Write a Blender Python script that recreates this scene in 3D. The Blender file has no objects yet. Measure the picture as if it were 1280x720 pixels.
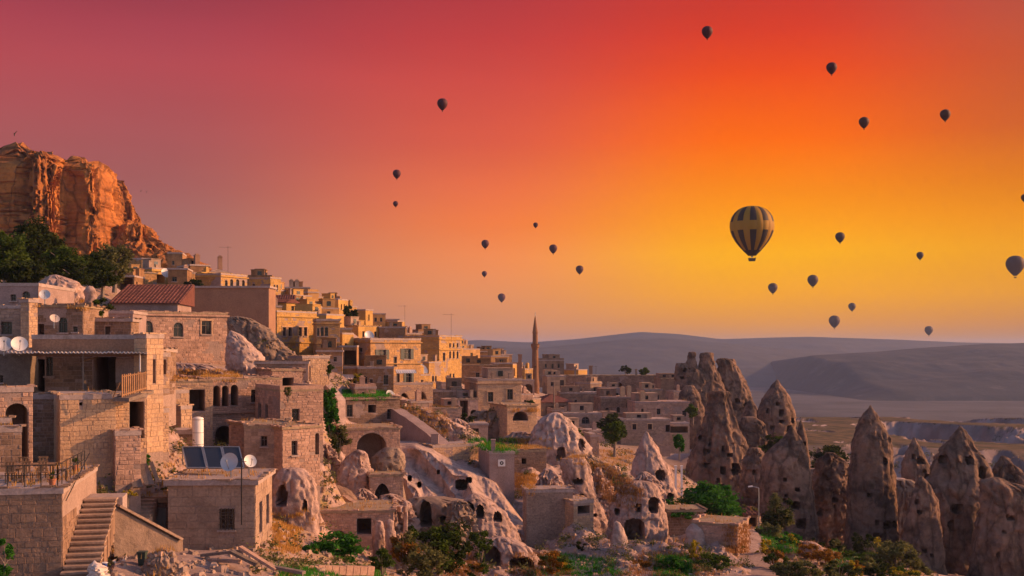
import bpy, bmesh, math, random
import numpy as np
from mathutils import Vector, noise, Matrix

random.seed(7)
S = bpy.context.scene
COL = S.collection
F = 1372.0          # focal length in photo pixels (photo 1280 wide)
HX, HY = 640.0, 435.0
K = 1.15            # metres per layout unit
R = math.radians

# ------------------------------------------------------------------ camera
cam = bpy.data.cameras.new('camera')
cam.sensor_width = 36.0
cam.lens = F / 1280.0 * 36.0
cam.shift_y = 75.0 / 1280.0
cam.clip_start = 0.5
cam.clip_end = 40000
co = bpy.data.objects.new('camera', cam)
co.rotation_euler = (R(90), 0, 0)
COL.objects.link(co)
S.camera = co

def lin(r, g, b):
    def c(v):
        v /= 255.0
        return v / 12.92 if v <= .04045 else ((v + .055) / 1.055) ** 2.4
    return (c(r), c(g), c(b), 1)

# ------------------------------------------------------------------ sun and sky
SUN_AZ = 8.0        # degrees ahead of straight right
SUN_EL = 21.0
sd = Vector((math.cos(R(SUN_AZ)) * math.cos(R(SUN_EL)), math.sin(R(SUN_AZ)) * math.cos(R(SUN_EL)), math.sin(R(SUN_EL))))
sl = bpy.data.lights.new('sun', 'SUN')
sl.energy = 3.9
sl.angle = R(0.6)
sl.color = (1.0, .465, .18)
so = bpy.data.objects.new('sun', sl)
so.rotation_euler = sd.to_track_quat('Z', 'Y').to_euler()
so.location = (60, 20, 80)
COL.objects.link(so)

W = bpy.data.worlds.new('World')
S.world = W
W.use_nodes = True
nt = W.node_tree
nt.nodes.clear()

class NG:
    def __init__(s, nt): s.nt = nt
    def n(s, t, **kw):
        x = s.nt.nodes.new(t)
        for k, v in kw.items(): setattr(x, k, v)
        return x
    def put(s, sock, v):
        if isinstance(v, bpy.types.NodeSocket): s.nt.links.new(v, sock)
        elif v is not None: sock.default_value = v
    def m(s, op, a, b=None, c=None, clamp=False):
        x = s.n('ShaderNodeMath', operation=op, use_clamp=clamp)
        s.put(x.inputs[0], a)
        if b is not None: s.put(x.inputs[1], b)
        if c is not None: s.put(x.inputs[2], c)
        return x.outputs[0]
    def ramp(s, fac, stops, interp='LINEAR'):
        x = s.n('ShaderNodeValToRGB')
        x.color_ramp.interpolation = interp
        e = x.color_ramp.elements
        while len(e) > 1: e.remove(e[-1])
        e[0].position, e[0].color = stops[0]
        for p, c in stops[1:]:
            k = e.new(p); k.color = c
        s.put(x.inputs[0], fac)
        return x.outputs[0]
    def mix(s, fac, a, b, mode='MIX'):
        x = s.n('ShaderNodeMix', data_type='RGBA', blend_type=mode)
        s.put(x.inputs[0], fac); s.put(x.inputs[6], a); s.put(x.inputs[7], b)
        return x.outputs[2]

g = NG(nt)
tc = g.n('ShaderNodeTexCoord')
sep = g.n('ShaderNodeSeparateXYZ')
nrm = g.n('ShaderNodeVectorMath', operation='NORMALIZE')
nt.links.new(tc.outputs['Generated'], nrm.inputs[0])
nt.links.new(nrm.outputs[0], sep.inputs[0])
el = g.m('MULTIPLY', g.m('ARCSINE', sep.outputs[2]), 180 / math.pi)
az = g.m('MULTIPLY', g.m('ARCTAN2', sep.outputs[0], sep.outputs[1]), 180 / math.pi)
ef = g.m('DIVIDE', el, 60.0, clamp=True)          # 0..1 for 0..60 degrees
def E(y): return max(0.0, math.degrees(math.atan((HY - y) / F)) / 60.0)
EXPO = 0.62         # the photograph is exposed well up for the shade
def col(rows): return g.ramp(ef, [(E(y), lin(*c)) for y, c in rows] + [(.55, lin(110, 62, 84)), (1, lin(84, 68, 96))])
c_left = col([(435, (168, 116, 104)), (408, (170, 116, 102)), (370, (170, 114, 100)), (320, (163, 110, 100)), (280, (160, 104, 98)), (240, (164, 94, 92)), (180, (170, 86, 88)), (100, (180, 75, 82)), (50, (168, 66, 78)), (0, (150, 58, 72))])
c_mid = col([(435, (186, 126, 96)), (408, (214, 140, 92)), (370, (230, 144, 86)), (320, (245, 140, 76)), (280, (246, 126, 62)), (240, (238, 114, 66)), (180, (222, 92, 66)), (100, (210, 76, 66)), (50, (196, 64, 62)), (0, (180, 58, 62))])
c_glow = col([(435, (188, 128, 76)), (408, (226, 146, 50)), (370, (248, 164, 18)), (320, (255, 176, 0)), (280, (255, 158, 0)), (240, (255, 140, 0)), (180, (255, 108, 0)), (100, (236, 76, 24)), (50, (218, 62, 38)), (0, (204, 58, 46))])
c_right = col([(435, (172, 118, 74)), (408, (206, 132, 54)), (370, (234, 154, 24)), (320, (240, 158, 8)), (280, (236, 142, 4)), (240, (226, 124, 14)), (180, (206, 96, 38)), (100, (198, 84, 48)), (50, (188, 82, 60)), (0, (176, 78, 66))])
def stepaz(a0, a1):
    x = g.n('ShaderNodeMapRange', interpolation_type='SMOOTHSTEP'); g.put(x.inputs[0], az); x.inputs[1].default_value = a0; x.inputs[2].default_value = a1
    return x.outputs[0]
sunset = g.mix(stepaz(-19, 1), c_left, c_mid)
sunset = g.mix(stepaz(-2, 12), sunset, c_glow)
sunset = g.mix(stepaz(14, 27), sunset, c_right)
kx = 2 ** -EXPO
mpn = g.n('ShaderNodeMapping'); nt.links.new(nrm.outputs[0], mpn.inputs[0]); mpn.inputs[3].default_value = (1.6, 1.6, 9)
nzs = g.n('ShaderNodeTexNoise'); nt.links.new(mpn.outputs[0], nzs.inputs[0]); nzs.inputs['Scale'].default_value = 2.2; nzs.inputs['Detail'].default_value = 6; nzs.inputs['Roughness'].default_value = .55
vs = g.m('ADD', .925 * kx, g.m('MULTIPLY', nzs.outputs[0], .15 * kx))      # thin uneven dust in the air
cmb = g.n('ShaderNodeCombineXYZ'); [g.put(cmb.inputs[i], vs) for i in range(3)]
sunset = g.mix(1.0, sunset, cmb.outputs[0], 'MULTIPLY')
sky = g.n('ShaderNodeTexSky', sky_type='NISHITA')
sky.sun_disc = False
sky.sun_elevation = R(SUN_EL)
sky.sun_rotation = R(90 - SUN_AZ)
sky.air_density = 1.0
sky.dust_density = 1.6
sky.ozone_density = 1.2
nish = g.mix(1.0, sky.outputs[0], (.110, .093, .100, 1), 'MULTIPLY')
# the sunset glow fades into the ordinary dusk sky high overhead and behind the viewer
up = g.n('ShaderNodeMapRange', interpolation_type='SMOOTHERSTEP'); g.put(up.inputs[0], el); up.inputs[1].default_value = 17; up.inputs[2].default_value = 46
bk = g.n('ShaderNodeMapRange', interpolation_type='SMOOTHERSTEP'); g.put(bk.inputs[0], g.m('ABSOLUTE', az)); bk.inputs[1].default_value = 30; bk.inputs[2].default_value = 95
fac = g.m('SUBTRACT', 1.0, g.m('MULTIPLY', g.m('SUBTRACT', 1.0, up.outputs[0]), g.m('SUBTRACT', 1.0, bk.outputs[0])))
skyc = g.mix(fac, sunset, nish)
bg = g.n('ShaderNodeBackground'); bg.inputs[1].default_value = 1.0
nt.links.new(skyc, bg.inputs[0])
wo = g.n('ShaderNodeOutputWorld')
nt.links.new(bg.outputs[0], wo.inputs[0])

S.view_settings.view_transform = 'Standard'
S.view_settings.look = 'None'
S.view_settings.exposure = EXPO
S.view_settings.gamma = 1.0
S.view_settings.use_curve_mapping = False
S.render.engine = 'CYCLES'
S.cycles.use_denoising = True
S.cycles.max_bounces = 5
S.cycles.diffuse_bounces = 3
S.cycles.glossy_bounces = 2
S.cycles.transparent_max_bounces = 6
S.cycles.transmission_bounces = 3
S.cycles.volume_bounces = 1
S.cycles.use_adaptive_sampling = True
S.cycles.adaptive_threshold = 0.02
S.cycles.sample_clamp_indirect = 4.0
S.cycles.caustics_reflective = False
S.cycles.caustics_refractive = False

# ------------------------------------------------------------------ helpers
def P(px, py, Y):
    """photo pixel at layout distance Y -> world point"""
    y = Y * K
    return Vector(((px - HX) / F * y, y, (HY - py) / F * y))
def proj(v):
    return HX + F * v.x / v.y, HY - F * v.z / v.y

GROUND = []          # ground control points (x, y, z)
def gp(px, py, Y): GROUND.append(tuple(P(px, py, Y)))

def tag(o, label=None, cat=None, group=None, kind=None):
    if label: o['label'] = label
    if cat: o['category'] = cat
    if group: o['group'] = group
    if kind: o['kind'] = kind
    return o
def thing(name, label, cat, loc, group=None):
    o = bpy.data.objects.new(name, None)
    o.empty_display_size = .3
    o.location = loc
    COL.objects.link(o)
    return tag(o, label, cat, group)
def origin(o):
    v = Vector((0, 0, 0))
    while o is not None:
        v += o.location; o = o.parent
    return v

class MB:
    def __init__(s): s.v = []; s.f = []; s.sm = False
    def quad(s, *p):
        i = len(s.v); s.v += [tuple(q) for q in p]; s.f.append(tuple(range(i, i + len(p))))
    def box(s, c, ax, ay, az):
        """box from centre and three half-axis vectors"""
        c, ax, ay, az = Vector(c), Vector(ax), Vector(ay), Vector(az)
        i = len(s.v)
        for k in range(8):
            s.v.append(tuple(c + (ax if k & 1 else -ax) + (ay if k & 2 else -ay) + (az if k & 4 else -az)))
        for q in ((0, 2, 3, 1), (4, 5, 7, 6), (0, 1, 5, 4), (2, 6, 7, 3), (0, 4, 6, 2), (1, 3, 7, 5)):
            s.f.append(tuple(i + k for k in q))
        return s
    def bar(s, a, b, w, h=None, up=(0, 0, 1)):
        a, b = Vector(a), Vector(b); d = b - a; h = h or w
        t = d.normalized(); up = Vector(up)
        if abs(t.dot(up)) > .98: up = Vector((0, 1, 0))
        sx = t.cross(up).normalized(); sy = sx.cross(t)
        return s.box((a + b) / 2, d / 2, sx * w / 2, sy * h / 2)
    def tube(s, pts, rad, n=8, cap=True):
        pts = [Vector(p) for p in pts]
        if not isinstance(rad, (list, tuple)): rad = [rad] * len(pts)
        i0 = len(s.v)
        for k, p in enumerate(pts):
            d = (pts[min(k + 1, len(pts) - 1)] - pts[max(k - 1, 0)]).normalized()
            up = Vector((0, 0, 1)) if abs(d.z) < .95 else Vector((1, 0, 0))
            sx = d.cross(up).normalized(); sy = sx.cross(d)
            for j in range(n):
                t = 2 * math.pi * j / n
                s.v.append(tuple(p + (sx * math.cos(t) + sy * math.sin(t)) * rad[k]))
        for k in range(len(pts) - 1):
            for j in range(n):
                a = i0 + k * n + j; b = i0 + k * n + (j + 1) % n
                s.f.append((a, b, b + n, a + n))
        if cap:
            s.f.append(tuple(i0 + j for j in range(n)))
            s.f.append(tuple(i0 + (len(pts) - 1) * n + j for j in reversed(range(n))))
        return s
    def lathe(s, c, prof, n=16, sx=1, sy=1):
        """prof: list of (radius, z)"""
        c = Vector(c); i0 = len(s.v)
        for r, z in prof:
            for j in range(n):
                t = 2 * math.pi * j / n
                s.v.append((c.x + r * math.cos(t) * sx, c.y + r * math.sin(t) * sy, c.z + z))
        for k in range(len(prof) - 1):
            for j in range(n):
                a = i0 + k * n + j; b = i0 + k * n + (j + 1) % n
                s.f.append((a, b, b + n, a + n))
        s.f.append(tuple(i0 + j for j in reversed(range(n))))
        s.f.append(tuple(i0 + (len(prof) - 1) * n + j for j in range(n)))
        return s
    def build(s, name, mat, parent=None, smooth=False, loc=None):
        o0 = origin(parent) if parent is not None else Vector(loc if loc is not None else (0, 0, 0))
        me = bpy.data.meshes.new(name)
        me.from_pydata([(x - o0.x, y - o0.y, z - o0.z) for x, y, z in s.v], [], s.f)
        me.materials.append(M(mat))
        if smooth:
            me.polygons.foreach_set('use_smooth', [True] * len(me.polygons))
            if smooth != 'all':
                try: me.set_sharp_from_angle(angle=R(50))
                except Exception: pass
        ob = bpy.data.objects.new(name, me)
        if parent is not None: ob.parent = parent
        elif loc is not None: ob.location = loc
        COL.objects.link(ob)
        return ob

# ------------------------------------------------------------------ materials
MATS = {}
def M(k): return MATS[k]
def rgb(c): return (c[0], c[1], c[2], 1)
def mul(c, k): return (c[0] * k, c[1] * k, c[2] * k)

def mat_rough(name, c1, c2, scale=.4, rough=.93, bump=.4, bscale=6.0, island=.0, objrand=.0, spots=None, streak=0.0, strata=None, bdist=.05, crack=None):
    """weathered mineral surface: two colours mixed by noise, per-piece variation, fine relief"""
    m = bpy.data.materials.new(name); m.use_nodes = True
    t = m.node_tree; t.nodes.clear(); g = NG(t)
    geo = g.n('ShaderNodeNewGeometry')
    mp = g.n('ShaderNodeMapping'); t.links.new(geo.outputs['Position'], mp.inputs[0])
    mp.inputs[3].default_value = (1, 1, 1 - streak * .8)
    n1 = g.n('ShaderNodeTexNoise'); t.links.new(mp.outputs[0], n1.inputs[0]); n1.inputs['Scale'].default_value = scale; n1.inputs['Detail'].default_value = 7; n1.inputs['Roughness'].default_value = .62
    f = g.n('ShaderNodeMapRange'); g.put(f.inputs[0], n1.outputs[0]); f.inputs[1].default_value = .33; f.inputs[2].default_value = .67
    c = g.mix(f.outputs[0], rgb(c1), rgb(c2))
    if spots:
        n2 = g.n('ShaderNodeTexNoise'); t.links.new(geo.outputs['Position'], n2.inputs[0]); n2.inputs['Scale'].default_value = spots[1]; n2.inputs['Detail'].default_value = 5; n2.inputs['Roughness'].default_value = .7
        f2 = g.n('ShaderNodeMapRange'); g.put(f2.inputs[0], n2.outputs[0]); f2.inputs[1].default_value = spots[2]; f2.inputs[2].default_value = spots[2] + .12
        c = g.mix(g.m('MULTIPLY', f2.outputs[0], spots[3] if len(spots) > 3 else .7), c, rgb(spots[0]))
    if strata:
        sp = g.n('ShaderNodeSeparateXYZ'); t.links.new(geo.outputs['Position'], sp.inputs[0])
        wv = g.n('ShaderNodeTexNoise', noise_dimensions='1D')
        wob = g.m('ADD', sp.outputs[2], g.m('MULTIPLY', n1.outputs[0], strata[2]))
        g.put(wv.inputs['W'], wob); wv.inputs['Scale'].default_value = strata[1]; wv.inputs['Detail'].default_value = 3
        f3 = g.n('ShaderNodeMapRange'); g.put(f3.inputs[0], wv.outputs[0]); f3.inputs[1].default_value = .4; f3.inputs[2].default_value = .62
        c = g.mix(g.m('MULTIPLY', f3.outputs[0], .6), c, rgb(strata[0]))
    if crack:
        mc = g.n('ShaderNodeMapping'); mc.inputs[3].default_value = (1, 1, .42)
        wv2 = g.n('ShaderNodeVectorMath', operation='MULTIPLY_ADD'); t.links.new(n1.outputs['Color'], wv2.inputs[0]); wv2.inputs[1].default_value = (2.2 / crack[0] * .35,) * 3; t.links.new(geo.outputs['Position'], wv2.inputs[2])
        t.links.new(wv2.outputs[0], mc.inputs[0])
        vo = g.n('ShaderNodeTexVoronoi', feature='DISTANCE_TO_EDGE'); t.links.new(mc.outputs[0], vo.inputs[0]); vo.inputs['Scale'].default_value = crack[0]
        fk = g.n('ShaderNodeMapRange'); g.put(fk.inputs[0], vo.outputs['Distance']); fk.inputs[1].default_value = .0; fk.inputs[2].default_value = .07; fk.inputs[3].default_value = 1; fk.inputs[4].default_value = 0
        c = g.mix(g.m('MULTIPLY', fk.outputs[0], crack[1] * .75), c, rgb(mul(c2, .38)))
    v = None
    if island or objrand:
        r = 0
        if island: r = g.m('MULTIPLY', geo.outputs['Random Per Island'], island)
        if objrand:
            oi = g.n('ShaderNodeObjectInfo')
            r = g.m('ADD', r, g.m('MULTIPLY', oi.outputs['Random'], objrand))
        v = g.m('ADD', r, 1 - (island + objrand) * .5)
        hs = g.n('ShaderNodeHueSaturation'); g.put(hs.inputs['Color'], c); g.put(hs.inputs['Value'], v)
        c = hs.outputs[0]
    nb = g.n('ShaderNodeTexNoise'); t.links.new(geo.outputs['Position'], nb.inputs[0]); nb.inputs['Scale'].default_value = bscale; nb.inputs['Detail'].default_value = 8; nb.inputs['Roughness'].default_value = .65
    bp = g.n('ShaderNodeBump'); bp.inputs['Strength'].default_value = bump; bp.inputs['Distance'].default_value = bdist
    g.put(bp.inputs['Height'], nb.outputs[0])
    # fine grain in the colour
    f4 = g.n('ShaderNodeMapRange'); g.put(f4.inputs[0], nb.outputs[0]); f4.inputs[1].default_value = .3; f4.inputs[2].default_value = .7; f4.inputs[3].default_value = .72; f4.inputs[4].default_value = 1.2
    hs2 = g.n('ShaderNodeHueSaturation'); g.put(hs2.inputs['Color'], c); g.put(hs2.inputs['Value'], f4.outputs[0])
    b = g.n('ShaderNodeBsdfPrincipled'); g.put(b.inputs['Base Color'], hs2.outputs[0]); b.inputs['Roughness'].default_value = rough; b.inputs['Specular IOR Level'].default_value = .2
    t.links.new(bp.outputs[0], b.inputs['Normal'])
    o = g.n('ShaderNodeOutputMaterial'); t.links.new(b.outputs[0], o.inputs[0])
    MATS[name] = m
    return m
def mat_plain(name, c, rough=.6, metal=0, var=.15, spec=.4):
    m = bpy.data.materials.new(name); m.use_nodes = True
    t = m.node_tree; t.nodes.clear(); g = NG(t)
    geo = g.n('ShaderNodeNewGeometry')
    n1 = g.n('ShaderNodeTexNoise'); t.links.new(geo.outputs['Position'], n1.inputs[0]); n1.inputs['Scale'].default_value = 3; n1.inputs['Detail'].default_value = 6
    oi = g.n('ShaderNodeObjectInfo')
    f = g.m('ADD', g.m('MULTIPLY', n1.outputs[0], var * 2), g.m('MULTIPLY', oi.outputs['Random'], var))
    v = g.m('ADD', f, 1 - var * 1.5)
    hs = g.n('ShaderNodeHueSaturation'); hs.inputs['Color'].default_value = rgb(c); g.put(hs.inputs['Value'], v)
    b = g.n('ShaderNodeBsdfPrincipled'); g.put(b.inputs['Base Color'], hs.outputs[0]); b.inputs['Roughness'].default_value = rough; b.inputs['Metallic'].default_value = metal; b.inputs['Specular IOR Level'].default_value = spec
    o = g.n('ShaderNodeOutputMaterial'); t.links.new(b.outputs[0], o.inputs[0])
    MATS[name] = m
def mat_leaf(name, c1, c2, trans=.35):
    m = bpy.data.materials.new(name); m.use_nodes = True
    t = m.node_tree; t.nodes.clear(); g = NG(t)
    geo = g.n('ShaderNodeNewGeometry')
    n1 = g.n('ShaderNodeTexNoise'); t.links.new(geo.outputs['Position'], n1.inputs[0]); n1.inputs['Scale'].default_value = .8
    f = g.m('ADD', g.m('MULTIPLY', geo.outputs['Random Per Island'], .6), g.m('MULTIPLY', g.m('SUBTRACT', n1.outputs[0], .3), .9), clamp=True)
    c = g.mix(f, rgb(c1), rgb(c2))
    d = g.n('ShaderNodeBsdfDiffuse'); g.put(d.inputs[0], c)
    tr = g.n('ShaderNodeBsdfTranslucent'); g.put(tr.inputs[0], c)
    mx = g.n('ShaderNodeMixShader'); mx.inputs[0].default_value = trans
    t.links.new(d.outputs[0], mx.inputs[1]); t.links.new(tr.outputs[0], mx.inputs[2])
    o = g.n('ShaderNodeOutputMaterial'); t.links.new(mx.outputs[0], o.inputs[0])
    MATS[name] = m

mat_rough('tuff_pink', (.50, .355, .305), (.36, .25, .215), .35, bump=.7, bscale=2.2, spots=((.24, .16, .135), .8, .54), streak=.8, bdist=.16, strata=((.34, .235, .20), 1.3, 1.6), crack=(.42, .8))
mat_rough('tuff_pale', (.50, .37, .32), (.38, .275, .24), .3, bump=.6, bscale=2.0, spots=((.32, .23, .195), .8, .56), streak=.8, bdist=.16, strata=((.40, .29, .255), 1.1, 1.6), crack=(.38, .7))
mat_rough('tuff_grey', (.30, .19, .135), (.15, .096, .07), .3, bump=.8, bscale=1.6, spots=((.05, .036, .031), .22, .47, .85), streak=.9, bdist=.3, strata=((.18, .12, .095), .6, 2.5), crack=(.28, .9))
mat_rough('tuff_brown', (.30, .22, .17), (.19, .135, .105), .35, bump=.8, bscale=1.8, spots=((.36, .26, .18), .8, .6), streak=.4, bdist=.15)
mat_rough('castle_rock', (.52, .20, .05), (.29, .108, .036), .12, bump=.8, bscale=.7, spots=((.16, .09, .065), .3, .58), streak=1.0, bdist=.9, crack=(.13, 1.0))
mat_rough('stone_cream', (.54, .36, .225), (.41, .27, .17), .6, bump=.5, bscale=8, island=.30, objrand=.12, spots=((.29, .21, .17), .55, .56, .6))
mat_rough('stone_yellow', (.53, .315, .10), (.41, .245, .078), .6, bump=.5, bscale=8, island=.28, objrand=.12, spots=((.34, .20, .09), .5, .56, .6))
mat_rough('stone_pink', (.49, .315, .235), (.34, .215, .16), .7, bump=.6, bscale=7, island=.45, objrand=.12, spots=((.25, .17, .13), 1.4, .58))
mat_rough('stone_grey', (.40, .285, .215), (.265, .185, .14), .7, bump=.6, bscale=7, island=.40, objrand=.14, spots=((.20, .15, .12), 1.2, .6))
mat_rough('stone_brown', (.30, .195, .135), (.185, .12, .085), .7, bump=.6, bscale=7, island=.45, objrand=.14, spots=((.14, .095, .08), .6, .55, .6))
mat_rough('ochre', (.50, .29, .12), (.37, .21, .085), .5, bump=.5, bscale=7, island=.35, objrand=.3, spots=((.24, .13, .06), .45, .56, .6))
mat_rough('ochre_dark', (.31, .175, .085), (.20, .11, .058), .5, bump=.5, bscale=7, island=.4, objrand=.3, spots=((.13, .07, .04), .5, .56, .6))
mat_rough('plaster', (.36, .265, .245), (.27, .195, .18), .8, bump=.25, bscale=9, spots=((.28, .22, .19), .8, .6), objrand=.1)
mat_rough('plaster_brown', (.34, .20, .13), (.27, .155, .105), .5, bump=.25, bscale=8, spots=((.20, .12, .085), .5, .6))
mat_rough('mortar', (.36, .265, .225), (.27, .195, .168), 1.0, bump=.5, bscale=9)
mat_rough('concrete', (.42, .335, .31), (.32, .255, .235), .7, bump=.3, bscale=6, spots=((.22, .18, .15), .9, .58))
mat_rough('roof_earth', (.36, .27, .19), (.26, .19, .13), 1.1, bump=.7, bscale=5, spots=((.42, .30, .13), 2.0, .55))
mat_rough('path', (.33, .24, .21), (.22, .155, .135), .8, bump=.6, bscale=4, spots=((.24, .17, .14), 1.6, .58))
mat_rough('tile', (.19, .075, .06), (.12, .05, .042), 1.5, bump=.4, bscale=9, island=.5)
mat_rough('wood', (.30, .17, .09), (.20, .11, .06), 2.2, bump=.4, bscale=12, objrand=.4, rough=.8)
mat_rough('wood_grey', (.25, .20, .17), (.17, .135, .115), 2.2, bump=.4, bscale=12, objrand=.3, rough=.85)
mat_rough('rubble', (.42, .30, .23), (.30, .21, .165), 1.4, bump=.7, bscale=6, island=.5, objrand=.2)
mat_plain('white', (.72, .70, .68), .55, var=.06)
mat_plain('dish', (.50, .52, .56), .45, metal=.1, var=.08)
mat_plain('metal', (.40, .40, .40), .4, metal=.8, var=.08)
mat_plain('iron', (.045, .038, .034), .6, metal=.3)
mat_plain('dark_wood', (.06, .042, .032), .6)
mat_plain('frame', (.13, .10, .085), .6)
mat_plain('glass', (.012, .014, .018), .12, var=.1, spec=.6)
mat_plain('solar', (.025, .03, .045), .16, var=.1, spec=.6)
mat_plain('shutter', (.075, .085, .075), .6)
mat_plain('door_metal', (.40, .37, .34), .5)
mat_plain('bin', (.03, .055, .045), .5)
mat_plain('blue', (.03, .07, .28), .5)
mat_plain('cloth', (.62, .52, .46), .9)
mat_plain('canvas', (.52, .44, .38), .9)
mat_plain('pot', (.38, .15, .08), .8)
mat_plain('balloon_dark', (.085, .018, .004), .7)
mat_plain('balloon_plum', (.075, .006, .012), .7)
mat_plain('balloon_grey', (.060, .020, .012), .7)
mat_plain('balloon_tan', (.34, .17, .001), .7, var=.05)
mat_plain('balloon_stripe', (.022, .009, .004), .7, var=.05)
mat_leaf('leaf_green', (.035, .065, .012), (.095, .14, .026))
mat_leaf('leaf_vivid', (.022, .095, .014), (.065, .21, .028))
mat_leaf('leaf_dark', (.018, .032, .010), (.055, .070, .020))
mat_leaf('leaf_olive', (.075, .085, .03), (.19, .19, .075))
mat_leaf('leaf_yellow', (.28, .22, .02), (.45, .36, .03))
mat_leaf('leaf_autumn', (.16, .075, .015), (.34, .17, .03))
mat_leaf('dry_grass', (.38, .20, .055), (.62, .37, .11), .3)
mat_leaf('dry_brown', (.24, .12, .05), (.42, .23, .09), .3)
mat_leaf('grass', (.03, .15, .015), (.07, .30, .03), .3)
# ------------------------------------------------------------------ walls with real openings
def arc_pts(op, n=10):
    """outline of an opening (u, z), bottom-left, up, over the top, bottom-right"""
    u0, u1, z0, z1, kind = op['u0'], op['u1'], op['z0'], op['z1'], op['arch']
    if not kind: return [(u0, z0), (u0, z1), (u1, z1), (u1, z0)]
    a = (u1 - u0) / 2; um = (u0 + u1) / 2
    r = min(a * (1.35 if kind == 2 else .95), (z1 - z0) * .8); zs = z1 - r
    pts = [(u0, z0)]
    for i in range(n + 1):
        t = math.pi * (1 - i / n)
        c, s_ = math.cos(t), math.sin(t)
        if kind == 2: s_ = 1 - abs(c) ** 1.75 if abs(c) < 1 else 0; s_ = s_ ** .85
        pts.append((um + a * c, zs + r * s_))
    pts.append((u1, z0))
    return pts
def wall(mb, O, u, W_, H_, ops):
    n = Vector((u.y, -u.x, 0)); Z = Vector((0, 0, 1))
    pt = lambda a, b, d=0: O + u * a + Z * b - n * d
    us = sorted({0, W_, *[min(max(o[k], 0), W_) for o in ops for k in ('u0', 'u1')]})
    zs = sorted({0, H_, *[min(max(o[k], 0), H_) for o in ops for k in ('z0', 'z1')]})
    for a, b in zip(us, us[1:]):
        for c, d in zip(zs, zs[1:]):
            if b - a < 1e-4 or d - c < 1e-4: continue
            mu, mz = (a + b) / 2, (c + d) / 2
            if any(o['u0'] < mu < o['u1'] and o['z0'] < mz < o['z1'] for o in ops): continue
            mb.quad(pt(a, c), pt(b, c), pt(b, d), pt(a, d))
    for o in ops:
        pts = arc_pts(o); D = o['depth']
        if o['arch']:
            top = pts[1:-1]
            for (a, b), (c, d) in zip(top, top[1:]):
                if o['z1'] - max(b, d) > 1e-4 or abs(b - d) > 1e-4:
                    mb.quad(pt(a, b), pt(c, d), pt(c, o['z1']), pt(a, o['z1']))
        for (a, b), (c, d) in zip(pts, pts[1:] + pts[:1]):
            mb.quad(pt(a, b), pt(a, b, D), pt(c, d, D), pt(c, d))
        mb.quad(*[pt(a, b, D) for a, b in reversed(pts)])

def free_spans(W_, z0, z1, ops, pad=.02):
    spans = [(0.0, W_)]
    for o in ops:
        if o['z1'] <= z0 + .01 or o['z0'] >= z1 - .01: continue
        a, b = o['u0'] - pad, o['u1'] + pad
        if o['arch']:
            pts = arc_pts(o); zc = z0
            xs = []
            for (p, q), (r_, s_) in zip(pts, pts[1:]):
                if (q - zc) * (s_ - zc) <= 0 and abs(q - s_) > 1e-6: xs.append(p + (r_ - p) * (zc - q) / (s_ - q))
            if len(xs) >= 2 and zc > o['z0']: a, b = min(xs) - pad, max(xs) + pad
        out = []
        for s0, s1 in spans:
            if b <= s0 or a >= s1: out.append((s0, s1)); continue
            if a > s0: out.append((s0, a))
            if b < s1: out.append((b, s1))
        spans = out
    return spans
def courses(W_, H_, ops, bw, bh, rnd, irr=.25):
    """list of stone rectangles (u0,u1,z0,z1) laid in courses round the openings"""
    out = []; z = 0
    while z < H_ - .06:
        h = bh * rnd.uniform(1 - irr, 1 + irr)
        if z + h > H_ - bh * .45: h = H_ - z
        for s0, s1 in free_spans(W_, z, z + h, ops):
            a = s0
            first = True
            while a < s1 - .04:
                w = bw * rnd.uniform(1 - irr * 1.6, 1 + irr * 1.6) * (.6 if first and rnd.random() < .5 else 1)
                if a + w > s1 - bw * .35: w = s1 - a
                out.append((a, a + w, z, z + h)); a += w; first = False
        z += h
    return out
def stones_mesh(mb, O, u, rects, rnd, proud=(.004, .034), gap=.013):
    n = Vector((u.y, -u.x, 0)); Z = Vector((0, 0, 1))
    for a, b, c, d in rects:
        if b - a < .06 or d - c < .05: continue
        cp_ = O + u * (a + b) / 2 + Z * (c + d) / 2
        if noise.fractal(cp_ * .33, 1, 2, 3) > .42 or rnd.random() < .02: continue      # patches of old render over the stone
        p = rnd.uniform(*proud); j = lambda: rnd.uniform(0, gap)
        a2, b2, c2, d2 = a + j() + gap * .4, b - j() - gap * .4, c + j() + gap * .4, d - j() - gap * .4
        e = min(p * .8, .03)
        q = [O + u * x + Z * y for x, y in ((a2, c2), (b2, c2), (b2, d2), (a2, d2))]
        f_ = [O + u * x + Z * y + n * (p + rnd.uniform(-.008, .008)) for x, y in ((a2 + e, c2 + e), (b2 - e, c2 + e), (b2 - e, d2 - e), (a2 + e, d2 - e))]
        i = len(mb.v); mb.v += [tuple(x) for x in q + f_]
        mb.f.append((i + 4, i + 5, i + 6, i + 7))
        for k in range(4): mb.f.append((i + k, i + (k + 1) % 4, i + 4 + (k + 1) % 4, i + 4 + k))

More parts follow.
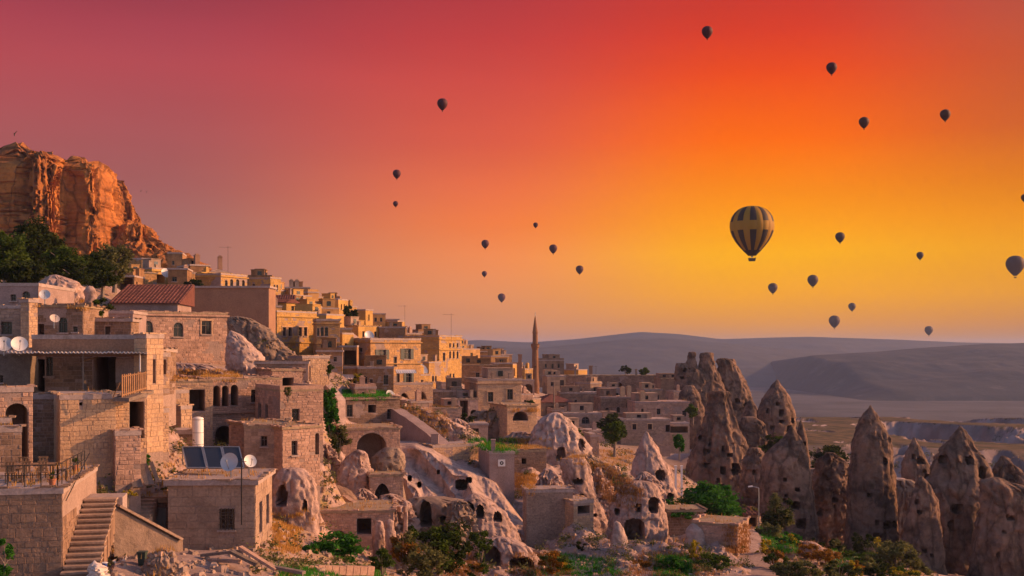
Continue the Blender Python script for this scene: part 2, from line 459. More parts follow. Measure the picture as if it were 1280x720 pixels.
_block = {}
def block_mesh(mat, k):
    """shared chamfered stone, unit size, slightly irregular"""
    key = (mat, k)
    if key in _block: return _block[key]
    rr = random.Random(k * 13 + 5); bm = bmesh.new(); bmesh.ops.create_cube(bm, size=1)
    bmesh.ops.bevel(bm, geom=bm.edges[:] , offset=.045, segments=1, affect='EDGES')
    for v in bm.verts: v.co += Vector((rr.uniform(-.022, .022), rr.uniform(-.05, .05), rr.uniform(-.03, .03)))
    me = bpy.data.meshes.new('stone_block'); bm.to_mesh(me); bm.free(); me.materials.append(M(mat))
    _block[key] = me
    return me
def stones_objects(parent, O, u, rects, rnd, mat, proud=.03, name='stone_block', th=.12, limit=300):
    n = Vector((u.y, -u.x, 0)); o0 = origin(parent); ang = math.atan2(u.y, u.x)
    for a, b, c, d in rects[:limit]:
        if b - a < .06: continue
        ob = bpy.data.objects.new(name, block_mesh(mat, rnd.randrange(6)))
        ctr = O + u * (a + b) / 2 + Vector((0, 0, (c + d) / 2)) + n * (proud * rnd.uniform(.4, 1.3) - th / 2)
        ob.location = ctr - o0; ob.rotation_euler = (0, 0, ang)
        ob.scale = (b - a - .022, th, d - c - .022)
        ob.parent = parent; COL.objects.link(ob)

def make_window(parent, O, u, op, style, frame='frame', name='window'):
    n = Vector((u.y, -u.x, 0)); Z = Vector((0, 0, 1)); D = op['depth']
    pt = lambda a, b, d=0: O + u * a + Z * b - n * d
    u0, u1, z0, z1 = op['u0'], op['u1'], op['z0'], op['z1']; w = u1 - u0; h = z1 - z0; b = max(.05, w * .07); d = D - .06
    if style == 'd':
        m = MB()
        pts = arc_pts(op)
        k = 4
        for i in range(k):                        # planks
            a0, a1 = u0 + w * i / k + .008, u0 + w * (i + 1) / k - .008
            m.box(pt((a0 + a1) / 2, (z0 + z1) / 2, d), u * (a1 - a0) / 2, n * .025, Z * (h / 2 - .01))
        dd = m.build('door', 'dark_wood' if frame == 'frame' else frame, parent)
        m = MB(); m.box(pt(u0 + w * .85, z0 + h * .47, d - .06), u * .02, n * .04, Z * .07); m.build('handle', 'metal', dd)
        return dd
    m = MB()
    m.box(pt(u0 + b / 2, (z0 + z1) / 2, d), u * b / 2, n * .03, Z * h / 2)
    m.box(pt(u1 - b / 2, (z0 + z1) / 2, d), u * b / 2, n * .03, Z * h / 2)
    m.box(pt((u0 + u1) / 2, z0 + b / 2, d), u * (w / 2 - b), n * .03, Z * b / 2)
    m.box(pt((u0 + u1) / 2, z1 - b / 2, d), u * (w / 2 - b), n * .03, Z * b / 2)
    m.box(pt((u0 + u1) / 2, (z0 + z1) / 2, d), u * b * .35, n * .028, Z * (h / 2 - b))
    zt = z0 + h * .66
    m.box(pt((u0 + u1) / 2, zt, d), u * (w / 2 - b), n * .026, Z * b * .35)
    fr = m.build(name, frame, parent)
    m = MB(); m.quad(pt(u0, z0, D - .03), pt(u1, z0, D - .03), pt(u1, z1, D - .03), pt(u0, z1, D - .03)); m.build('pane', 'glass', fr)
    if style in 'sS':
        for sgn in (-1, 1):
            ue = u0 if sgn < 0 else u1
            s_ = MB()
            s_.box(pt(ue + sgn * (w * .23), (z0 + z1) / 2, -.05), u * w * .22, n * .025, Z * h / 2)
            for i in range(5): s_.box(pt(ue + sgn * (w * .23), z0 + h * (i + .5) / 5, -.085), u * w * .18, n * .012, Z * h * .035)
            s_.build('shutter', 'shutter', parent)
    if style in 'wsat' :
        s_ = MB(); s_.box(pt((u0 + u1) / 2, z0 - .06, -.07), u * (w / 2 + .1), n * .1, Z * .05); s_.build('window_sill', 'concrete', parent)
    if style == 't':
        t = MB()
        t.box(pt(u0 - .09, (z0 + z1) / 2, -.03), u * .08, n * .05, Z * (h / 2)); t.box(pt(u1 + .09, (z0 + z1) / 2, -.03), u * .08, n * .05, Z * (h / 2))
        t.box(pt((u0 + u1) / 2, z1 + .1, -.04), u * (w / 2 + .22), n * .07, Z * .09); t.build('window_surround', 'stone_cream', parent)
    return fr

ARCH = {'w': 0, 't': 0, 's': 0, 'S': 0, 'a': 1, 'd': 0, 'D': 1, 'o': 0, 'O': 1, 'p': 2}
DEPTH = {'w': .28, 't': .28, 's': .25, 'S': .25, 'a': .28, 'd': .3, 'D': .35, 'o': 3.2, 'O': 3.6, 'p': 3.4}

def hit(px, py, O, n):
    d = Vector(((px - HX) / F, 1, (HY - py) / F))
    return d * (O.dot(n) / d.dot(n))

def house(name, label, x0, x1, yt, yb, Y, yaw=30, dep=8, mat='stone_cream', ops=(), lops=(), rops=(), stone=None, roof='flat',
          cornice=None, ref='l', cat='house', pieces=False, smat=None, found=2.5, par=.0, group=None, rseed=1, chim=(), ground=True, sides='LR', roofmat=None, over=None):
    rnd = random.Random(int(abs(x0 * 7 + yt * 13 + Y)) + rseed)
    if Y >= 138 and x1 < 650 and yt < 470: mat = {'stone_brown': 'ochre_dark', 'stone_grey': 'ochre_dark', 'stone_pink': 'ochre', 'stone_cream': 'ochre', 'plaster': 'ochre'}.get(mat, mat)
    if stone and not pieces: kq = rnd.uniform(.78, 1.3); stone = (stone[0] * kq, stone[1] * rnd.uniform(.8, 1.15) * kq, *(stone[2:] or (.3,)))
    if over is None: over = rnd.choice((.02, .05, .1, .16))
    if yaw >= 18: yaw = min(yaw * 1.22, 64)
    a = R(yaw); u = Vector((math.cos(a), math.sin(a), 0)); v = Vector((-math.sin(a), math.cos(a), 0)); n = Vector((u.y, -u.x, 0))
    if ref == 'l':
        A = P(x0, yb, Y); zt = P(x0, yt, Y).z
        t = (x1 - HX) / F; w = (t * A.y - A.x) / (u.x - t * u.y)
    else:
        B = P(x1, yb, Y); zt = P(x1, yt, Y).z
        t = (x0 - HX) / F; w = (B.x - t * B.y) / (u.x - t * u.y); A = B - u * w
    dep = dep * K
    zb = A.z; Z = Vector((0, 0, 1)); H_ = zt - zb + found
    O = A - Z * found
    root = thing(name, label, cat, (A + u * w / 2 + v * dep / 2), group)
    if ground:
        for p in (A, A + u * w, A + v * dep * .6, A + u * w + v * dep * .6): GROUND.append((p.x, p.y, zb))
    auto = name in ('stone_house', 'cave_house', 'tower_house', 'plaster_house', 'grey_house') and Y > 70 and len(ops) < 5
    walls = [(O, u, w, ops), (O + u * w + v * dep, -u, w, ()), (O + v * dep, -v, dep, lops), (O + u * w, v, dep, rops)]
    mb = MB(); parts = []
    for i, (o_, uu, ww, oo) in enumerate(walls):
        nn = Vector((uu.y, -uu.x, 0)); L = []
        for e in oo:
            k, a0, a1, b0, b1 = e[:5]
            p = hit(a0, (b0 + b1) / 2, o_, nn); q = hit(a1, (b0 + b1) / 2, o_, nn); m_ = hit((a0 + a1) / 2, b0, o_, nn); l_ = hit((a0 + a1) / 2, b1, o_, nn)
            o = dict(u0=max((p - o_).dot(uu), .06), u1=min((q - o_).dot(uu), ww - .06), z0=max((l_ - o_).z, .02), z1=min((m_ - o_).z, H_ - .1), arch=ARCH[k], depth=DEPTH[k], k=k, fr=e[5] if len(e) > 5 else 'frame')
            if o['u1'] - o['u0'] > .1 and o['z1'] - o['z0'] > .1: L.append(o)
        if auto and i in (0, 2, 3) and ww > 2.6:
            hz_ = H_ - found; ns = max(1, int(hz_ / 3.3)); nw = max(1, int(ww / 2.3))
            for q_ in range(ns):
                for r_ in range(nw):
                    if rnd.random() > (.62 if i == 0 else .42): continue
                    uc = ww * (r_ + .5) / nw + rnd.uniform(-.25, .25); zc = found + hz_ * (q_ + .52) / ns; wd = rnd.uniform(.32, .48); hh_ = min(rnd.uniform(.5, .72), hz_ / ns * .3)
                    o = dict(u0=uc - wd, u1=uc + wd, z0=zc - hh_, z1=zc + hh_, arch=rnd.choice((0, 0, 1)), depth=.28, fr='frame'); o['k'] = 'a' if o['arch'] else 'w'
                    if o['u0'] < .2 or o['u1'] > ww - .2 or any(o['u0'] - .3 < e['u1'] and o['u1'] + .3 > e['u0'] and o['z0'] - .4 < e['z1'] and o['z1'] + .4 > e['z0'] for e in L): continue
                    L.append(o)
        wall(mb, o_, uu, ww, H_, L); parts.append((o_, uu, ww, L))
    mb.quad(*[O + Z * H_ + q for q in (Vector((0, 0, 0)), u * w, u * w + v * dep, v * dep)])
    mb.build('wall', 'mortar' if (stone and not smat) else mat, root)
    vis = [0] + ([2] if 'L' in sides else []) + ([3] if 'R' in sides else [])
    for i in vis:
        o_, uu, ww, L = parts[i]
        for o in L:
            k = o['k']
            if k in 'wtsSa': make_window(root, o_, uu, o, k, o['fr'])
            elif k in 'dD': make_window(root, o_, uu, o, 'd', o['fr'])
        if stone:
            nn = Vector((uu.y, -uu.x, 0)); mid = o_ + uu * ww / 2
            if nn.dot(mid) > 0: continue                   # faces away from the photograph's side
            up = o_ + Z * (found - .3)
            L2 = [dict(o, z0=o['z0'] - found + .3, z1=o['z1'] - found + .3) for o in L]
            rects = courses(ww, H_ - found + .3, L2, stone[0] * (1 if pieces else .8), stone[1] * (1 if pieces else .8), rnd, stone[2] if len(stone) > 2 else .25)
            if pieces:
                big = [q for q in rects if -30 < proj(up + uu * q[0] + Z * q[2])[0] < 1300 and proj(up + uu * q[0] + Z * q[3])[1] < 730]
                stones_objects(root, up, uu, big, rnd, smat or mat)
            else:
                s_ = MB(); stones_mesh(s_, up, uu, rects, rnd)
                tag(s_.build('stonework', smat or mat, root), kind='stuff')
    C = A + u * w / 2 + v * dep / 2
    rm = roofmat or ('concrete' if roof == 'slab' else 'roof_earth')
    if roof in ('flat', 'slab'):
        m = MB(); hh = .09 if roof == 'flat' else .14
        m.box(Vector((C.x, C.y, zt + hh + .003)), u * (w / 2 + over), v * (dep / 2 + over), Z * hh)
        rf = m.build('roof', rm, root)
        if par:
            m = MB(); zt2 = zt + 2 * hh + .004
            for c_, l_, ax, bx in ((A, w, u, v), (A + v * dep, w, u, v), (A, dep, v, u), (A + u * w, dep, v, u)):
                pass
            m.box(Vector((0, 0, 0)) + A + u * w / 2 + v * .15 + Z * (zt2 - zb + par / 2), u * w / 2, v * .15, Z * par / 2)
            m.box(A + u * .15 + v * (dep / 2 + .16) + Z * (zt2 - zb + par / 2), u * .15, v * (dep / 2 - .16), Z * par / 2)
            m.box(A + u * (w - .15) + v * (dep / 2 + .16) + Z * (zt2 - zb + par / 2), u * .15, v * (dep / 2 - .16), Z * par / 2)
            m.build('parapet', mat, root)
    elif roof in ('hip', 'gable', 'shed'):
        tiled_roof(root, A, u, v, w, dep, zt, roof, rm if roofmat else 'tile')
    if roof in ('flat', 'slab') and not par and (stone or roof == 'flat'):
        m = MB(); hz = zt + (.18 if roof == 'flat' else .28) + .002
        for st_, dr, ln in ((A - u * over - v * over, u, w + 2 * over), (A + u * (w + over) - v * over, v, dep), (A - u * over, v, dep)):
            t_ = 0
            while t_ < ln:
                l_ = rnd.uniform(.15, .75)
                if rnd.random() < .88:
                    h_ = rnd.uniform(.01, .05) * (1.7 if roof == 'flat' else 1) * (2 if rnd.random() < .07 else 1); q = Vector((*(st_ + dr * min(t_ + l_ / 2, ln - .1)).xy, hz + h_ * .7))
                    sd_ = Vector((dr.y, -dr.x, 0)); a_ = rnd.uniform(-.2, .2); d2 = (dr * math.cos(a_) + sd_ * math.sin(a_))
                    m.box(q - sd_ * (.14 if dr is u else 0) + sd_ * rnd.uniform(-.04, .04), d2 * l_ * .46, Vector((d2.y, -d2.x, 0)) * rnd.uniform(.1, .17), Z * h_)
                t_ += l_
        if m.v: tag(m.build('coping_stones', smat or (mat if 'stone' in mat else 'rubble'), root), kind='stuff')
    if cornice:
        for py in cornice:
            zc = P(x0 if ref == 'l' else x1, py, Y).z
            m = MB(); e = .11
            m.box(A + u * w / 2 - v * e + Z * (zc - zb), u * (w / 2 + 2 * e), v * e, Z * .09)
            m.box(A - u * e + v * (dep / 2 + .002) + Z * (zc - zb), u * e, v * dep / 2, Z * .085)
            m.box(A + u * (w + e) + v * (dep / 2 + .002) + Z * (zc - zb), u * e, v * dep / 2, Z * .085)
            m.build('cornice', mat, root)
    if auto and Y > 120 and roof in ('flat', 'slab') and w > 3.5:
        z_ = zt + .3
        for q_ in range(rnd.choice((1, 1, 2))):
            rw, rd_, rh = w * rnd.uniform(.16, .3), dep * rnd.uniform(.18, .28), rnd.uniform(.8, 1.7)
            cc = A + u * rnd.uniform(rw, w - rw) + v * rnd.uniform(dep * .45, dep - rd_); cc.z = z_ + rh / 2
            m = MB(); m.box(cc, u * rw, v * rd_, Z * (rh / 2 + .02)); m.box(cc + Z * (rh / 2 + .09), u * (rw + .1), v * (rd_ + .1), Z * .06)
            rr_ = m.build('roof_room', rnd.choice((mat, mat, 'ochre_dark' if 'ochre' in mat else 'stone_grey')), root)
            m = MB(); m.box(cc - v * (rd_ + .01), u * min(.4, rw * .5), v * .03, Z * rh * .28); m.build('window', 'glass', rr_)
        for q_ in range(rnd.choice((0, 1, 2))):
            cc = A + u * rnd.uniform(.6, w - .6) + v * rnd.uniform(.8, dep * .6); hh_ = rnd.uniform(.6, 1.3); cc.z = z_ + hh_ / 2
            m = MB(); m.box(cc, u * .26, v * .26, Z * hh_ / 2); m.box(cc + Z * (hh_ / 2 + .06), u * .33, v * .33, Z * .05); m.build('chimney', 'stone_grey', root)
    for (cx, h_, wd, cm) in chim:
        q = hit(cx, yt, A + v * dep * .3, n); q.z = zt + .1
        m = MB(); m.box(q + Z * h_ / 2, u * wd / 2, v * wd / 2, Z * h_ / 2); m.box(q + Z * (h_ + .06), u * (wd / 2 + .07), v * (wd / 2 + .07), Z * .06)
        m.box(q + Z * (h_ + .24), u * wd * .33, v * wd * .33, Z * .12)
        m.build('chimney', cm, root)
    root['_'] = 0; del root['_']
    return dict(root=root, A=A, u=u, v=v, n=n, w=w, dep=dep, zt=zt, zb=zb)

def tiled_roof(root, A, u, v, w, dep, zt, kind, mat):
    Z = Vector((0, 0, 1)); ov = .35; rise = min(w, dep) * .22
    e = [A - u * ov - v * ov, A + u * (w + ov) - v * ov, A + u * (w + ov) + v * (dep + ov), A - u * ov + v * (dep + ov)]
    e = [Vector((p.x, p.y, zt + .02)) for p in e]
    if kind == 'shed':
        r1, r2 = e[3] + Z * rise * 1.6, e[2] + Z * rise * 1.6
        slopes = [(e[0], e[1], r2, r1)]
        ends = [(e[0], r1, e[3]), (e[1], e[2], r2), (e[3], r1, r2, e[2])]
    else:
        if w >= dep:
            k = dep * .5 if kind == 'hip' else 0
            r1 = Vector((*(A + v * dep / 2 + u * (k - (ov if not k else 0))).xy, zt + rise)); r2 = Vector((*(A + v * dep / 2 + u * (w - k + (ov if not k else 0))).xy, zt + rise))
            slopes = [(e[0], e[1], r2, r1), (e[2], e[3], r1, r2)]
            ends = [(e[3], e[0], r1), (e[1], e[2], r2)]
        else:
            k = w * .5 if kind == 'hip' else 0
            r1 = Vector((*(A + u * w / 2 + v * (k - (ov if not k else 0))).xy, zt + rise)); r2 = Vector((*(A + u * w / 2 + v * (dep - k + (ov if not k else 0))).xy, zt + rise))
            slopes = [(e[1], e[2], r2, r1), (e[3], e[0], r1, r2)]
            ends = [(e[0], e[1], r1), (e[2], e[3], r2)]
    m = MB()
    for s_ in slopes + ends: m.quad(*s_)
    m.quad(*[p - Z * .08 for p in reversed(e)])
    for i in range(4): m.quad(e[i] - Z * .08, e[(i + 1) % 4] - Z * .08, e[(i + 1) % 4], e[i])
    rf = m.build('roof', mat, root)
    t = MB(); rnd = random.Random(3)
    for a, b, c, d in slopes:                  # rows of barrel tiles laid up the slope
        L = (b - a).length; nt_ = max(4, int(L / .42)); rows = max(3, int((d - a).length / .75))
        nn = (b - a).cross(d - a).normalized()
        for i in range(nt_):
            f0 = (i + .5) / nt_
            p = a.lerp(b, f0); q = d.lerp(c, f0)
            for j in range(rows):
                s0, s1 = p.lerp(q, j / rows), p.lerp(q, (j + 1.08) / rows)
                ww = (b - a).normalized() * .15 * (1 - .0)
                l0 = nn * (.05 + rnd.uniform(0, .03)); l1 = nn * .02
                t.quad(s0 - ww, s0 + l0 * 1.8, s1 + l1 * 2, s1 - ww * .8); t.quad(s0 + l0 * 1.8, s0 + ww, s1 + ww * .8, s1 + l1 * 2)
    if t.v: tag(t.build('roof_tiles', mat, rf), kind='stuff')

# ------------------------------------------------------------------ eroded rock
def fb(p, o=4): return noise.fractal(p, .9, 2.1, o)
def rock(name, label, out, Y, ratio=.9, sq=2.2, amp=.10, fr=1.0, holes=(), mat='tuff_pink', parent=None, cat='rock', flute=.05, yaw=0, lean=0, seed=0, group=None,
         res=1.0, ground=True, fine=.12, skirt=2.5, hd=3.0, loc=None, mind=0, rough=.085, nh=0, zs=1.0, crest=0):
    """eroded rock: rows (photo y, left x, right x) give its outline at distance Y; depth comes from ratio"""
    out = sorted(out)
    if name == 'fairy_chimney': rough *= .5; nh = min(nh, 4)
    elif name in ('cave_rock', 'dome_rock') or parent is not None: rough *= .6
    if nh:
        rr = random.Random(seed); holes = list(holes)
        for _ in range(nh):
            py = rr.uniform(out[0][0] * .72 + out[-1][0] * .28, out[-1][0] - 8); l = np.interp(py, [o[0] for o in out], [o[1] for o in out]); r_ = np.interp(py, [o[0] for o in out], [o[2] for o in out])
            holes.append((rr.uniform(l * .8 + r_ * .2, l * .2 + r_ * .8), py, rr.uniform(2.5, 4.5), rr.uniform(3, 6.5), rr.randrange(2)))
    ys = np.array([o[0] for o in out], float); Ls = np.array([o[1] for o in out], float); Rs = np.array([o[2] for o in out], float)
    hp = ys[-1] - ys[0]; wp = (Rs - Ls).max()
    NZ = int(min(max(hp / 1.75 * res, 14), 150)); NT = int(min(max(wp * 1.3 * res, 26), 180))
    yy = np.linspace(ys[0], ys[-1], NZ) if True else 0
    Lr = np.interp(yy, ys, Ls); Rr = np.interp(yy, ys, Rs)
    for _ in range(2):
        Lr[1:-1] = (Lr[:-2] + 2 * Lr[1:-1] + Lr[2:]) / 4; Rr[1:-1] = (Rr[:-2] + 2 * Rr[1:-1] + Rr[2:]) / 4
    s = Y * K / F; amax = wp * s / 2; off = Vector((seed * 7.3, seed * 3.1, seed * 1.7))
    ca, sa = math.cos(R(yaw)), math.sin(R(yaw))
    m = MB(); V = []
    rows = list(zip(yy, Lr, Rr)) + [(ys[-1] + skirt / s, Lr[-1] - .15 * (Rr[-1] - Lr[-1]), Rr[-1] + .15 * (Rr[-1] - Lr[-1]))]
    for k, (py, l, r_) in enumerate(rows):
        xc = ((l + r_) / 2 - HX) * s; a = max((r_ - l) / 2 * s, .05); z = (HY - py) * s
        tz = min(1, k / NZ); b = max(a * ratio, mind)
        for j in range(NT):
            th = 2 * math.pi * j / NT
            c, d = math.cos(th), math.sin(th)
            cx = math.copysign(abs(c) ** (2 / sq), c); cy = math.copysign(abs(d) ** (2 / sq), d)
            x0, y0 = a * cx, b * cy
            if yaw: x0, y0 = x0 * ca - y0 * sa, x0 * sa + y0 * ca
            p = Vector((xc + x0, Y * K + y0 + lean * (1 - tz) * amax, z))
            q = p / amax * fr * 1.3 + off
            e = fb(q, 5) * amp * (a * .6 + amax * .25)
            fl = abs(noise.noise(Vector((p.x * 1.5 / amax * 3, p.y * 1.5 / amax * 3, p.z * .5 / amax)) + off * 2)) - .25
            e += -fl * flute * amax * 1.4 * min(1, .2 + a / (.4 * amax))
            e += fb(p * .9 + off, 3) * fine
            w_ = Vector((p.x, p.y, p.z * .55 * zs)) * (5.5 / amax) * fr + off * 5
            e += (noise.ridged_multi_fractal(w_, 1.0, 2.1, 4, 1.0, 2.0) - 1.0) * rough * amax * min(1, .15 + a / (.4 * amax))
            w_ = Vector((p.x, p.y, p.z * .35)) * .75 + off
            e -= max(0, noise.noise(w_ * .9)) ** .5 * .22 * min(1, amax / 3) * (rough / .085)
            if amax > 1.2:
                vd = noise.voronoi(Vector((p.x, p.y, p.z * .5 * zs)) * (2.4 / amax) * fr + off + Vector((e, e, e)) * .6)[0]
                e -= max(0, .16 - (vd[1] - vd[0])) * amax * .55 * (rough / .085) * min(1, a / (.4 * amax))
            dr = Vector((c, d, 0))
            if yaw: dr = Vector((c * ca - d * sa, c * sa + d * ca, 0))
            p += dr * e * (1 if k else .3); p.z += fb(p * .5 + off * 3, 3) * fine * .8 * zs
            if crest: p.z += crest * (noise.noise(Vector((p.x * .16, p.y * .16, seed))) + .6 * noise.noise(Vector((p.x * .45, p.y * .45, seed)))) * max(0, 1 - k / (NZ * .3))
            V.append((p, dr.y))
    for (p, dy) in V:
        if holes and dy < .05 and p.y > 1:
            px, py = proj(p)
            for h in holes:
                hx, hy, hw, hh = h[:4]
                arch = h[4] if len(h) > 4 else 0
                ex, ey = abs(px - hx) / (hw / 2), (py - hy) / (hh / 2)
                if arch: ins = ex < 1 and -1 < ey < 1 and (ey > -.1 or ex * ex + (ey / 1.0) ** 2 < 1)
                else: ins = ex ** 3 + abs(ey) ** 3 < 1
                if ins: p.y += hd; break
    m.v = [tuple(p) for p, _ in V]
    NR = len(rows)
    for k in range(NR - 1):
        for j in range(NT):
            a = k * NT + j; b = k * NT + (j + 1) % NT
            m.f.append((a, a + NT, b + NT, b))
    top = sum((V[j][0] for j in range(NT)), Vector()) / NT + Vector((0, 0, .12))
    m.v.append(tuple(top)); t = len(m.v) - 1
    for j in range(NT): m.f.append((t, j, (j + 1) % NT))
    zb = (HY - ys[-1]) * s; base = Vector((((Ls[-1] + Rs[-1]) / 2 - HX) * s, Y * K, zb))
    if ground and parent is None:
        hw = (Rs[-1] - Ls[-1]) / 2 * s
        for dx, dy in ((0, 0), (-.8, 0), (.8, 0), (0, -.8 * ratio), (0, .6 * ratio)): GROUND.append((base.x + dx * hw, base.y + dy * hw, zb))
    o = m.build(name, mat, parent, smooth=True, loc=None if parent is not None else base)
    if label: tag(o, label, cat, group)
    return o

def relief(name, label, top, left, bottom, Ytop, Ybot, ridges, holes, mat, cat='rock', step=1.0, amp=2.0, seed=0, hd=3.0):
    """steep eroded slope: sheet over a photo outline whose distance falls towards its foot, folded into diagonal ridges"""
    xs = np.arange(left, max(p[0] for p in top) + step, step); y0 = min(p[1] for p in top); V = []; ok = []
    ys = np.arange(y0, bottom + step, step); tx = [p[0] for p in top]; ty = [p[1] for p in top]; off = Vector((seed, seed * 2.3, 0))
    for py in ys:
        for px in xs:
            t = np.interp(px, tx, ty); d = (py - t); lam, cx, cy = ridges
            w = noise.fractal(Vector((px * .018, py * .018, seed)), 1, 2, 3) * 14
            c = (px * cx - py * cy + w) / lam; fr = abs((c % 1) * 2 - 1)
            crest = 1 - fr ** .75
            c2 = (px * cx * 1.1 - py * cy * .8 + w * .6) / (lam * .43); crest += .32 * (1 - abs((c2 % 1) * 2 - 1) ** .8)
            Y = Ytop + (Ybot - Ytop) * (py - y0) / (bottom - y0)
            Y -= amp * crest / K * min(1, max(0, d) / 10)
            Y += 7.0 * (1 - min(1, max(0, d) / 9)) ** 2 / K
            q = Vector((px * .11, py * .07, 3)) + off
            Y -= (noise.ridged_multi_fractal(q, 1, 2.1, 4, 1.0, 2.0) - 1) * .22 + noise.fractal(q * 3, 1, 2, 3) * .06
            for hx, hy, hw, hh in holes:
                if (abs(px - hx) / (hw / 2)) ** 2.4 + (abs(py - hy) / (hh / 2)) ** 2.4 < 1: Y += hd; break
            V.append(P(px, py, Y)); ok.append(d > -step * 1.2)
    nx = len(xs); m = MB(); m.v = [tuple(v) for v in V]
    for j in range(len(ys) - 1):
        for i in range(nx - 1):
            a = j * nx + i
            if ok[a] and ok[a + 1] and ok[a + nx] and ok[a + nx + 1]: m.f.append((a, a + nx, a + nx + 1, a + 1))
    base = P((left + xs[-1]) / 2, bottom, Ybot)
    o = m.build(name, mat, None, smooth=True, loc=base); tag(o, label, cat)
    bm = bmesh.new(); bm.from_mesh(o.data); bmesh.ops.delete(bm, geom=[v for v in bm.verts if not v.link_faces], context='VERTS'); bm.to_mesh(o.data); bm.free()
    return o

# ------------------------------------------------------------------ plants
def leaf(mb, p, s_, rnd, flat=0):
    d = Vector((rnd.gauss(0, 1), rnd.gauss(0, 1), rnd.gauss(0, .6))).normalized()
    e = d.cross(Vector((rnd.gauss(0, 1), rnd.gauss(0, 1), rnd.gauss(0, 1)))).normalized()
    mb.quad(p - d * s_, p + e * s_ * .45, p + d * s_, p - e * s_ * .45)
def foliage(mb, c, rad, n, size, rnd, clumps=14, spread=.24, zmin=-9):
    clumps = max(clumps, int(n / 55)); cs = []; n = int(n * 1.7); size *= .86
    for _ in range(clumps):
        while True:
            q = Vector((rnd.uniform(-1, 1), rnd.uniform(-1, 1), rnd.uniform(-1, 1)))
            if .2 < q.length < 1: break
        q *= 1 + .22 * noise.noise(q * 2.3 + Vector((c[0], c[1], 0)))
        cs.append((Vector((c[0] + q.x * rad[0], c[1] + q.y * rad[1], c[2] + q.z * rad[2])), rnd.uniform(.4, 1.3)))
    for i in range(n):
        q, k = cs[rnd.randrange(clumps)]
        d = Vector((rnd.gauss(0, 1), rnd.gauss(0, 1), rnd.gauss(0, .8))) * .55
        p = q + Vector((d.x * rad[0], d.y * rad[1], d.z * rad[2])) * spread * k
        leaf(mb, p, size * rnd.uniform(.5, 1.4), rnd)
def tree(name, label, px, py, Y, wpx, hpx, mat='leaf_green', n=2600, size=.16, trunk=.25, cat='tree', group=None, seed=1, clumps=18, squash=1.0, gr=True):
    """py is the foot of the trunk; crown wpx wide, whole tree hpx tall"""
    rnd = random.Random(seed * 31 + int(px)); s = Y * K / F
    b = P(px, py, Y); h = hpx * s; w = wpx * s
    if gr: GROUND.append(tuple(b))
    root = thing(name, label, cat, b, group)
    m = MB(); top = b + Vector((rnd.uniform(-.1, .1) * w, 0, h * .62)); r0 = max(.05, w * .045)
    m.tube([b - Vector((0, 0, .6)), b + Vector((.02 * w, 0, h * .25)), b.lerp(top, .7), top], [r0 * 1.3, r0, r0 * .6, r0 * .25], 7)
    for k in range(6):
        f = b.lerp(top, .35 + .1 * k); a = rnd.uniform(0, 6.28)
        e = f + Vector((math.cos(a) * w * .33, math.sin(a) * w * .33, h * rnd.uniform(.12, .3)))
        m.tube([f, f.lerp(e, .5) + Vector((0, 0, .05 * h)), e], [r0 * .45, r0 * .3, r0 * .1], 5)
    m.build('trunk', 'wood_grey', root)
    m = MB(); ch = h * (1 - trunk) / 2
    foliage(m, (b.x, b.y, b.z + h - ch), (w / 2 * .85, w / 2 * .85 * squash, ch * .88), n, size, rnd, clumps)
    m.build('crown', mat, root)
    return root
def shrub(name, label, px, py, Y, wpx, hpx, mat='leaf_green', n=900, size=.12, cat='shrub', group=None, seed=1, clumps=12, mat2=None, gr=False):
    rnd = random.Random(seed * 17 + int(px * 3 + py)); s = Y * K / F
    b = P(px, py, Y); w = wpx * s; h = hpx * s
    if gr: GROUND.append(tuple(b))
    root = thing(name, label, cat, b, group)
    m = MB()
    for k in range(7):
        a = rnd.uniform(0, 6.28); e = b + Vector((math.cos(a) * w * .3, math.sin(a) * w * .25, h * rnd.uniform(.5, .85)))
        m.tube([b - Vector((0, 0, .5)), b.lerp(e, .5), e], [.035, .025, .008], 4)
    m.build('stem', 'wood_grey', root)
    m = MB(); foliage(m, (b.x, b.y, b.z + h * .5), (w / 2 * .85, w * .38, h * .48), n if not mat2 else int(n * .65), size, rnd, clumps)
    m.build('foliage', mat, root)
    if mat2:
        m = MB(); foliage(m, (b.x, b.y - w * .1, b.z + h * .5), (w / 2 * .8, w * .38, h * .45), int(n * .35), size, rnd, max(3, clumps // 3)); m.build('foliage', mat2, root)
    return root
def blades(mb, p, h, n, spread, rnd):
    for _ in range(n):
        q = p + Vector((rnd.gauss(0, spread), rnd.gauss(0, spread), 0)); a = rnd.uniform(0, 6.28); hh = h * rnd.uniform(.5, 1.3)
        d = Vector((math.cos(a), math.sin(a), 0)); t = q + Vector((rnd.gauss(0, .35) * hh, rnd.gauss(0, .35) * hh, hh))
        w = .025 + .02 * hh
        mb.v += [tuple(q - d * w - Vector((0, 0, .1))), tuple(q + d * w - Vector((0, 0, .1))), tuple(t)]
        i = len(mb.v); mb.f.append((i - 3, i - 2, i - 1))
GRASS = []    # (name, label, polygon of ground px samples..., filled after terrain exists)
# ================================================================== the village
SM, MD, LG = (.42, .24), (.55, .28), (.85, .42, .15)
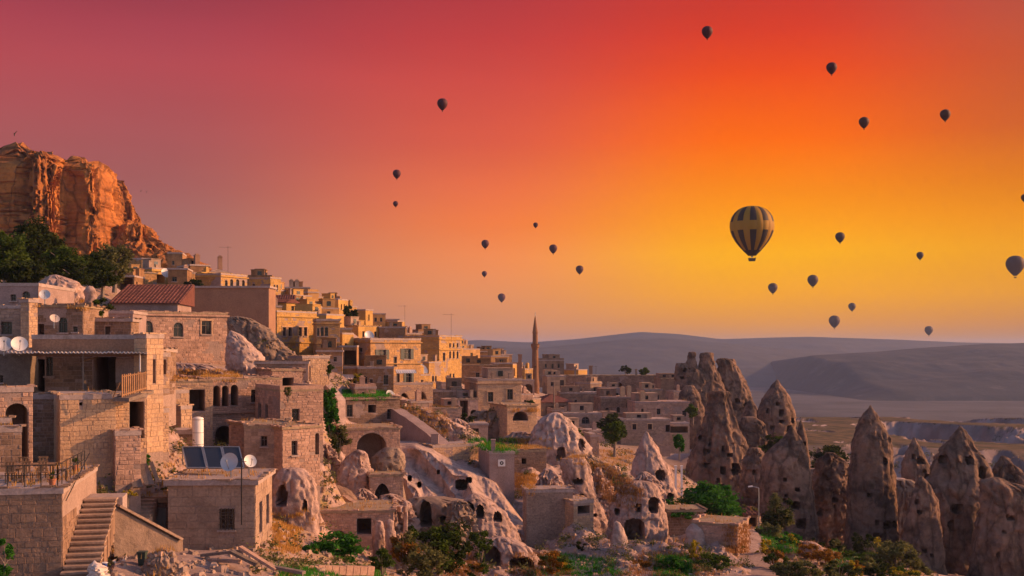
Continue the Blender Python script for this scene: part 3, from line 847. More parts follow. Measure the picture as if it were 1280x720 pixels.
# --- front left: terrace with the stone stair, retaining walls
T1 = house('stone_terrace', 'rubble stone terrace with paved top, railing and outside stair', -70, 78, 617, 760, 42, yaw=12, dep=8, mat='stone_brown', ref='r', stone=(.40, .30, .5), pieces=True, roof='slab', cat='terrace', over=.06, found=.5)
house('retaining_wall', 'tall pale rubble retaining wall beneath the veranda house', 75, 145, 500, 592, 52, yaw=22, dep=5, mat='stone_cream', stone=(.36, .25, .35), pieces=True, cat='wall', ops=[('o', 99, 103, 503, 507)], roof='slab', over=.05)
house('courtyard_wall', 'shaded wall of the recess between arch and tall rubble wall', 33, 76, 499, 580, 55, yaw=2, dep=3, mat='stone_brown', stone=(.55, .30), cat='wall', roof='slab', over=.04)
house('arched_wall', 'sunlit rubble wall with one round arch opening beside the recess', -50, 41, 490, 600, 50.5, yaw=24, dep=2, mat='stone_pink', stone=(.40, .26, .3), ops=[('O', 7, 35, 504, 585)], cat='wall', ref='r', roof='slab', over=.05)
house('stepped_wall', 'low stepped rubble wall in front of the arched wall', -40, 27, 540, 620, 47.5, yaw=20, dep=1.2, mat='stone_brown', stone=(.45, .28, .3), cat='wall', ref='r', roof='slab', over=.03)
house('stepped_wall', 'short upper step of wall standing left of arch', -40, 14, 529, 620, 48.6, yaw=20, dep=.9, mat='stone_brown', stone=(.45, .28, .3), cat='wall', ref='r', roof='slab', over=.03)
house('ruined_wall', 'sunlit broken wall with dark doorway below the wooden fence', 143, 183, 498, 560, 54, yaw=28, dep=3, ground=False, mat='stone_cream', stone=(.45, .28, .3), ops=[('o', 162, 180, 502, 548)], cat='wall', roof='slab', over=.04)
house('ruined_wall', 'crumbling lower wall stepping down beside tall rubble wall', 144, 176, 545, 600, 52.5, yaw=22, dep=2, ground=False, mat='stone_pink', stone=(.40, .26, .4), cat='wall', roof='slab', over=.03)
# veranda house
V1 = house('veranda_house', 'flat roofed stone house with shaded veranda, canopy and dark doorways', 38, 186, 441, 492, 61, yaw=3, dep=6, mat='stone_brown', stone=(.7, .32), roof='slab', over=.1,
           ops=[('o', 40, 56, 449, 490), ('w', 57, 66, 446, 470), ('o', 116, 145, 446, 490)], lops=())
house('plank_house', 'weathered grey shed wall of upright planks beside veranda', -60, 38, 443, 492, 60, yaw=2, dep=5, mat='wood_grey', cat='shed', ref='r', roof='slab', ops=[('w', 0, 4, 469, 478)])
house('parapet_wall', 'long brown parapet wall on veranda house roof', 40, 184, 424, 439, 58.6, yaw=1, dep=1, mat='plaster_brown', cat='wall', roof='slab', over=.03, found=.3, ground=False)
house('stone_pier', 'tall sunlit ashlar pier with slit window at veranda end', 183, 204, 423, 560, 57, yaw=50, dep=.9, mat='stone_cream', stone=(.55, .30, .15), ops=[('o', 191, 194.5, 449, 479)], cat='pier', pieces=True, roof='slab', over=.05)
house('stone_buttress', 'low sunlit stone buttress leaning beside the ashlar pier', 199, 211, 516, 560, 58.5, yaw=40, dep=1.5, mat='stone_cream', stone=(.5, .3), cat='buttress', roof='slab', over=.02)
house('stone_bay', 'small sunlit bay with arched opening behind the ashlar pier', 202, 212, 446, 480, 60, yaw=40, dep=2, mat='stone_cream', stone=(.5, .3), ops=[('O', 204, 208, 449, 468)], cat='bay', roof='slab', found=.6, ground=False)
# second row, left
house('plaster_house', 'mauve plastered house with one tiny square window', -60, 48, 358, 392, 80, yaw=4, dep=8, mat='plaster', ref='r', ops=[('w', 13, 20, 368, 376)], roof='slab')
house('grey_house', 'grey block house with one two-pane window above dishes', -60, 43, 386, 440, 74, yaw=4, dep=5, mat='stone_grey', stone=(.6, .3), ref='r', ops=[('w', 1, 15, 402, 418)], roof='slab')
house('stone_pier', 'narrow sunlit stone pier between grey house and dish house', 36, 47, 378, 437, 71, yaw=50, dep=.8, mat='stone_cream', stone=(.5, .3), cat='pier', roof='slab', over=.08)
house('stone_house', 'low stone house with oval dish on its wall and golden grass roof', 46, 104, 384, 430, 73, yaw=5, dep=6, mat='stone_brown', stone=(.55, .3), ops=[('o', 46.5, 55, 405, 424), ('w', 91, 97, 408, 415)], roof='flat')
house('garden_wall', 'low dark stone wall running behind the veranda parapet', 104, 164, 402, 430, 76, yaw=4, dep=2, mat='stone_brown', stone=(.5, .28), cat='wall', roof='slab', ops=[('d', 131, 138, 408, 424)])
house('round_corner_house', 'small mauve house with rounded gable wall beside yellow-green tree', 128, 166, 392, 430, 92, yaw=6, dep=5, mat='plaster', roof='slab')
house('tiled_house', 'long house with dark red tiled roof and pale wall strip', 140, 222, 379, 396, 114, yaw=5, dep=7, mat='plaster', roof='shed', found=3)
HR = house('rubble_house', 'pink rubble stone house with three arched windows in a row', 165, 284, 391, 456, 104, yaw=30, dep=7, mat='stone_pink', stone=(.42, .26, .35), cornice=[393],
           ops=[('a', 217, 229, 403, 421), ('t', 252, 264, 401, 418), ('a', 179, 191, 401, 418), ('w', 211, 219, 446, 455)], roof='flat')
house('boundary_wall', 'big plain reddish plaster wall above the rubble house', 222, 336, 360, 425, 132, yaw=-1, dep=3.5, mat='plaster_brown', cat='wall', roof='slab', over=.2)
# houses under the castle rock
house('cave_house', 'pale blocky house with small window at foot of castle cliff', 160, 179, 324, 345, 190, yaw=4, dep=6, mat='plaster', ops=[('w', 166, 170, 330, 337)], roof='slab')
house('cave_house', 'rounded pale house stuck to castle slope beside blocky one', 177, 191, 324, 346, 186, yaw=24, dep=6, mat='plaster', roof='slab')
house('stone_house', 'little ruined house with bright doorway front below castle', 168, 196, 341, 364, 170, yaw=35, dep=6, mat='stone_pink', stone=(.6, .35), ops=[('w', 174, 178, 344, 349)], roof='flat')
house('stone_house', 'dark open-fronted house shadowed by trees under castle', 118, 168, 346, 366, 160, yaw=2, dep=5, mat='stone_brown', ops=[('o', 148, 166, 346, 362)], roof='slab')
house('stone_house', 'small house with sunlit balcony ledge under castle slope', 190, 212, 336, 362, 172, yaw=45, dep=5, mat='stone_yellow', ops=[('o', 196, 206, 343, 354)], roof='slab', cornice=[338])
house('stone_house', 'square dark house with tiny window on castle slope', 209, 228, 317, 340, 190, yaw=10, dep=6, mat='stone_brown', ops=[('w', 215, 218, 326, 331)], roof='slab')
house('stone_house', 'low brown house with long wall beside dark garden hedge', 210, 234, 337, 362, 165, yaw=8, dep=5, mat='stone_brown', ops=[('w', 215, 221, 346, 352)], roof='slab')
house('stone_house', 'house with tall red-brown chimney and blue-shaded wall', 238, 262, 332, 360, 180, yaw=30, dep=6, mat='stone_grey', roof='slab', chim=[(246, 2.0, .9, 'plaster_brown')], ops=[('w', 252, 257, 338, 344)])
house('stone_house', 'house with bluish hip roof and stove pipe chimney', 262, 288, 341, 362, 186, yaw=20, dep=8, mat='stone_pink', roof='hip', roofmat='stone_grey', chim=[(275, 3.2, .8, 'plaster_brown')])
house('arched_house', 'golden house with row of arched windows above the reddish wall', 276, 309, 343, 362, 172, yaw=56, dep=6, mat='stone_yellow', stone=(.6, .35), ops=[('a', 281, 284.5, 350, 359), ('a', 287.5, 291.5, 349, 359), ('a', 295, 299, 349, 359), ('a', 302.5, 306, 350, 359)], roof='slab', cornice=[345])
house('stone_house', 'dark plain house between arched golden house and tower', 308, 340, 348, 372, 188, yaw=6, dep=6, mat='stone_brown', roof='slab', par=.4)
house('tower_house', 'golden tower house with two narrow windows', 338, 351, 348, 392, 182, yaw=52, dep=4.5, mat='stone_yellow', stone=(.6, .35), ops=[('a', 342, 344, 356, 363), ('a', 345.5, 347.5, 356, 363)], roof='slab')
house('stone_house', 'cream house below twin chimney house on skyline', 350, 368, 364, 392, 195, yaw=45, dep=6, mat='stone_cream', roof='slab', ops=[('w', 355, 358, 370, 376)])
house('stone_house', 'skyline house with two capped chimneys on flat roof', 356, 388, 360, 384, 208, yaw=12, dep=7, mat='stone_brown', roof='slab', chim=[(364, 1.6, .9, 'stone_grey'), (371, 1.6, .9, 'stone_grey')], ops=[('w', 372, 376, 367, 373)])
house('stone_house', 'brown house with one dark window below skyline roof terrace', 366, 390, 370, 396, 192, yaw=40, dep=6, mat='stone_yellow', roof='slab', ops=[('w', 373, 376, 371, 377), ('w', 381, 384, 373, 378)])
house('stone_house', 'small house with railed roof next to twin chimneys', 385, 398, 366, 385, 205, yaw=30, dep=5, mat='stone_pink', roof='slab', par=.5)
house('stone_house', 'dark skyline house with stepped parapet before golden corner tower', 401, 425, 374, 396, 212, yaw=6, dep=6, mat='stone_grey', roof='slab', par=.4, ops=[('w', 408, 411, 381, 386)])
house('tower_house', 'golden skyline corner house with tall slit windows', 423, 435, 375, 398, 208, yaw=55, dep=5, mat='stone_yellow', roof='slab', ops=[('a', 426, 427.5, 380, 387), ('a', 429.5, 431, 380, 387)])
house('stone_house', 'dark roofed cottage squeezed behind four-window golden house', 338, 366, 376, 394, 172, yaw=10, dep=6, mat='stone_brown', roof='shed', ops=[('w', 350, 353, 384, 389)])
house('stone_house', 'cream cottage gable beside dark roofed cottage', 358, 372, 378, 396, 168, yaw=48, dep=5, mat='stone_yellow', roof='gable')
house('stone_house', 'small golden box house with flat roof over pink house', 380, 402, 384, 398, 176, yaw=48, dep=5, mat='stone_yellow', roof='slab', ops=[('w', 386, 389, 387, 392)])
house('stone_house', 'pale house with white wall strip below skyline row', 396, 424, 386, 400, 190, yaw=20, dep=5, mat='plaster', roof='slab', ops=[('w', 409, 413, 389, 395)])
house('mansion', 'golden ashlar house with two pairs of tall windows', 346, 396, 390, 446, 150, yaw=48, dep=7, mat='stone_yellow', stone=(.7, .35, .12), smat=None,
      ops=[('t', 353, 357.5, 409, 420), ('t', 360, 364.5, 409, 420), ('t', 372.5, 377, 409, 420), ('t', 379.5, 383.5, 409, 420)], roof='slab', cornice=[395, 428])
house('mansion', 'pink ashlar house with triple arched windows and street door', 396, 425, 401, 446, 147, yaw=14, dep=7, mat='stone_pink', stone=(.7, .35, .12),
      ops=[('a', 394.5 + 0, 399, 410, 420), ('a', 401, 404.5, 409, 420), ('a', 406, 410, 409, 420), ('d', 401, 405, 431, 440)], roof='slab', cornice=[404, 429])
house('stone_house', 'golden vaulted house with tiny window behind pink ashlar house', 408, 430, 394, 420, 163, yaw=50, dep=7, mat='stone_yellow', roof='slab', ops=[('w', 421, 424, 402, 406)])
house('stone_house', 'stone house with dark flat roof right of pink ashlar house', 415, 440, 412, 440, 156, yaw=10, dep=5, mat='stone_pink', stone=(.6, .35), roof='slab')
house('stone_house', 'small golden house with dark doorway garage below', 428, 442, 418, 458, 150, yaw=46, dep=4, mat='stone_yellow', roof='slab', ops=[('w', 431, 434, 429, 432)])
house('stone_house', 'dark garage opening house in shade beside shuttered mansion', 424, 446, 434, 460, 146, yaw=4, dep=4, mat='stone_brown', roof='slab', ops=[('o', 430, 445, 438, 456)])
house('mansion', 'cream mansion with green shuttered windows above an arcade', 463, 526, 425, 492, 150, yaw=38, dep=9, mat='stone_cream', stone=(.7, .35, .12),
      ops=[('s', 473, 482, 437, 449), ('s', 504.5, 513, 436, 449), ('d', 492, 496, 446, 458), ('d', 495.5, 499.5, 467, 482), ('s', 507.5, 514, 465, 481)], lops=[('w', 449, 453, 435, 440)], roof='slab', cornice=[428, 455])
house('arcade', 'pointed arch arcade wall under the shuttered mansion', 440, 541, 482, 513, 143, yaw=20, dep=3, mat='stone_cream', stone=(.55, .3), ops=[('p', 498, 512, 491, 507), ('p', 522, 533, 489, 504)], roof='slab', cat='arcade')
house('stone_house', 'dark stone storehouse with flat parapet before the shuttered mansion', 447, 492, 461, 490, 140, yaw=6, dep=6, mat='stone_brown', stone=(.5, .3), roof='slab', ops=[('w', 462, 466, 474, 482)])
house('stone_house', 'grey terrace house with pale awning next to dark storehouse', 418, 447, 461, 484, 142, yaw=6, dep=5, mat='plaster', roof='slab', ops=[('w', 434, 440, 470, 480)])
# skyline, middle
house('stone_house', 'dark skyline house with golden edge above garden tree', 443, 458, 388, 408, 222, yaw=6, dep=5, mat='stone_brown', roof='slab')
house('stone_house', 'slim golden skyline house with paired slits', 457, 466, 388, 408, 220, yaw=52, dep=4, mat='stone_yellow', roof='slab', ops=[('w', 460.5, 462, 393, 400)])
house('stone_house', 'pink skyline house with two square windows', 464, 482, 393, 412, 224, yaw=12, dep=6, mat='stone_pink', roof='slab', ops=[('w', 468, 471, 397, 402), ('w', 475, 478, 397, 402)])
house('stone_house', 'low brown skyline house ending in golden corner', 481, 499, 400, 418, 226, yaw=8, dep=6, mat='stone_brown', roof='slab')
house('stone_house', 'tiny golden skyline annex beside low brown house', 497, 506, 402, 418, 224, yaw=50, dep=4, mat='stone_yellow', roof='slab')
house('stone_house', 'long dark stone house behind shuttered mansion roof', 474, 507, 410, 428, 200, yaw=4, dep=6, mat='stone_brown', stone=(.6, .35), roof='slab')
house('stone_house', 'golden grass-topped house left of long dark house', 448, 476, 408, 428, 196, yaw=45, dep=6, mat='stone_yellow', roof='flat')
house('stone_house', 'small roof room with parapet on skyline by antenna', 523, 543, 416, 432, 214, yaw=25, dep=5, mat='stone_brown', roof='slab', par=.5)
house('stone_house', 'dark brown house wall left of tall golden mansion', 526, 552, 421, 460, 192, yaw=4, dep=8, mat='stone_brown', stone=(.6, .35), roof='slab', ops=[('w', 534, 537, 442, 446)])
house('tower_house', 'tall golden mansion with three rows of windows', 549, 577, 421, 492, 186, yaw=50, dep=7, mat='stone_yellow', stone=(.7, .38, .12),
      ops=[('w', 561.5, 563.5, 429, 434), ('w', 566, 568, 429, 434), ('w', 571, 573, 429, 434), ('a', 561.5, 563.7, 439, 448), ('a', 566, 568.2, 439, 448), ('a', 570.8, 573, 439, 448), ('w', 553.5, 556.5, 441, 451), ('w', 562, 564, 467, 472), ('w', 566, 568, 467, 472)], roof='slab', cornice=[424, 437])
house('stone_house', 'golden two storey annex with dish in front of tall mansion', 536, 551, 454, 494, 176, yaw=48, dep=6, mat='stone_yellow', stone=(.6, .35), roof='slab', ops=[('w', 540, 542.5, 470, 477), ('w', 543.8, 545.8, 470, 477)])
house('stone_house', 'distant house with low balustrade right of golden mansion', 576, 600, 437, 458, 262, yaw=40, dep=6, mat='stone_cream', roof='slab', ops=[('w', 588, 591, 441, 446)])
house('stone_house', 'distant brown house with balustraded roof line', 600, 621, 440, 458, 268, yaw=16, dep=7, mat='stone_brown', roof='slab', par=.5)
house('stone_house', 'distant orange brown house in front of balustraded one', 614, 636, 446, 472, 250, yaw=18, dep=7, mat='stone_pink', roof='slab')
house('stone_house', 'small golden house with niche near the minaret foot', 640, 646, 456, 474, 240, yaw=52, dep=4, mat='stone_yellow', roof='slab', ops=[('O', 641.5, 644, 460, 470)])
house('stone_house', 'long rough dark wall house below golden mansion', 574, 622, 457, 482, 205, yaw=4, dep=6, mat='stone_brown', stone=(.6, .35), roof='flat')
house('stone_house', 'grey house block standing beneath the orange brown house', 618, 641, 455, 478, 225, yaw=8, dep=6, mat='stone_grey', roof='slab')
house('stone_house', 'large cream house with two dark windows facing valley', 597, 652, 476, 514, 150, yaw=14, dep=9, mat='stone_cream', stone=(.7, .35, .12), ops=[('t', 610, 616.5, 490, 502), ('t', 634, 641, 486.5, 499.5)], roof='slab', cornice=[479])
house('cave_house', 'low cave house with dark arch and recess beside cream house', 562, 598, 500, 530, 148, yaw=14, dep=5, mat='tuff_pink', ops=[('O', 588, 597, 512, 527), ('o', 575, 585, 490, 521)], roof='flat')
house('arched_ruin', 'ruined stone house with one wide round arch and grass top', 634, 671, 508, 562, 134, yaw=18, dep=6, mat='stone_cream', stone=(.5, .3), ops=[('O', 641, 660, 514, 526)], roof='flat')
house('stone_house', 'rubble cottage without windows below tall golden mansion', 540, 577, 512, 545, 135, yaw=12, dep=6, mat='stone_pink', stone=(.45, .3, .35), roof='flat')
house('stone_house', 'long shaded house wall behind the rubble cottage', 541, 580, 490, 514, 150, yaw=6, dep=5, mat='stone_brown', stone=(.6, .35), roof='slab')
house('stone_house', 'low dark cottage by cream two window house', 578, 610, 532, 552, 128, yaw=8, dep=4, mat='stone_pink', roof='slab')
# far village, right of the minaret
house('stone_house', 'distant square house with three windows behind minaret', 674, 705, 451, 474, 290, yaw=8, dep=10, mat='stone_brown', roof='slab', par=.5, ops=[('w', 681, 683.5, 455, 460), ('w', 689.5, 692, 455, 461), ('w', 697, 699.5, 455, 460)])
house('stone_house', 'distant pale house with dark doorway right of minaret', 684, 707, 471, 490, 262, yaw=8, dep=7, mat='stone_cream', roof='slab', ops=[('d', 700, 705, 475, 486)])
house('stone_house', 'distant plain house at minaret foot with dark arch', 648, 668, 476, 500, 250, yaw=6, dep=7, mat='stone_grey', roof='slab', ops=[('O', 655, 666, 480, 496)])
house('stone_house', 'tiny distant golden house on the far ridge', 723, 734, 463, 476, 300, yaw=45, dep=6, mat='stone_yellow', roof='slab')
house('ridge_wall', 'long distant ruined wall with two dark arches', 700, 830, 470, 500, 272, yaw=2, dep=8, mat='stone_brown', stone=(.8, .45), ops=[('O', 732, 742, 479, 490), ('O', 770, 778, 478, 490), ('w', 808, 812, 478, 484), ('O', 752, 756, 484, 492)], roof='flat', cat='wall')
house('stone_house', 'ridge house with low grassy roof left of big rock', 826, 850, 474, 500, 262, yaw=4, dep=8, mat='stone_brown', roof='flat')
house('pavilion', 'pavilion with wide red tiled hip roof on posts', 676, 716, 503, 520, 225, yaw=14, dep=8, mat='stone_brown', roof='hip', ops=[('o', 682, 692, 508, 517), ('o', 697, 708, 507, 517)], cat='pavilion')
house('stone_house', 'long low house of dull blocks behind the pavilion', 700, 752, 492, 515, 240, yaw=3, dep=7, mat='stone_brown', stone=(.7, .4), roof='slab', ops=[('w', 730, 735, 506, 513)])
house('stone_house', 'house with half-round fan window below the red pavilion', 704, 753, 518, 545, 200, yaw=6, dep=6, mat='stone_grey', stone=(.6, .35), roof='slab', ops=[('a', 727, 737, 521, 530)])
house('stone_house', 'flat roofed house with white roof terrace and chimneys', 751, 808, 498, 528, 222, yaw=6, dep=8, mat='stone_brown', stone=(.6, .35), roof='slab', roofmat='plaster', chim=[(778, 2.2, 1.0, 'stone_cream'), (786, 2.4, 1.0, 'stone_cream')], ops=[('w', 783, 787, 503, 510), ('w', 788, 792, 512, 518)])
house('stone_house', 'brown house with three tall windows and single chimney', 794, 862, 504, 532, 212, yaw=5, dep=8, mat='stone_pink', stone=(.6, .35), roof='slab', roofmat='plaster', chim=[(803, 2.2, 1.1, 'stone_cream')], ops=[('w', 801.5, 804.5, 511, 521), ('w', 821, 825.5, 511, 518), ('o', 845, 862, 528, 531)])
house('stone_house', 'grey house with two square windows above garden trees', 776, 838, 526, 556, 196, yaw=5, dep=6, mat='stone_grey', stone=(.6, .35), roof='slab', ops=[('t', 790.5, 795.5, 530, 537), ('t', 810, 815, 530, 537), ('o', 832, 850, 531, 540)])
house('stone_house', 'low pale garden building with dark awning opening', 836, 862, 530, 552, 198, yaw=5, dep=6, mat='stone_grey', roof='slab', ops=[('o', 838, 860, 533, 541)])
house('stone_house', 'little ruin wall standing right of pale dome rock', 738, 749, 546, 578, 124, yaw=6, dep=4, mat='stone_grey', stone=(.5, .3), roof='slab')
# arches house below the pale boulder
HA = house('arched_house', 'stone house with three tall arched windows over dark vault', 258, 352, 476, 590, 80, yaw=26, dep=8, mat='stone_pink', stone=(.45, .28, .2),
           ops=[('O', 266.5, 275, 482, 508), ('O', 277.5, 285.5, 482, 508), ('O', 288.5, 297.5, 481, 507), ('w', 314, 320.5, 487, 503), ('O', 269, 291, 532, 562), ('O', 252, 262, 540, 560)], roof='flat', cornice=[516])
house('stone_house', 'broken stone bay with brown wooden shutter by arched house', 212, 266, 479, 560, 77, yaw=20, dep=5, mat='stone_cream', stone=(.5, .3), roof='flat', ops=[('o', 237, 256, 487, 514)])
house('ruined_wall', 'sunlit stump of wall between pier and shuttered bay', 217, 236, 492, 560, 72, yaw=36, dep=2, mat='stone_cream', stone=(.5, .3), cat='wall', roof='slab', over=.02)
house('ruined_wall', 'small sunlit broken stump beside the white tank', 226, 240, 512, 556, 69, yaw=42, dep=1.5, mat='stone_cream', stone=(.45, .3), cat='wall', roof='slab', over=.02)
house('garden_wall', 'low wall of big horizontal blocks left of white tank', 197, 245, 543, 585, 65, yaw=8, dep=2, mat='stone_brown', stone=(.9, .3), cat='wall', roof='slab', over=.03)
house('stone_house', 'ashlar house with tiny window and plants on its roof edge', 350, 404, 490, 548, 76, yaw=24, dep=6, mat='stone_pink', stone=(.55, .3, .15), ops=[('w', 365, 374, 511, 527)], roof='flat', par=.3)
house('stone_house', 'small stone house with square window opening above ashlar house', 340, 378, 464, 492, 92, yaw=24, dep=5, mat='stone_pink', stone=(.5, .3), ops=[('o', 353, 367, 472, 487)], roof='flat')
house('garden_wall', 'low broad wall top with brick coping under boulder slope', 318, 385, 455, 470, 96, yaw=8, dep=2.5, mat='stone_brown', stone=(.5, .25), cat='wall', roof='slab', over=.1)
house('ruined_wall', 'pale ruined pillars with gap standing by ivy', 378, 412, 448, 490, 100, yaw=30, dep=3, mat='stone_cream', stone=(.45, .3), ops=[('o', 381, 388, 458, 486)], cat='wall', roof='slab', over=.04)
house('stone_house', 'block house with single square window behind solar panels', 305, 354, 536, 604, 68, yaw=8, dep=7, mat='stone_grey', stone=(.50, .28, .15), ops=[('w', 326, 334, 545, 558)], roof='flat')
house('stone_house', 'sunlit pink house with tall window and small arched door', 353, 400, 537, 606, 67.5, yaw=34, dep=7, mat='stone_pink', stone=(.55, .3, .15), ops=[('w', 364.5, 371.5, 551, 569), ('O', 394, 404, 541, 568)], roof='flat')
# lower front house
HG = house('stone_house', 'large ashlar block house with barred window and flat slab roof', 210, 319, 606, 684, 53, yaw=3, dep=4.8, mat='stone_grey', stone=(.95, .44, .2), pieces=True, ops=[('w', 274, 293, 636, 662)], rops=[('o', 324, 327.5, 627, 666), ('o', 332.5, 336, 618, 655)], roof='slab', over=.2, rseed=4, ref='r')
house('stone_house', 'small stone annex with pale metal door under stair', 172, 211, 628, 684, 55, yaw=2, dep=5, mat='stone_brown', stone=(.6, .3), ops=[('d', 187, 207, 635, 672, 'door_metal')], roof='slab', roofmat='roof_earth')
# mid hillside blocks
house('cave_house', 'roofed ruin with two lit window holes beside ivy', 424, 500, 500, 540, 112, yaw=20, dep=6, mat='stone_brown', stone=(.5, .3), ops=[('w', 424.5, 431.5, 506, 521), ('w', 433.5, 441, 506, 521), ('o', 460, 470, 506, 516)], roof='flat')
house('vaulted_ruin', 'ruined wall with huge round vault opening above boulder', 428, 500, 538, 600, 98, yaw=16, dep=6, mat='stone_pink', stone=(.4, .28, .35), ops=[('O', 446, 483, 541, 592)], roof='flat')
house('niche_wall', 'weathered wall with pointed arch niche above rock ledge', 462, 504, 596, 632, 88, yaw=10, dep=3, mat='tuff_pink', stone=(.5, .3, .35), smat='stone_pink', ops=[('p', 468.5, 487, 604, 626)], cat='wall', roof='flat')
house('retaining_wall', 'long ruined retaining wall with dark square hole above fig bushes', 395, 492, 642, 700, 74, yaw=6, dep=5, mat='stone_pink', stone=(.45, .28, .35), ops=[('O', 412, 433, 663, 700), ('o', 446, 464, 648, 668)], cat='wall', roof='flat')
house('retaining_wall', 'low pale boundary wall with dry grass behind ashlar end wall', 363, 402, 664, 700, 68, yaw=6, dep=1.5, mat='stone_cream', stone=(.8, .4, .3), cat='wall', roof='slab', over=.03)
house('lawn_house', 'plain tan house with small picture sign below lawn terrace', 612, 643, 568, 618, 98, yaw=10, dep=7, mat='plaster', roof='slab', over=.05)
house('stone_house', 'dark ruined cottage with dry grass right of tan house', 643, 683, 565, 592, 106, yaw=10, dep=5, mat='stone_brown', stone=(.45, .3, .35), roof='flat', ops=[('o', 652, 658, 573, 580)])
house('retaining_wall', 'sunlit rubble wall holding up the lawn terrace', 541, 600, 560, 585, 103, yaw=24, dep=3, mat='stone_cream', stone=(.45, .28, .35), cat='wall', roof='slab', over=.03)
house('brick_wall', 'tall patterned retaining wall of small dark-jointed bricks', 658, 716, 616, 684, 88, yaw=6, dep=2.5, mat='stone_grey', stone=(.30, .22, .1), cat='wall', roof='slab', over=.05)
house('ruined_wall', 'small bright ruined room with broken walls beside patterned wall', 717, 742, 630, 664, 87, yaw=20, dep=3, mat='stone_cream', stone=(.45, .28, .3), ops=[('o', 722, 737, 632, 642)], cat='wall', roof='slab', over=.02)
house('rubble_wall', 'thick rubble garden wall bordering the footpath', 866, 922, 655, 700, 84, yaw=-24, dep=4, mat='stone_pink', stone=(.45, .3, .4), cat='wall', roof='flat')
house('garden_wall', 'low terrace wall under the leafy fig tree', 834, 880, 640, 668, 92, yaw=4, dep=3, mat='stone_brown', stone=(.5, .3), cat='wall', roof='flat')
house('gate_shed', 'small dark shed with red-brown roof beside lamp post', 934, 947, 643, 660, 108, yaw=5, dep=2.5, mat='stone_brown', cat='shed', ops=[('o', 936, 945, 647, 658)], roof='shed', found=.8)

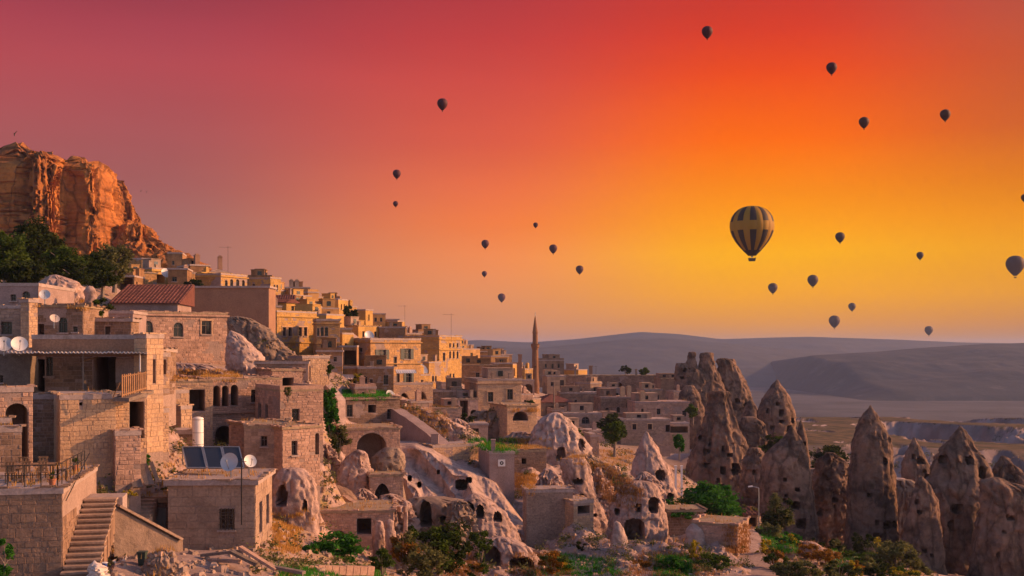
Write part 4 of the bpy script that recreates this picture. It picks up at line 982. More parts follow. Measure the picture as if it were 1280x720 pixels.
# more of the dense far village
for spec in (
    ('cube house with three tiny windows under the far ridge', 752, 776, 486, 506, 246, 8, 6, 'stone_grey', [('w', 756, 759, 491, 496), ('w', 763, 766, 491, 496), ('w', 770, 773, 491, 496)]),
    ('squat pale house under ridge wall arches', 806, 828, 488, 508, 240, 10, 6, 'stone_cream', [('w', 812, 816, 493, 499)]),
    ('pink cottage at far right of village street', 842, 858, 490, 512, 235, 12, 5, 'stone_pink', [('d', 848, 852, 500, 510)]),
    ('sunlit step roofed cottage by pavilion left corner', 655, 676, 500, 520, 220, 36, 5, 'stone_cream', [('w', 662, 666, 505, 511)]),
    ('grey lean-to house in front of pavilion posts', 690, 708, 514, 530, 210, 10, 5, 'stone_grey', [('o', 696, 702, 519, 529)]),
    ('dark cottage with broad arch below ridge', 716, 736, 486, 502, 252, 6, 6, 'stone_brown', [('O', 722, 730, 490, 501)]),
    ('cream roof room above long low block house', 738, 752, 480, 494, 250, 30, 5, 'stone_cream', [('w', 742, 745, 484, 489)]),
    ('brown terrace house right of fan window house', 752, 778, 524, 548, 205, 8, 6, 'stone_brown', [('w', 758, 762, 530, 537), ('d', 768, 772, 532, 545)]),
    ('small whitewashed room behind garden tree', 736, 756, 540, 560, 178, 12, 5, 'plaster', [('w', 742, 746, 545, 551)]),
    ('pink walled yard house above dome rock', 700, 728, 538, 556, 172, 16, 5, 'stone_pink', [('d', 710, 714, 544, 555)]),
    ('tan stair house between cream house and minaret', 650, 666, 494, 516, 200, 24, 5, 'stone_pink', [('w', 655, 658, 500, 506)]),
    ('dark flat house on skyline left of chimney stack', 622, 640, 444, 460, 276, 20, 6, 'stone_grey', [('w', 628, 631, 448, 453)]),
    ('golden little house beside minaret shaft', 656, 666, 462, 480, 252, 44, 5, 'stone_yellow', [('w', 660, 662, 467, 472)]),
    ('brown skyline house with notch parapet behind golden mansion', 578, 592, 432, 446, 280, 30, 6, 'stone_cream', [('w', 583, 586, 436, 441)]),
    ('mauve house tucked under golden annex', 552, 576, 482, 500, 168, 14, 5, 'plaster', [('w', 558, 561, 487, 493), ('w', 566, 569, 487, 493)]),
    ('orange lit cottage above arcade end', 520, 538, 470, 488, 160, 40, 5, 'stone_yellow', [('w', 526, 529, 475, 481)]),
    ('cream stepped house above four-window house roofline', 372, 394, 380, 394, 184, 40, 6, 'stone_cream', [('w', 379, 382, 384, 389)]),
    ('golden cabin squeezed at castle slope end', 252, 270, 344, 362, 176, 44, 5, 'stone_yellow', [('w', 259, 262, 350, 355)]),
    ('pink boxy house under square dark house', 226, 244, 342, 362, 170, 26, 5, 'stone_pink', [('w', 233, 236, 348, 353)]),
    ('tiny skyline cabin between twin chimney house and dark house', 392, 404, 372, 388, 208, 34, 5, 'stone_yellow', [('w', 396, 399, 377, 381)]),
    ('orange skyline cottage right of corner tower', 434, 446, 384, 402, 214, 40, 5, 'stone_yellow', [('w', 438, 441, 389, 394)]),
    ('brown cottage row house over mansion roof edge', 506, 526, 418, 434, 204, 30, 6, 'stone_pink', [('w', 512, 515, 422, 427)]),
    ('pale house with paired windows under dark roofed cottage', 340, 352, 384, 402, 164, 20, 5, 'stone_pink', [('w', 343, 345.5, 388, 393), ('w', 347, 349.5, 388, 393)]),
    ('shaded low store house at street below pink ashlar house', 396, 428, 440, 462, 138, 8, 5, 'stone_brown', [('o', 404, 412, 447, 460), ('w', 417, 421, 446, 452)]),
    ('rough stone hut below storehouse terrace', 444, 470, 486, 502, 130, 16, 5, 'stone_pink', [('w', 452, 456, 490, 496)]),
    ('ruined room with tall gap above rubble cottage', 514, 540, 504, 524, 132, 22, 5, 'stone_pink', [('o', 520, 526, 508, 522)])):
    lab, x0, x1, yt, yb, Yq, yw_, dp, mt, op = spec
    house('stone_house', lab, x0, x1, yt, yb, Yq, yaw=yw_, dep=dp, mat=mt, ops=op, stone=(.6, .34), roof='slab', par=.35 if int(x0) % 3 == 0 else 0, chim=[((x0 * 2 + x1) / 3, 1.3, .7, mt)] if int(x0) % 2 == 0 else ())
# ================================================================== rocks
# castle rock: several buttresses of one cliff
cr = thing('castle_rock', 'towering orange castle cliff riddled with holes above the village', 'cliff', P(80, 330, 300))
def cpart(name, out, Y, **k): rock(name, None, out, Y, parent=cr, mat='castle_rock', fine=.5, skirt=8, cat=None, zs=.28, crest=3.2, **k)
cpart('cliff_face', [(188, 4, 28), (191, -16, 48), (195, -40, 64), (199, -55, 76), (203, -70, 89), (208, -80, 99), (215, -88, 103), (240, -92, 105), (280, -100, 107), (320, -110, 108), (350, -120, 110)], 296, ratio=.5, sq=9, amp=.07, flute=.14, yaw=-8, seed=2, holes=[(37, 260, 6, 9), (45, 262, 5, 6), (20, 262, 3, 5), (12, 282, 4, 12), (28, 275, 3, 5), (60, 240, 4, 3)], rough=.13)
cpart('cliff_face', [(198, 94, 100), (202, 92, 112), (207, 90, 124), (214, 90, 132), (224, 90, 135), (240, 90, 136), (280, 88, 138), (310, 86, 142), (345, 82, 148)], 297, ratio=1.6, sq=9, amp=.07, flute=.2, yaw=-7, seed=3, holes=[(116, 264, 6, 8), (104, 240, 4, 5)], rough=.16)
cpart('cliff_face', [(208, 104, 120), (218, 106, 132), (226, 110, 146), (229, 110, 152), (242, 112, 156), (256, 112, 163), (272, 112, 168), (300, 110, 172), (345, 106, 186)], 320, ratio=.8, sq=5, amp=.09, flute=.18, yaw=32, seed=5, holes=[(134, 241, 6, 5), (143, 243, 4, 5)], rough=.14)
cpart('pinnacle', [(197, 90, 95), (201, 88, 96), (206, 88, 95), (214, 86, 96)], 306, ratio=.8, amp=.15, seed=4)
cpart('cliff_face', [(278, 160, 178), (290, 150, 192), (302, 140, 204), (312, 132, 216), (320, 126, 232), (330, 120, 250), (350, 110, 268)], 300, ratio=.55, sq=2.4, amp=.22, flute=.10, seed=6, fr=2.0, holes=[(170, 300, 4, 4), (186, 308, 6, 4), (196, 318, 5, 4), (160, 315, 8, 5)])
cpart('cliff_face', [(312, 205, 222), (322, 190, 240), (332, 180, 256), (350, 170, 272)], 280, ratio=.6, amp=.25, seed=7, fr=2.0)
for a in ((60, 345, 280), (150, 350, 270), (240, 348, 260), (-60, 345, 280)): gp(*a)

rock('boulder', 'knobbly pink rock outcrop with small arched hole below the trees', [(345, 62, 78), (352, 52, 96), (362, 50, 104), (380, 46, 110)], 92, amp=.22, fr=1.6, mat='tuff_pink', seed=11, holes=[(78, 369, 5, 7, 1)])
rock('boulder', 'short pink rock pillar standing beside the grass roofed house', [(359, 108, 116), (366, 105, 121), (378, 106, 121), (390, 104, 124)], 84, amp=.2, mat='tuff_pink', seed=12)
rock('boulder', 'big smooth sunlit boulder beside the rubble house', [(414, 286, 292), (422, 283, 306), (436, 282, 320), (450, 282, 329), (462, 284, 330), (474, 286, 330)], 97, ratio=.9, amp=.14, mat='tuff_pale', seed=13)
rock('rock_slope', 'brown stony slope between boulder and reddish wall', [(396, 286, 306), (404, 284, 328), (416, 288, 342), (432, 296, 356), (448, 304, 372), (466, 310, 386)], 104, ratio=.5, amp=.12, mat='tuff_brown', seed=14)
rock('boulder', 'rubbly low outcrop under rubble house with dry grass', [(455, 205, 260), (462, 200, 286), (474, 200, 300), (484, 200, 305)], 92, amp=.2, fr=1.6, mat='tuff_pink', seed=15, ratio=.5)
# carved rocks in the middle
rock('boulder', 'tall egg shaped pink boulder with scarred right flank', [(563, 443, 452), (568, 434, 457), (578, 426, 460), (590, 420, 467), (602, 417, 471), (616, 419, 468), (632, 420, 466)], 90, amp=.10, flute=.07, seed=21, ratio=.8)
rock('boulder', 'dark overhanging boulder lodged in the round vault', [(560, 480, 500), (566, 470, 506), (578, 464, 508), (590, 464, 506), (602, 468, 504)], 92, amp=.14, mat='tuff_brown', seed=22)
rock('cave_rock', 'rounded cave dwelling front with carved pillar relief', [(586, 352, 378), (592, 346, 388), (604, 340, 394), (622, 338, 396), (642, 336, 397), (656, 334, 398)], 66, amp=.08, flute=.06, seed=23, ratio=.7, holes=[(381, 632, 6, 12, 1), (352, 620, 12, 26, 1)], mat='tuff_pink', hd=1.6)
rock('cave_rock', 'low grey rock with tall pointed cave entrance', [(604, 396, 416), (612, 392, 436), (624, 390, 446), (645, 388, 452)], 80, amp=.08, seed=24, ratio=.6, holes=[(409, 627, 11, 27, 1), (437, 633, 9, 8)], mat='tuff_grey')
rock('cave_rock', 'wide cave mouth rock face with dark chambers behind bushes', [(622, 516, 560), (627, 508, 594), (640, 504, 606), (660, 504, 612), (685, 506, 620), (700, 508, 624)], 86, ratio=.5, amp=.07, flute=.06, seed=28, mat='tuff_brown', holes=[(532, 642, 14, 32, 1), (554, 650, 6, 11, 1), (519, 650, 5, 14, 1)], hd=4, res=1.2)
rock('cave_rock', 'hollowed pink rock with pillared openings above arch rock', [(618, 586, 600), (626, 578, 616), (640, 575, 632), (660, 580, 644), (680, 590, 652), (700, 596, 660)], 84.5, yaw=20, ratio=.6, amp=.09, flute=.08, seed=29, mat='tuff_pink', holes=[(586, 638, 13, 20, 1), (600, 640, 9, 17, 1), (588, 656, 14, 9), (622, 646, 10, 12, 1), (636, 677, 8, 9)], hd=2.6, res=1.3)
rock('cave_rock', 'low arched rock shelter with two openings above grass', [(672, 614, 636), (676, 600, 648), (684, 592, 660), (696, 588, 670), (712, 586, 682)], 79, ratio=.55, amp=.06, flute=.04, seed=30, mat='tuff_pink', holes=[(614, 697, 23, 28, 1), (652, 704, 30, 16, 1)], hd=3.5, res=1.3)
rock('boulder', 'pair of upright pink rock stubs behind fig bushes', [(652, 470, 478), (662, 467, 480), (690, 466, 484), (706, 464, 488)], 72, amp=.12, seed=32, mat='tuff_pink')
rock('boulder', 'tapering pink rock stub next to yellow bush', [(650, 484, 490), (664, 481, 494), (690, 482, 500), (708, 480, 504)], 71, amp=.12, seed=33, mat='tuff_pink')
rock('stone_post', 'slim sunlit stone post under the rock ledge', [(628, 504.5, 509), (640, 504.5, 509.5), (665, 504, 510), (690, 503, 511)], 80, amp=.05, seed=34, mat='tuff_pale', flute=.01, fine=.03, cat='post', sq=4)
# right middle
rock('dome_rock', 'pale rounded rock dome with grass crown and cave slits', [(516, 688, 700), (524, 676, 712), (538, 668, 724), (552, 662, 733), (566, 660, 740), (582, 660, 744)], 120, ratio=.8, amp=.08, flute=.10, seed=41, mat='tuff_pale', holes=[(727, 556, 7, 14), (701, 567, 9, 16, 1)], hd=1.8)
rock('boulder', 'pink shelf of rock beneath the round arch ruin', [(540, 640, 660), (550, 626, 672), (566, 620, 684), (580, 618, 690)], 122, ratio=.6, amp=.14, seed=42, mat='tuff_pink')
rock('cave_rock', 'broad grey rock with eye shaped hole beside patterned wall', [(572, 700, 732), (580, 698, 737), (596, 702, 740), (612, 706, 744), (630, 710, 752), (655, 716, 764), (688, 718, 776)], 93, yaw=25, ratio=.7, amp=.07, flute=.06, seed=43, mat='tuff_pink', holes=[(722, 602, 12, 6), (744, 644, 4, 4), (727, 622, 5, 10, 1)], hd=1.6)
rock('rock_slope', 'hummock covered with rusty dry grass between rocks', [(570, 716, 742), (584, 712, 770), (600, 716, 796), (616, 730, 812), (640, 745, 826)], 101, ratio=.5, amp=.08, seed=44, mat='tuff_brown')
rock('cave_rock', 'large rounded boulder dwelling with big round cave mouth', [(602, 786, 812), (610, 776, 822), (624, 768, 828), (640, 762, 832), (664, 758, 834), (690, 762, 834), (706, 766, 834)], 88, ratio=.7, amp=.05, flute=.04, seed=45, mat='tuff_pink', holes=[(793, 664, 25, 30), (817, 632, 12, 20), (815, 694, 20, 18, 1), (772, 640, 6, 8), (798, 635, 7, 10)], hd=3.2, res=1.3)
rock('fairy_chimney', 'slanted pink rock cone with single dark window', [(541, 806, 810), (552, 801, 815), (566, 796, 824), (584, 790, 834), (604, 786, 842), (630, 784, 850), (660, 782, 856)], 110, ratio=.8, amp=.05, flute=.06, seed=46, mat='tuff_pink', holes=[(825.5, 594, 11, 13), (838, 622, 7, 10)], hd=2.2, cat='rock')
rock('boulder', 'small pale boulder at mouth of the round cave', [(653, 767, 774), (660, 765, 780), (672, 763, 784), (682, 762, 786)], 82, amp=.12, seed=47, mat='tuff_pale')
rock('boulder', 'shrub covered pale cone left of grey two window house', [(545, 806, 812), (556, 798, 820), (570, 794, 826)], 150, amp=.1, seed=48, mat='tuff_pink')
rock('boulder', 'pointed sunlit rock at the end of garden terrace', [(655, 862, 872), (662, 858, 880), (676, 858, 884)], 84, amp=.12, seed=49, mat='tuff_pale')
rock('rock_slope', 'broken earth bank holding the old terrace below arcade', [(508, 496, 520), (516, 494, 545), (530, 492, 575), (548, 500, 600), (565, 508, 615)], 116, ratio=.45, amp=.10, seed=50, mat='tuff_pink')
rock('rock_slope', 'shaded rocky bank under the cream two window house', [(514, 596, 636), (524, 580, 640), (540, 570, 640), (560, 566, 642)], 138, ratio=.4, amp=.12, seed=51, mat='tuff_brown')
# ruined castle group on the ridge
rg = thing('ruined_rock_castle', 'jagged ruin of hollowed rock pinnacles on the ridge', 'rock', P(890, 520, 240))
def rpart(out, Y=240, **k): rock('pinnacle', None, out, Y, parent=rg, mat='tuff_grey', skirt=6, cat=None, fine=.2, **k)
rpart([(454, 845, 862), (462, 844, 882), (480, 843, 890), (500, 842, 896), (530, 840, 900)], sq=3, amp=.07, flute=.05, seed=61, ratio=.6, holes=[(853, 473, 6, 2), (866, 462, 4, 5), (856, 462, 3, 4)], hd=5)
rpart([(440, 861, 869), (443, 859, 871), (448, 860, 868), (456, 856, 872), (475, 854, 876)], sq=2.6, amp=.08, seed=62)
rpart([(441, 876, 891), (444, 874, 893), (449, 876, 891), (458, 873, 895), (480, 870, 904), (505, 868, 912), (530, 866, 916)], sq=2.6, amp=.06, seed=63, ratio=.7)
rpart([(448, 896, 910), (452, 895, 918), (458, 897, 920), (475, 896, 930), (495, 893, 938), (515, 888, 944), (535, 884, 946)], Y=242, sq=2.3, amp=.05, flute=.09, seed=64, ratio=.6, holes=[(922, 502, 4, 5), (932, 507, 3, 5)])
rpart([(449, 908, 918), (454, 906, 920), (462, 910, 925), (480, 912, 934), (500, 914, 941), (520, 914, 946), (535, 914, 948)], Y=247, sq=2.3, amp=.05, seed=65)
rpart([(482, 856, 868), (492, 850, 874), (510, 846, 880), (528, 842, 884)], Y=228, amp=.1, seed=66)
for x in (845, 880, 915, 945): gp(x, 524, 236)
# fairy chimneys
rock('fairy_chimney', 'broad tent shaped fairy chimney with flat dark cap ledge', [(489, 886, 911), (494, 885, 913), (500, 887, 911), (512, 884, 916), (530, 878, 922), (555, 868, 932), (580, 860, 939), (605, 856, 945), (635, 852, 948)], 168, ratio=.7, amp=.05, flute=.13, seed=71, mat='tuff_grey', cat='fairy chimney', nh=7,
     holes=[(876, 547, 6, 6), (881, 565, 3, 8), (883, 582, 6, 4), (904, 589, 6, 9), (919, 586, 8, 14), (927, 612, 5, 11), (913, 569, 5, 3), (898, 600, 4, 4)], hd=3)
rock('fairy_chimney', 'pointed smooth fairy chimney standing alone behind the others', [(475, 970, 973), (480, 966, 976), (490, 959, 983), (503, 951, 990), (515, 947, 993), (530, 946, 994), (548, 948, 994), (566, 944, 998)], 202, ratio=.9, amp=.04, flute=.06, seed=72, mat='tuff_grey', cat='fairy chimney', nh=7, holes=[(978, 515, 4, 6), (978, 527, 4, 5), (965, 534, 4, 4), (991, 526, 3, 4), (987, 536, 5, 8)], hd=2.5)
rock('fairy_chimney', 'speckled brown fairy chimney with bright right rim and two cave holes', [(533, 988, 991), (538, 986, 994), (546, 981, 1000), (556, 968, 1005), (566, 958, 1008), (580, 952, 1010), (600, 949, 1013), (625, 948, 1018), (650, 952, 1021), (676, 956, 1022)], 128, ratio=.8, amp=.05, flute=.06, seed=73, mat='tuff_grey', cat='fairy chimney', nh=7, holes=[(994, 632, 12, 8), (1002, 655, 10, 12)], hd=2.5)
rock('fairy_chimney', 'thin leaning rock fin rising behind the speckled chimney', [(526, 1000, 1002), (534, 997, 1005), (548, 996, 1009), (570, 996, 1012), (600, 996, 1014)], 134, ratio=.9, amp=.06, seed=74, ground=False, mat='tuff_grey', cat='fairy chimney', nh=7)
rock('fairy_chimney', 'tallest slender fairy chimney with sharp tip and dark flanks', [(507, 1087, 1089), (512, 1083, 1092), (522, 1077, 1098), (535, 1071, 1107), (548, 1067, 1113), (565, 1065, 1115), (590, 1062, 1117), (620, 1060, 1119), (655, 1059, 1121), (697, 1056, 1122)], 128, ratio=.85, amp=.05, flute=.09, seed=75, mat='tuff_grey', cat='fairy chimney', nh=7, holes=[(1107, 577, 3, 10), (1110, 656, 9, 10, 1), (1096, 670, 6, 6), (1119, 656, 3, 9)], hd=2)
rock('fairy_chimney', 'short pointed fairy chimney with one lit alcove', [(547, 1141, 1144), (553, 1138, 1147), (565, 1133, 1153), (580, 1128, 1161), (595, 1127, 1166), (612, 1128, 1168), (630, 1126, 1170)], 162, ratio=.9, amp=.05, flute=.06, seed=76, ground=False, mat='tuff_grey', cat='fairy chimney', nh=7, holes=[(1151, 577, 10, 7), (1159, 598, 6, 10)], hd=1.6)
rock('dome_rock', 'pale low rock dome between two fairy chimneys', [(598, 1112, 1130), (604, 1108, 1142), (614, 1108, 1148), (630, 1106, 1150)], 150, ratio=.7, amp=.05, seed=77, ground=False, mat='tuff_pale')
rock('fairy_chimney', 'widest double peaked fairy chimney with square window holes', [(533, 1198, 1202), (538, 1195, 1206), (548, 1189, 1212), (560, 1178, 1220), (575, 1169, 1230), (592, 1164, 1238), (606, 1154, 1241), (620, 1146, 1243), (650, 1140, 1246), (680, 1134, 1250), (712, 1130, 1254)], 124, ratio=.75, amp=.05, flute=.10, seed=78, mat='tuff_grey', cat='fairy chimney', nh=7,
     holes=[(1179, 575, 12, 10), (1212, 576, 9, 11), (1228, 591, 8, 15), (1197, 636, 15, 11), (1189, 657, 6, 13), (1156, 676, 8, 12), (1178, 697, 6, 7)], hd=2.2)
rock('fairy_chimney', 'rough cliff chimney with flat grassy top beyond the double peak', [(597, 1236, 1250), (602, 1226, 1262), (610, 1228, 1290), (640, 1226, 1310), (680, 1218, 1320), (726, 1212, 1330)], 116, ratio=.6, amp=.07, flute=.10, seed=79, mat='tuff_grey', cat='fairy chimney', nh=7, holes=[(1265, 648, 7, 5)], hd=1)
rock('rock_wall', 'dark layered rock wall in shade between two chimneys', [(586, 1012, 1062), (592, 1006, 1068), (620, 1004, 1070), (660, 1002, 1074), (695, 1000, 1076)], 142, ratio=.4, sq=3.5, amp=.06, seed=80, mat='tuff_brown', holes=[(1030, 610, 8, 5), (1035, 643, 8, 6)], cat='rock')
rock('rock_wall', 'rough shaded rock foot joining the tall chimney and double peak', [(600, 1120, 1140), (612, 1112, 1160), (640, 1110, 1168), (670, 1108, 1176), (705, 1106, 1180)], 138, ratio=.5, sq=3, amp=.1, seed=81, mat='tuff_brown', cat='rock', holes=[(1136, 664, 8, 10)])
rock('rock_wall', 'grey rock wall in front of the pointed chimney', [(521, 928, 945), (530, 924, 958), (560, 922, 962), (580, 920, 964)], 186, ratio=.5, sq=3, amp=.08, seed=82, ground=False, mat='tuff_grey', cat='rock')
rock('boulder', 'low pink boulders heaped by the footpath bend', [(678, 1004, 1020), (684, 1000, 1030), (694, 996, 1036)], 92, amp=.15, seed=83, mat='tuff_pink')
rock('boulder', 'small dark boulder among shrubs beside footpath', [(683, 974, 990), (689, 970, 996), (698, 966, 1000)], 90, amp=.15, seed=84, mat='tuff_brown')
rock('fairy_chimney', 'small distant pale cone on the valley rim', [(538, 1055, 1060), (546, 1050, 1066), (556, 1046, 1070)], 330, amp=.06, seed=85, mat='tuff_pale', cat='fairy chimney', nh=7)
# earth mound in the yard, lower left
rock('earth_mound', 'heap of rough earth and debris in the lower yard', [(690, 196, 210), (698, 184, 222), (710, 176, 232), (726, 170, 240)], 44, amp=.18, fr=1.8, fine=.2, seed=90, mat='rubble', cat='mound', ratio=.7)

# more rock packed between and in front of the chimneys
rock('rock_wall', 'broken brown rock shoulder left of the tall slender chimney', [(566, 1030, 1044), (578, 1022, 1058), (600, 1016, 1066), (640, 1012, 1072), (694, 1006, 1078)], 136, ratio=.5, amp=.14, flute=.1, seed=101, mat='tuff_grey', cat='rock', ground=False, holes=[(1044, 625, 6, 5), (1026, 640, 5, 7)])
rock('rock_wall', 'lumpy rock saddle joining speckled chimney to tent chimney', [(560, 936, 950), (575, 928, 960), (600, 924, 968), (640, 922, 972)], 150, ratio=.6, amp=.14, flute=.1, seed=102, mat='tuff_grey', cat='rock', ground=False, holes=[(943, 590, 4, 5)])
rock('rock_wall', 'jagged crest rising between double peak and rough cliff', [(570, 1250, 1256), (584, 1240, 1272), (604, 1232, 1290), (640, 1230, 1310)], 150, ratio=.6, amp=.16, flute=.1, seed=103, mat='tuff_grey', cat='rock', ground=False)
rock('fairy_chimney', 'stubby cone crowding the left foot of double peak', [(596, 1150, 1154), (606, 1144, 1162), (624, 1138, 1170), (660, 1132, 1176), (706, 1126, 1180)], 118, ratio=.8, amp=.09, flute=.1, seed=104, mat='tuff_grey', cat='fairy chimney', nh=7, ground=False, holes=[(1150, 640, 5, 6)])
rock('fairy_chimney', 'blunt brown cone behind tent chimney and pointed chimney', [(500, 936, 940), (508, 932, 946), (524, 926, 952), (545, 922, 956)], 214, ratio=.9, amp=.08, seed=105, mat='tuff_grey', cat='fairy chimney', nh=7, ground=False)
rock('fairy_chimney', 'small grey spike right of the thin rock fin', [(560, 1022, 1025), (570, 1018, 1030), (590, 1014, 1036)], 170, ratio=.9, amp=.08, seed=106, mat='tuff_grey', cat='fairy chimney', nh=7, ground=False)
# jagged outcrops binding the cave rocks into one slope
for k, (lab, out, Y, mt, yw_) in enumerate((
        ('broken rock shelf left of broad grey rock', [(586, 680, 690), (598, 672, 702), (616, 668, 712), (640, 664, 718)], 98, 'tuff_pink', 25),
        ('rock rib descending beside rusty grass hummock', [(586, 744, 752), (604, 738, 764), (630, 736, 776), (664, 738, 786)], 94, 'tuff_pink', 30),
        ('crumbling rock nose over the round cave boulder', [(590, 800, 810), (600, 792, 822), (616, 786, 830), (640, 782, 836)], 96, 'tuff_pink', 25),
        ('rough tuff bank below egg boulder stairs', [(612, 446, 458), (622, 438, 470), (636, 432, 480), (652, 428, 488)], 84, 'tuff_pink', 20),
        ('low ragged rock foot under jagged cluster', [(618, 480, 496), (628, 470, 512), (644, 466, 520), (664, 464, 524)], 84, 'tuff_pink', 20),
        ('dark cracked rock wedge between cave mouth and hollowed rock', [(626, 566, 578), (638, 560, 592), (656, 556, 600), (690, 554, 606)], 83.5, 'tuff_brown', 15),
        ('pale rock shoulder under the arch ruin shelf', [(556, 632, 642), (566, 624, 656), (582, 618, 668), (600, 616, 676)], 112, 'tuff_pale', 25),
        ('shaded rock buttress beneath cave house arch', [(524, 566, 576), (534, 558, 588), (550, 552, 600), (572, 548, 612)], 124, 'tuff_pink', 25),
        ('tumbled pink crag left of vault ruin', [(556, 404, 412), (566, 396, 424), (584, 390, 432), (604, 388, 440)], 92, 'tuff_pink', 25))):
    rock('rock_outcrop', lab, out, Y, yaw=yw_, ratio=.65, amp=.20, flute=.16, fr=2.2, seed=120 + k, mat=mt, rough=.13, ground=False, fine=.18, skirt=4)

relief('tuff_slope', 'long pale slope of folded tuff ridges dropping from the lawn wall', [(496, 552), (520, 551), (540, 556), (552, 565), (575, 577), (600, 584), (620, 597), (634, 620), (648, 640), (664, 662), (684, 690), (700, 716)], 496, 716, 103, 87,
       (44, .66, .74), [(577, 606, 16, 14), (586, 600, 7, 8), (512, 598, 5, 8), (524, 606, 5, 8), (612, 640, 5, 6), (548, 590, 4, 5)], 'tuff_pale', amp=2.6, seed=3)

RT = [(496, 552), (520, 551), (540, 556), (552, 565), (575, 577), (600, 584), (620, 597), (634, 620), (648, 640), (664, 662), (684, 690), (700, 716)]
for px in range(505, 700, 18):
    t_ = float(np.interp(px, [p[0] for p in RT], [p[1] for p in RT]))
    for py in range(int(t_) + 6, 722, 22): gp(px, py + 10, 103 - 16 * (py - 551) / 165 + 2.5)
# ================================================================== terrain
for a in ((0, 735, 40), (130, 735, 39), (200, 728, 42), (260, 700, 48), (300, 690, 51), (345, 712, 50), (420, 716, 57), (470, 720, 60), (560, 730, 70), (640, 730, 74), (700, 708, 80), (760, 706, 82),
          (820, 715, 78), (880, 728, 72), (930, 725, 74), (945, 690, 84), (935, 672, 94), (930, 661, 104), (960, 664, 104), (1000, 690, 92), (1050, 712, 84), (1100, 716, 88), (1160, 716, 100), (1200, 722, 106), (1030, 690, 108),
          (1060, 735, 76), (900, 655, 112), (870, 650, 118), (1050, 588, 170), (1025, 562, 230), (1080, 560, 250), (1180, 600, 200), (1270, 610, 190), (1120, 590, 240), (1230, 580, 270),
          (150, 700, 44), (177, 692, 45.6), (131, 707, 42.5), (215, 698, 46.5), (160, 693, 47.5), (172, 690, 51), (178, 688, 53), (200, 686, 53.5), (190, 688, 52), (168, 694, 48.5), (185, 690, 51), (212, 688, 50), (240, 692, 49), (300, 692, 49), (345, 706, 51), (185, 640, 60), (0, 348, 115), (80, 352, 118), (140, 352, 128), (-100, 348, 115), (-200, 345, 115), (40, 342, 150), (120, 346, 170), (-80, 335, 170), (700, 640, 100), (660, 690, 84), (720, 690, 84), (500, 632, 88), (460, 632, 86)):
    gp(*a)
for a in ((1010, 692, 114), (1060, 694, 122), (1130, 696, 124), (1090, 650, 165), (1150, 650, 165), (1040, 640, 150), (1010, 620, 160)): gp(*a)
for x, y, z in ((-40, 6, -9), (-15, 4, -9), (0, 0, -9.5), (20, 4, -12), (-12, 25, -9), (0, 30, -11), (15, 30, -13), (35, 30, -16), (-35, 20, -7), (30, 70, -17), (45, 60, -19), (80, 60, -24), (60, 100, -26),
                (-110, 60, 4), (-140, 120, 9), (-210, 220, 16), (-200, 380, 30), (-90, 420, 0), (-20, 420, -12), (60, 420, -24), (-300, 200, 24), (-300, 400, 30), (-50, -40, -9), (50, -40, -14), (120, 40, -28)):
    GROUND.append((x, y, z))
G = np.array(GROUND, float)
_, iu = np.unique(np.round(G[:, :2] / .8), axis=0, return_index=True); G = G[iu]
def rbf_fit(G):
    d = np.linalg.norm(G[:, None, :2] - G[None, :, :2], axis=2)
    A = d + np.eye(len(G)) * -.6
    n = len(G); Pm = np.c_[np.ones(n), G[:, :2]]
    Mx = np.block([[A, Pm], [Pm.T, np.zeros((3, 3))]])
    return np.linalg.lstsq(Mx, np.r_[G[:, 2], np.zeros(3)], rcond=None)[0]
CO = rbf_fit(G)
def near_h(xy):
    out = np.empty(len(xy))
    for i in range(0, len(xy), 4000):
        q = xy[i:i + 4000]; d = np.linalg.norm(q[:, None, :] - G[None, :, :2], axis=2)
        out[i:i + 4000] = d @ CO[:-3] + CO[-3] + q @ CO[-2:]
    return out
def far_h(x, y):
    """valley floor beyond the village: badlands dropping to a flat plain"""
    t = np.clip((y - 330) / 700, 0, 1); t = t * t * (3 - 2 * t)
    right = np.clip((x / np.maximum(y, 1) + .12) / .22, 0, 1)
    z = -34 - 70 * t
    return z * right + (-18 - 60 * t) * (1 - right)
def sstep(a, b, v):
    t = np.clip((v - a) / (b - a), 0, 1); return t * t * (3 - 2 * t)
NXG, NYG = 300, 300
tt = np.tan(np.linspace(-1.02, 1.02, NXG))
yy = np.r_[np.linspace(-60, 14, 12), np.geomspace(17, 9000, NYG - 12)]
TX = np.zeros((NYG, NXG)); TY = np.zeros((NYG, NXG))
for i, y in enumerate(yy):
    TX[i] = tt * max(y, 40 - .3 * y if y < 17 else 36); TY[i] = y
XY = np.c_[TX.ravel(), TY.ravel()]
zn = near_h(XY); zf = far_h(XY[:, 0], XY[:, 1])
wn = 1 - sstep(230, 340, np.hypot(XY[:, 0] * .55, XY[:, 1]) + np.where(XY[:, 0] > 30, 60, -60))
zz = zn * wn + zf * (1 - wn)
for i in range(len(zz)):
    x, y = XY[i]
    if y > 2200: continue
    zz[i] += noise.fractal(Vector((x * .35, y * .35, 0)), 1, 2, 3) * .12
    f = 1 - wn[i]
    if f > .05 and y < 1500:
        amp = 5 * f * (1 - max(0, min(1, (y - 700) / 500)))
        r_ = (noise.ridged_multi_fractal(Vector((x * .026 + 5, y * .012, 0)), 1.0, 2.2, 5, 1.0, 2.0) - .9) * .8 + noise.fractal(Vector((x * .05, y * .03, 2)), 1, 2, 3) * .2
        zz[i] += amp * r_
me = bpy.data.meshes.new('ground')
idx = np.arange(NXG * NYG).reshape(NYG, NXG)
fc = np.stack([idx[:-1, :-1], idx[:-1, 1:], idx[1:, 1:], idx[1:, :-1]], -1).reshape(-1, 4)
me.from_pydata(np.c_[XY, zz].tolist(), [], fc.tolist())
me.polygons.foreach_set('use_smooth', [True] * len(me.polygons))

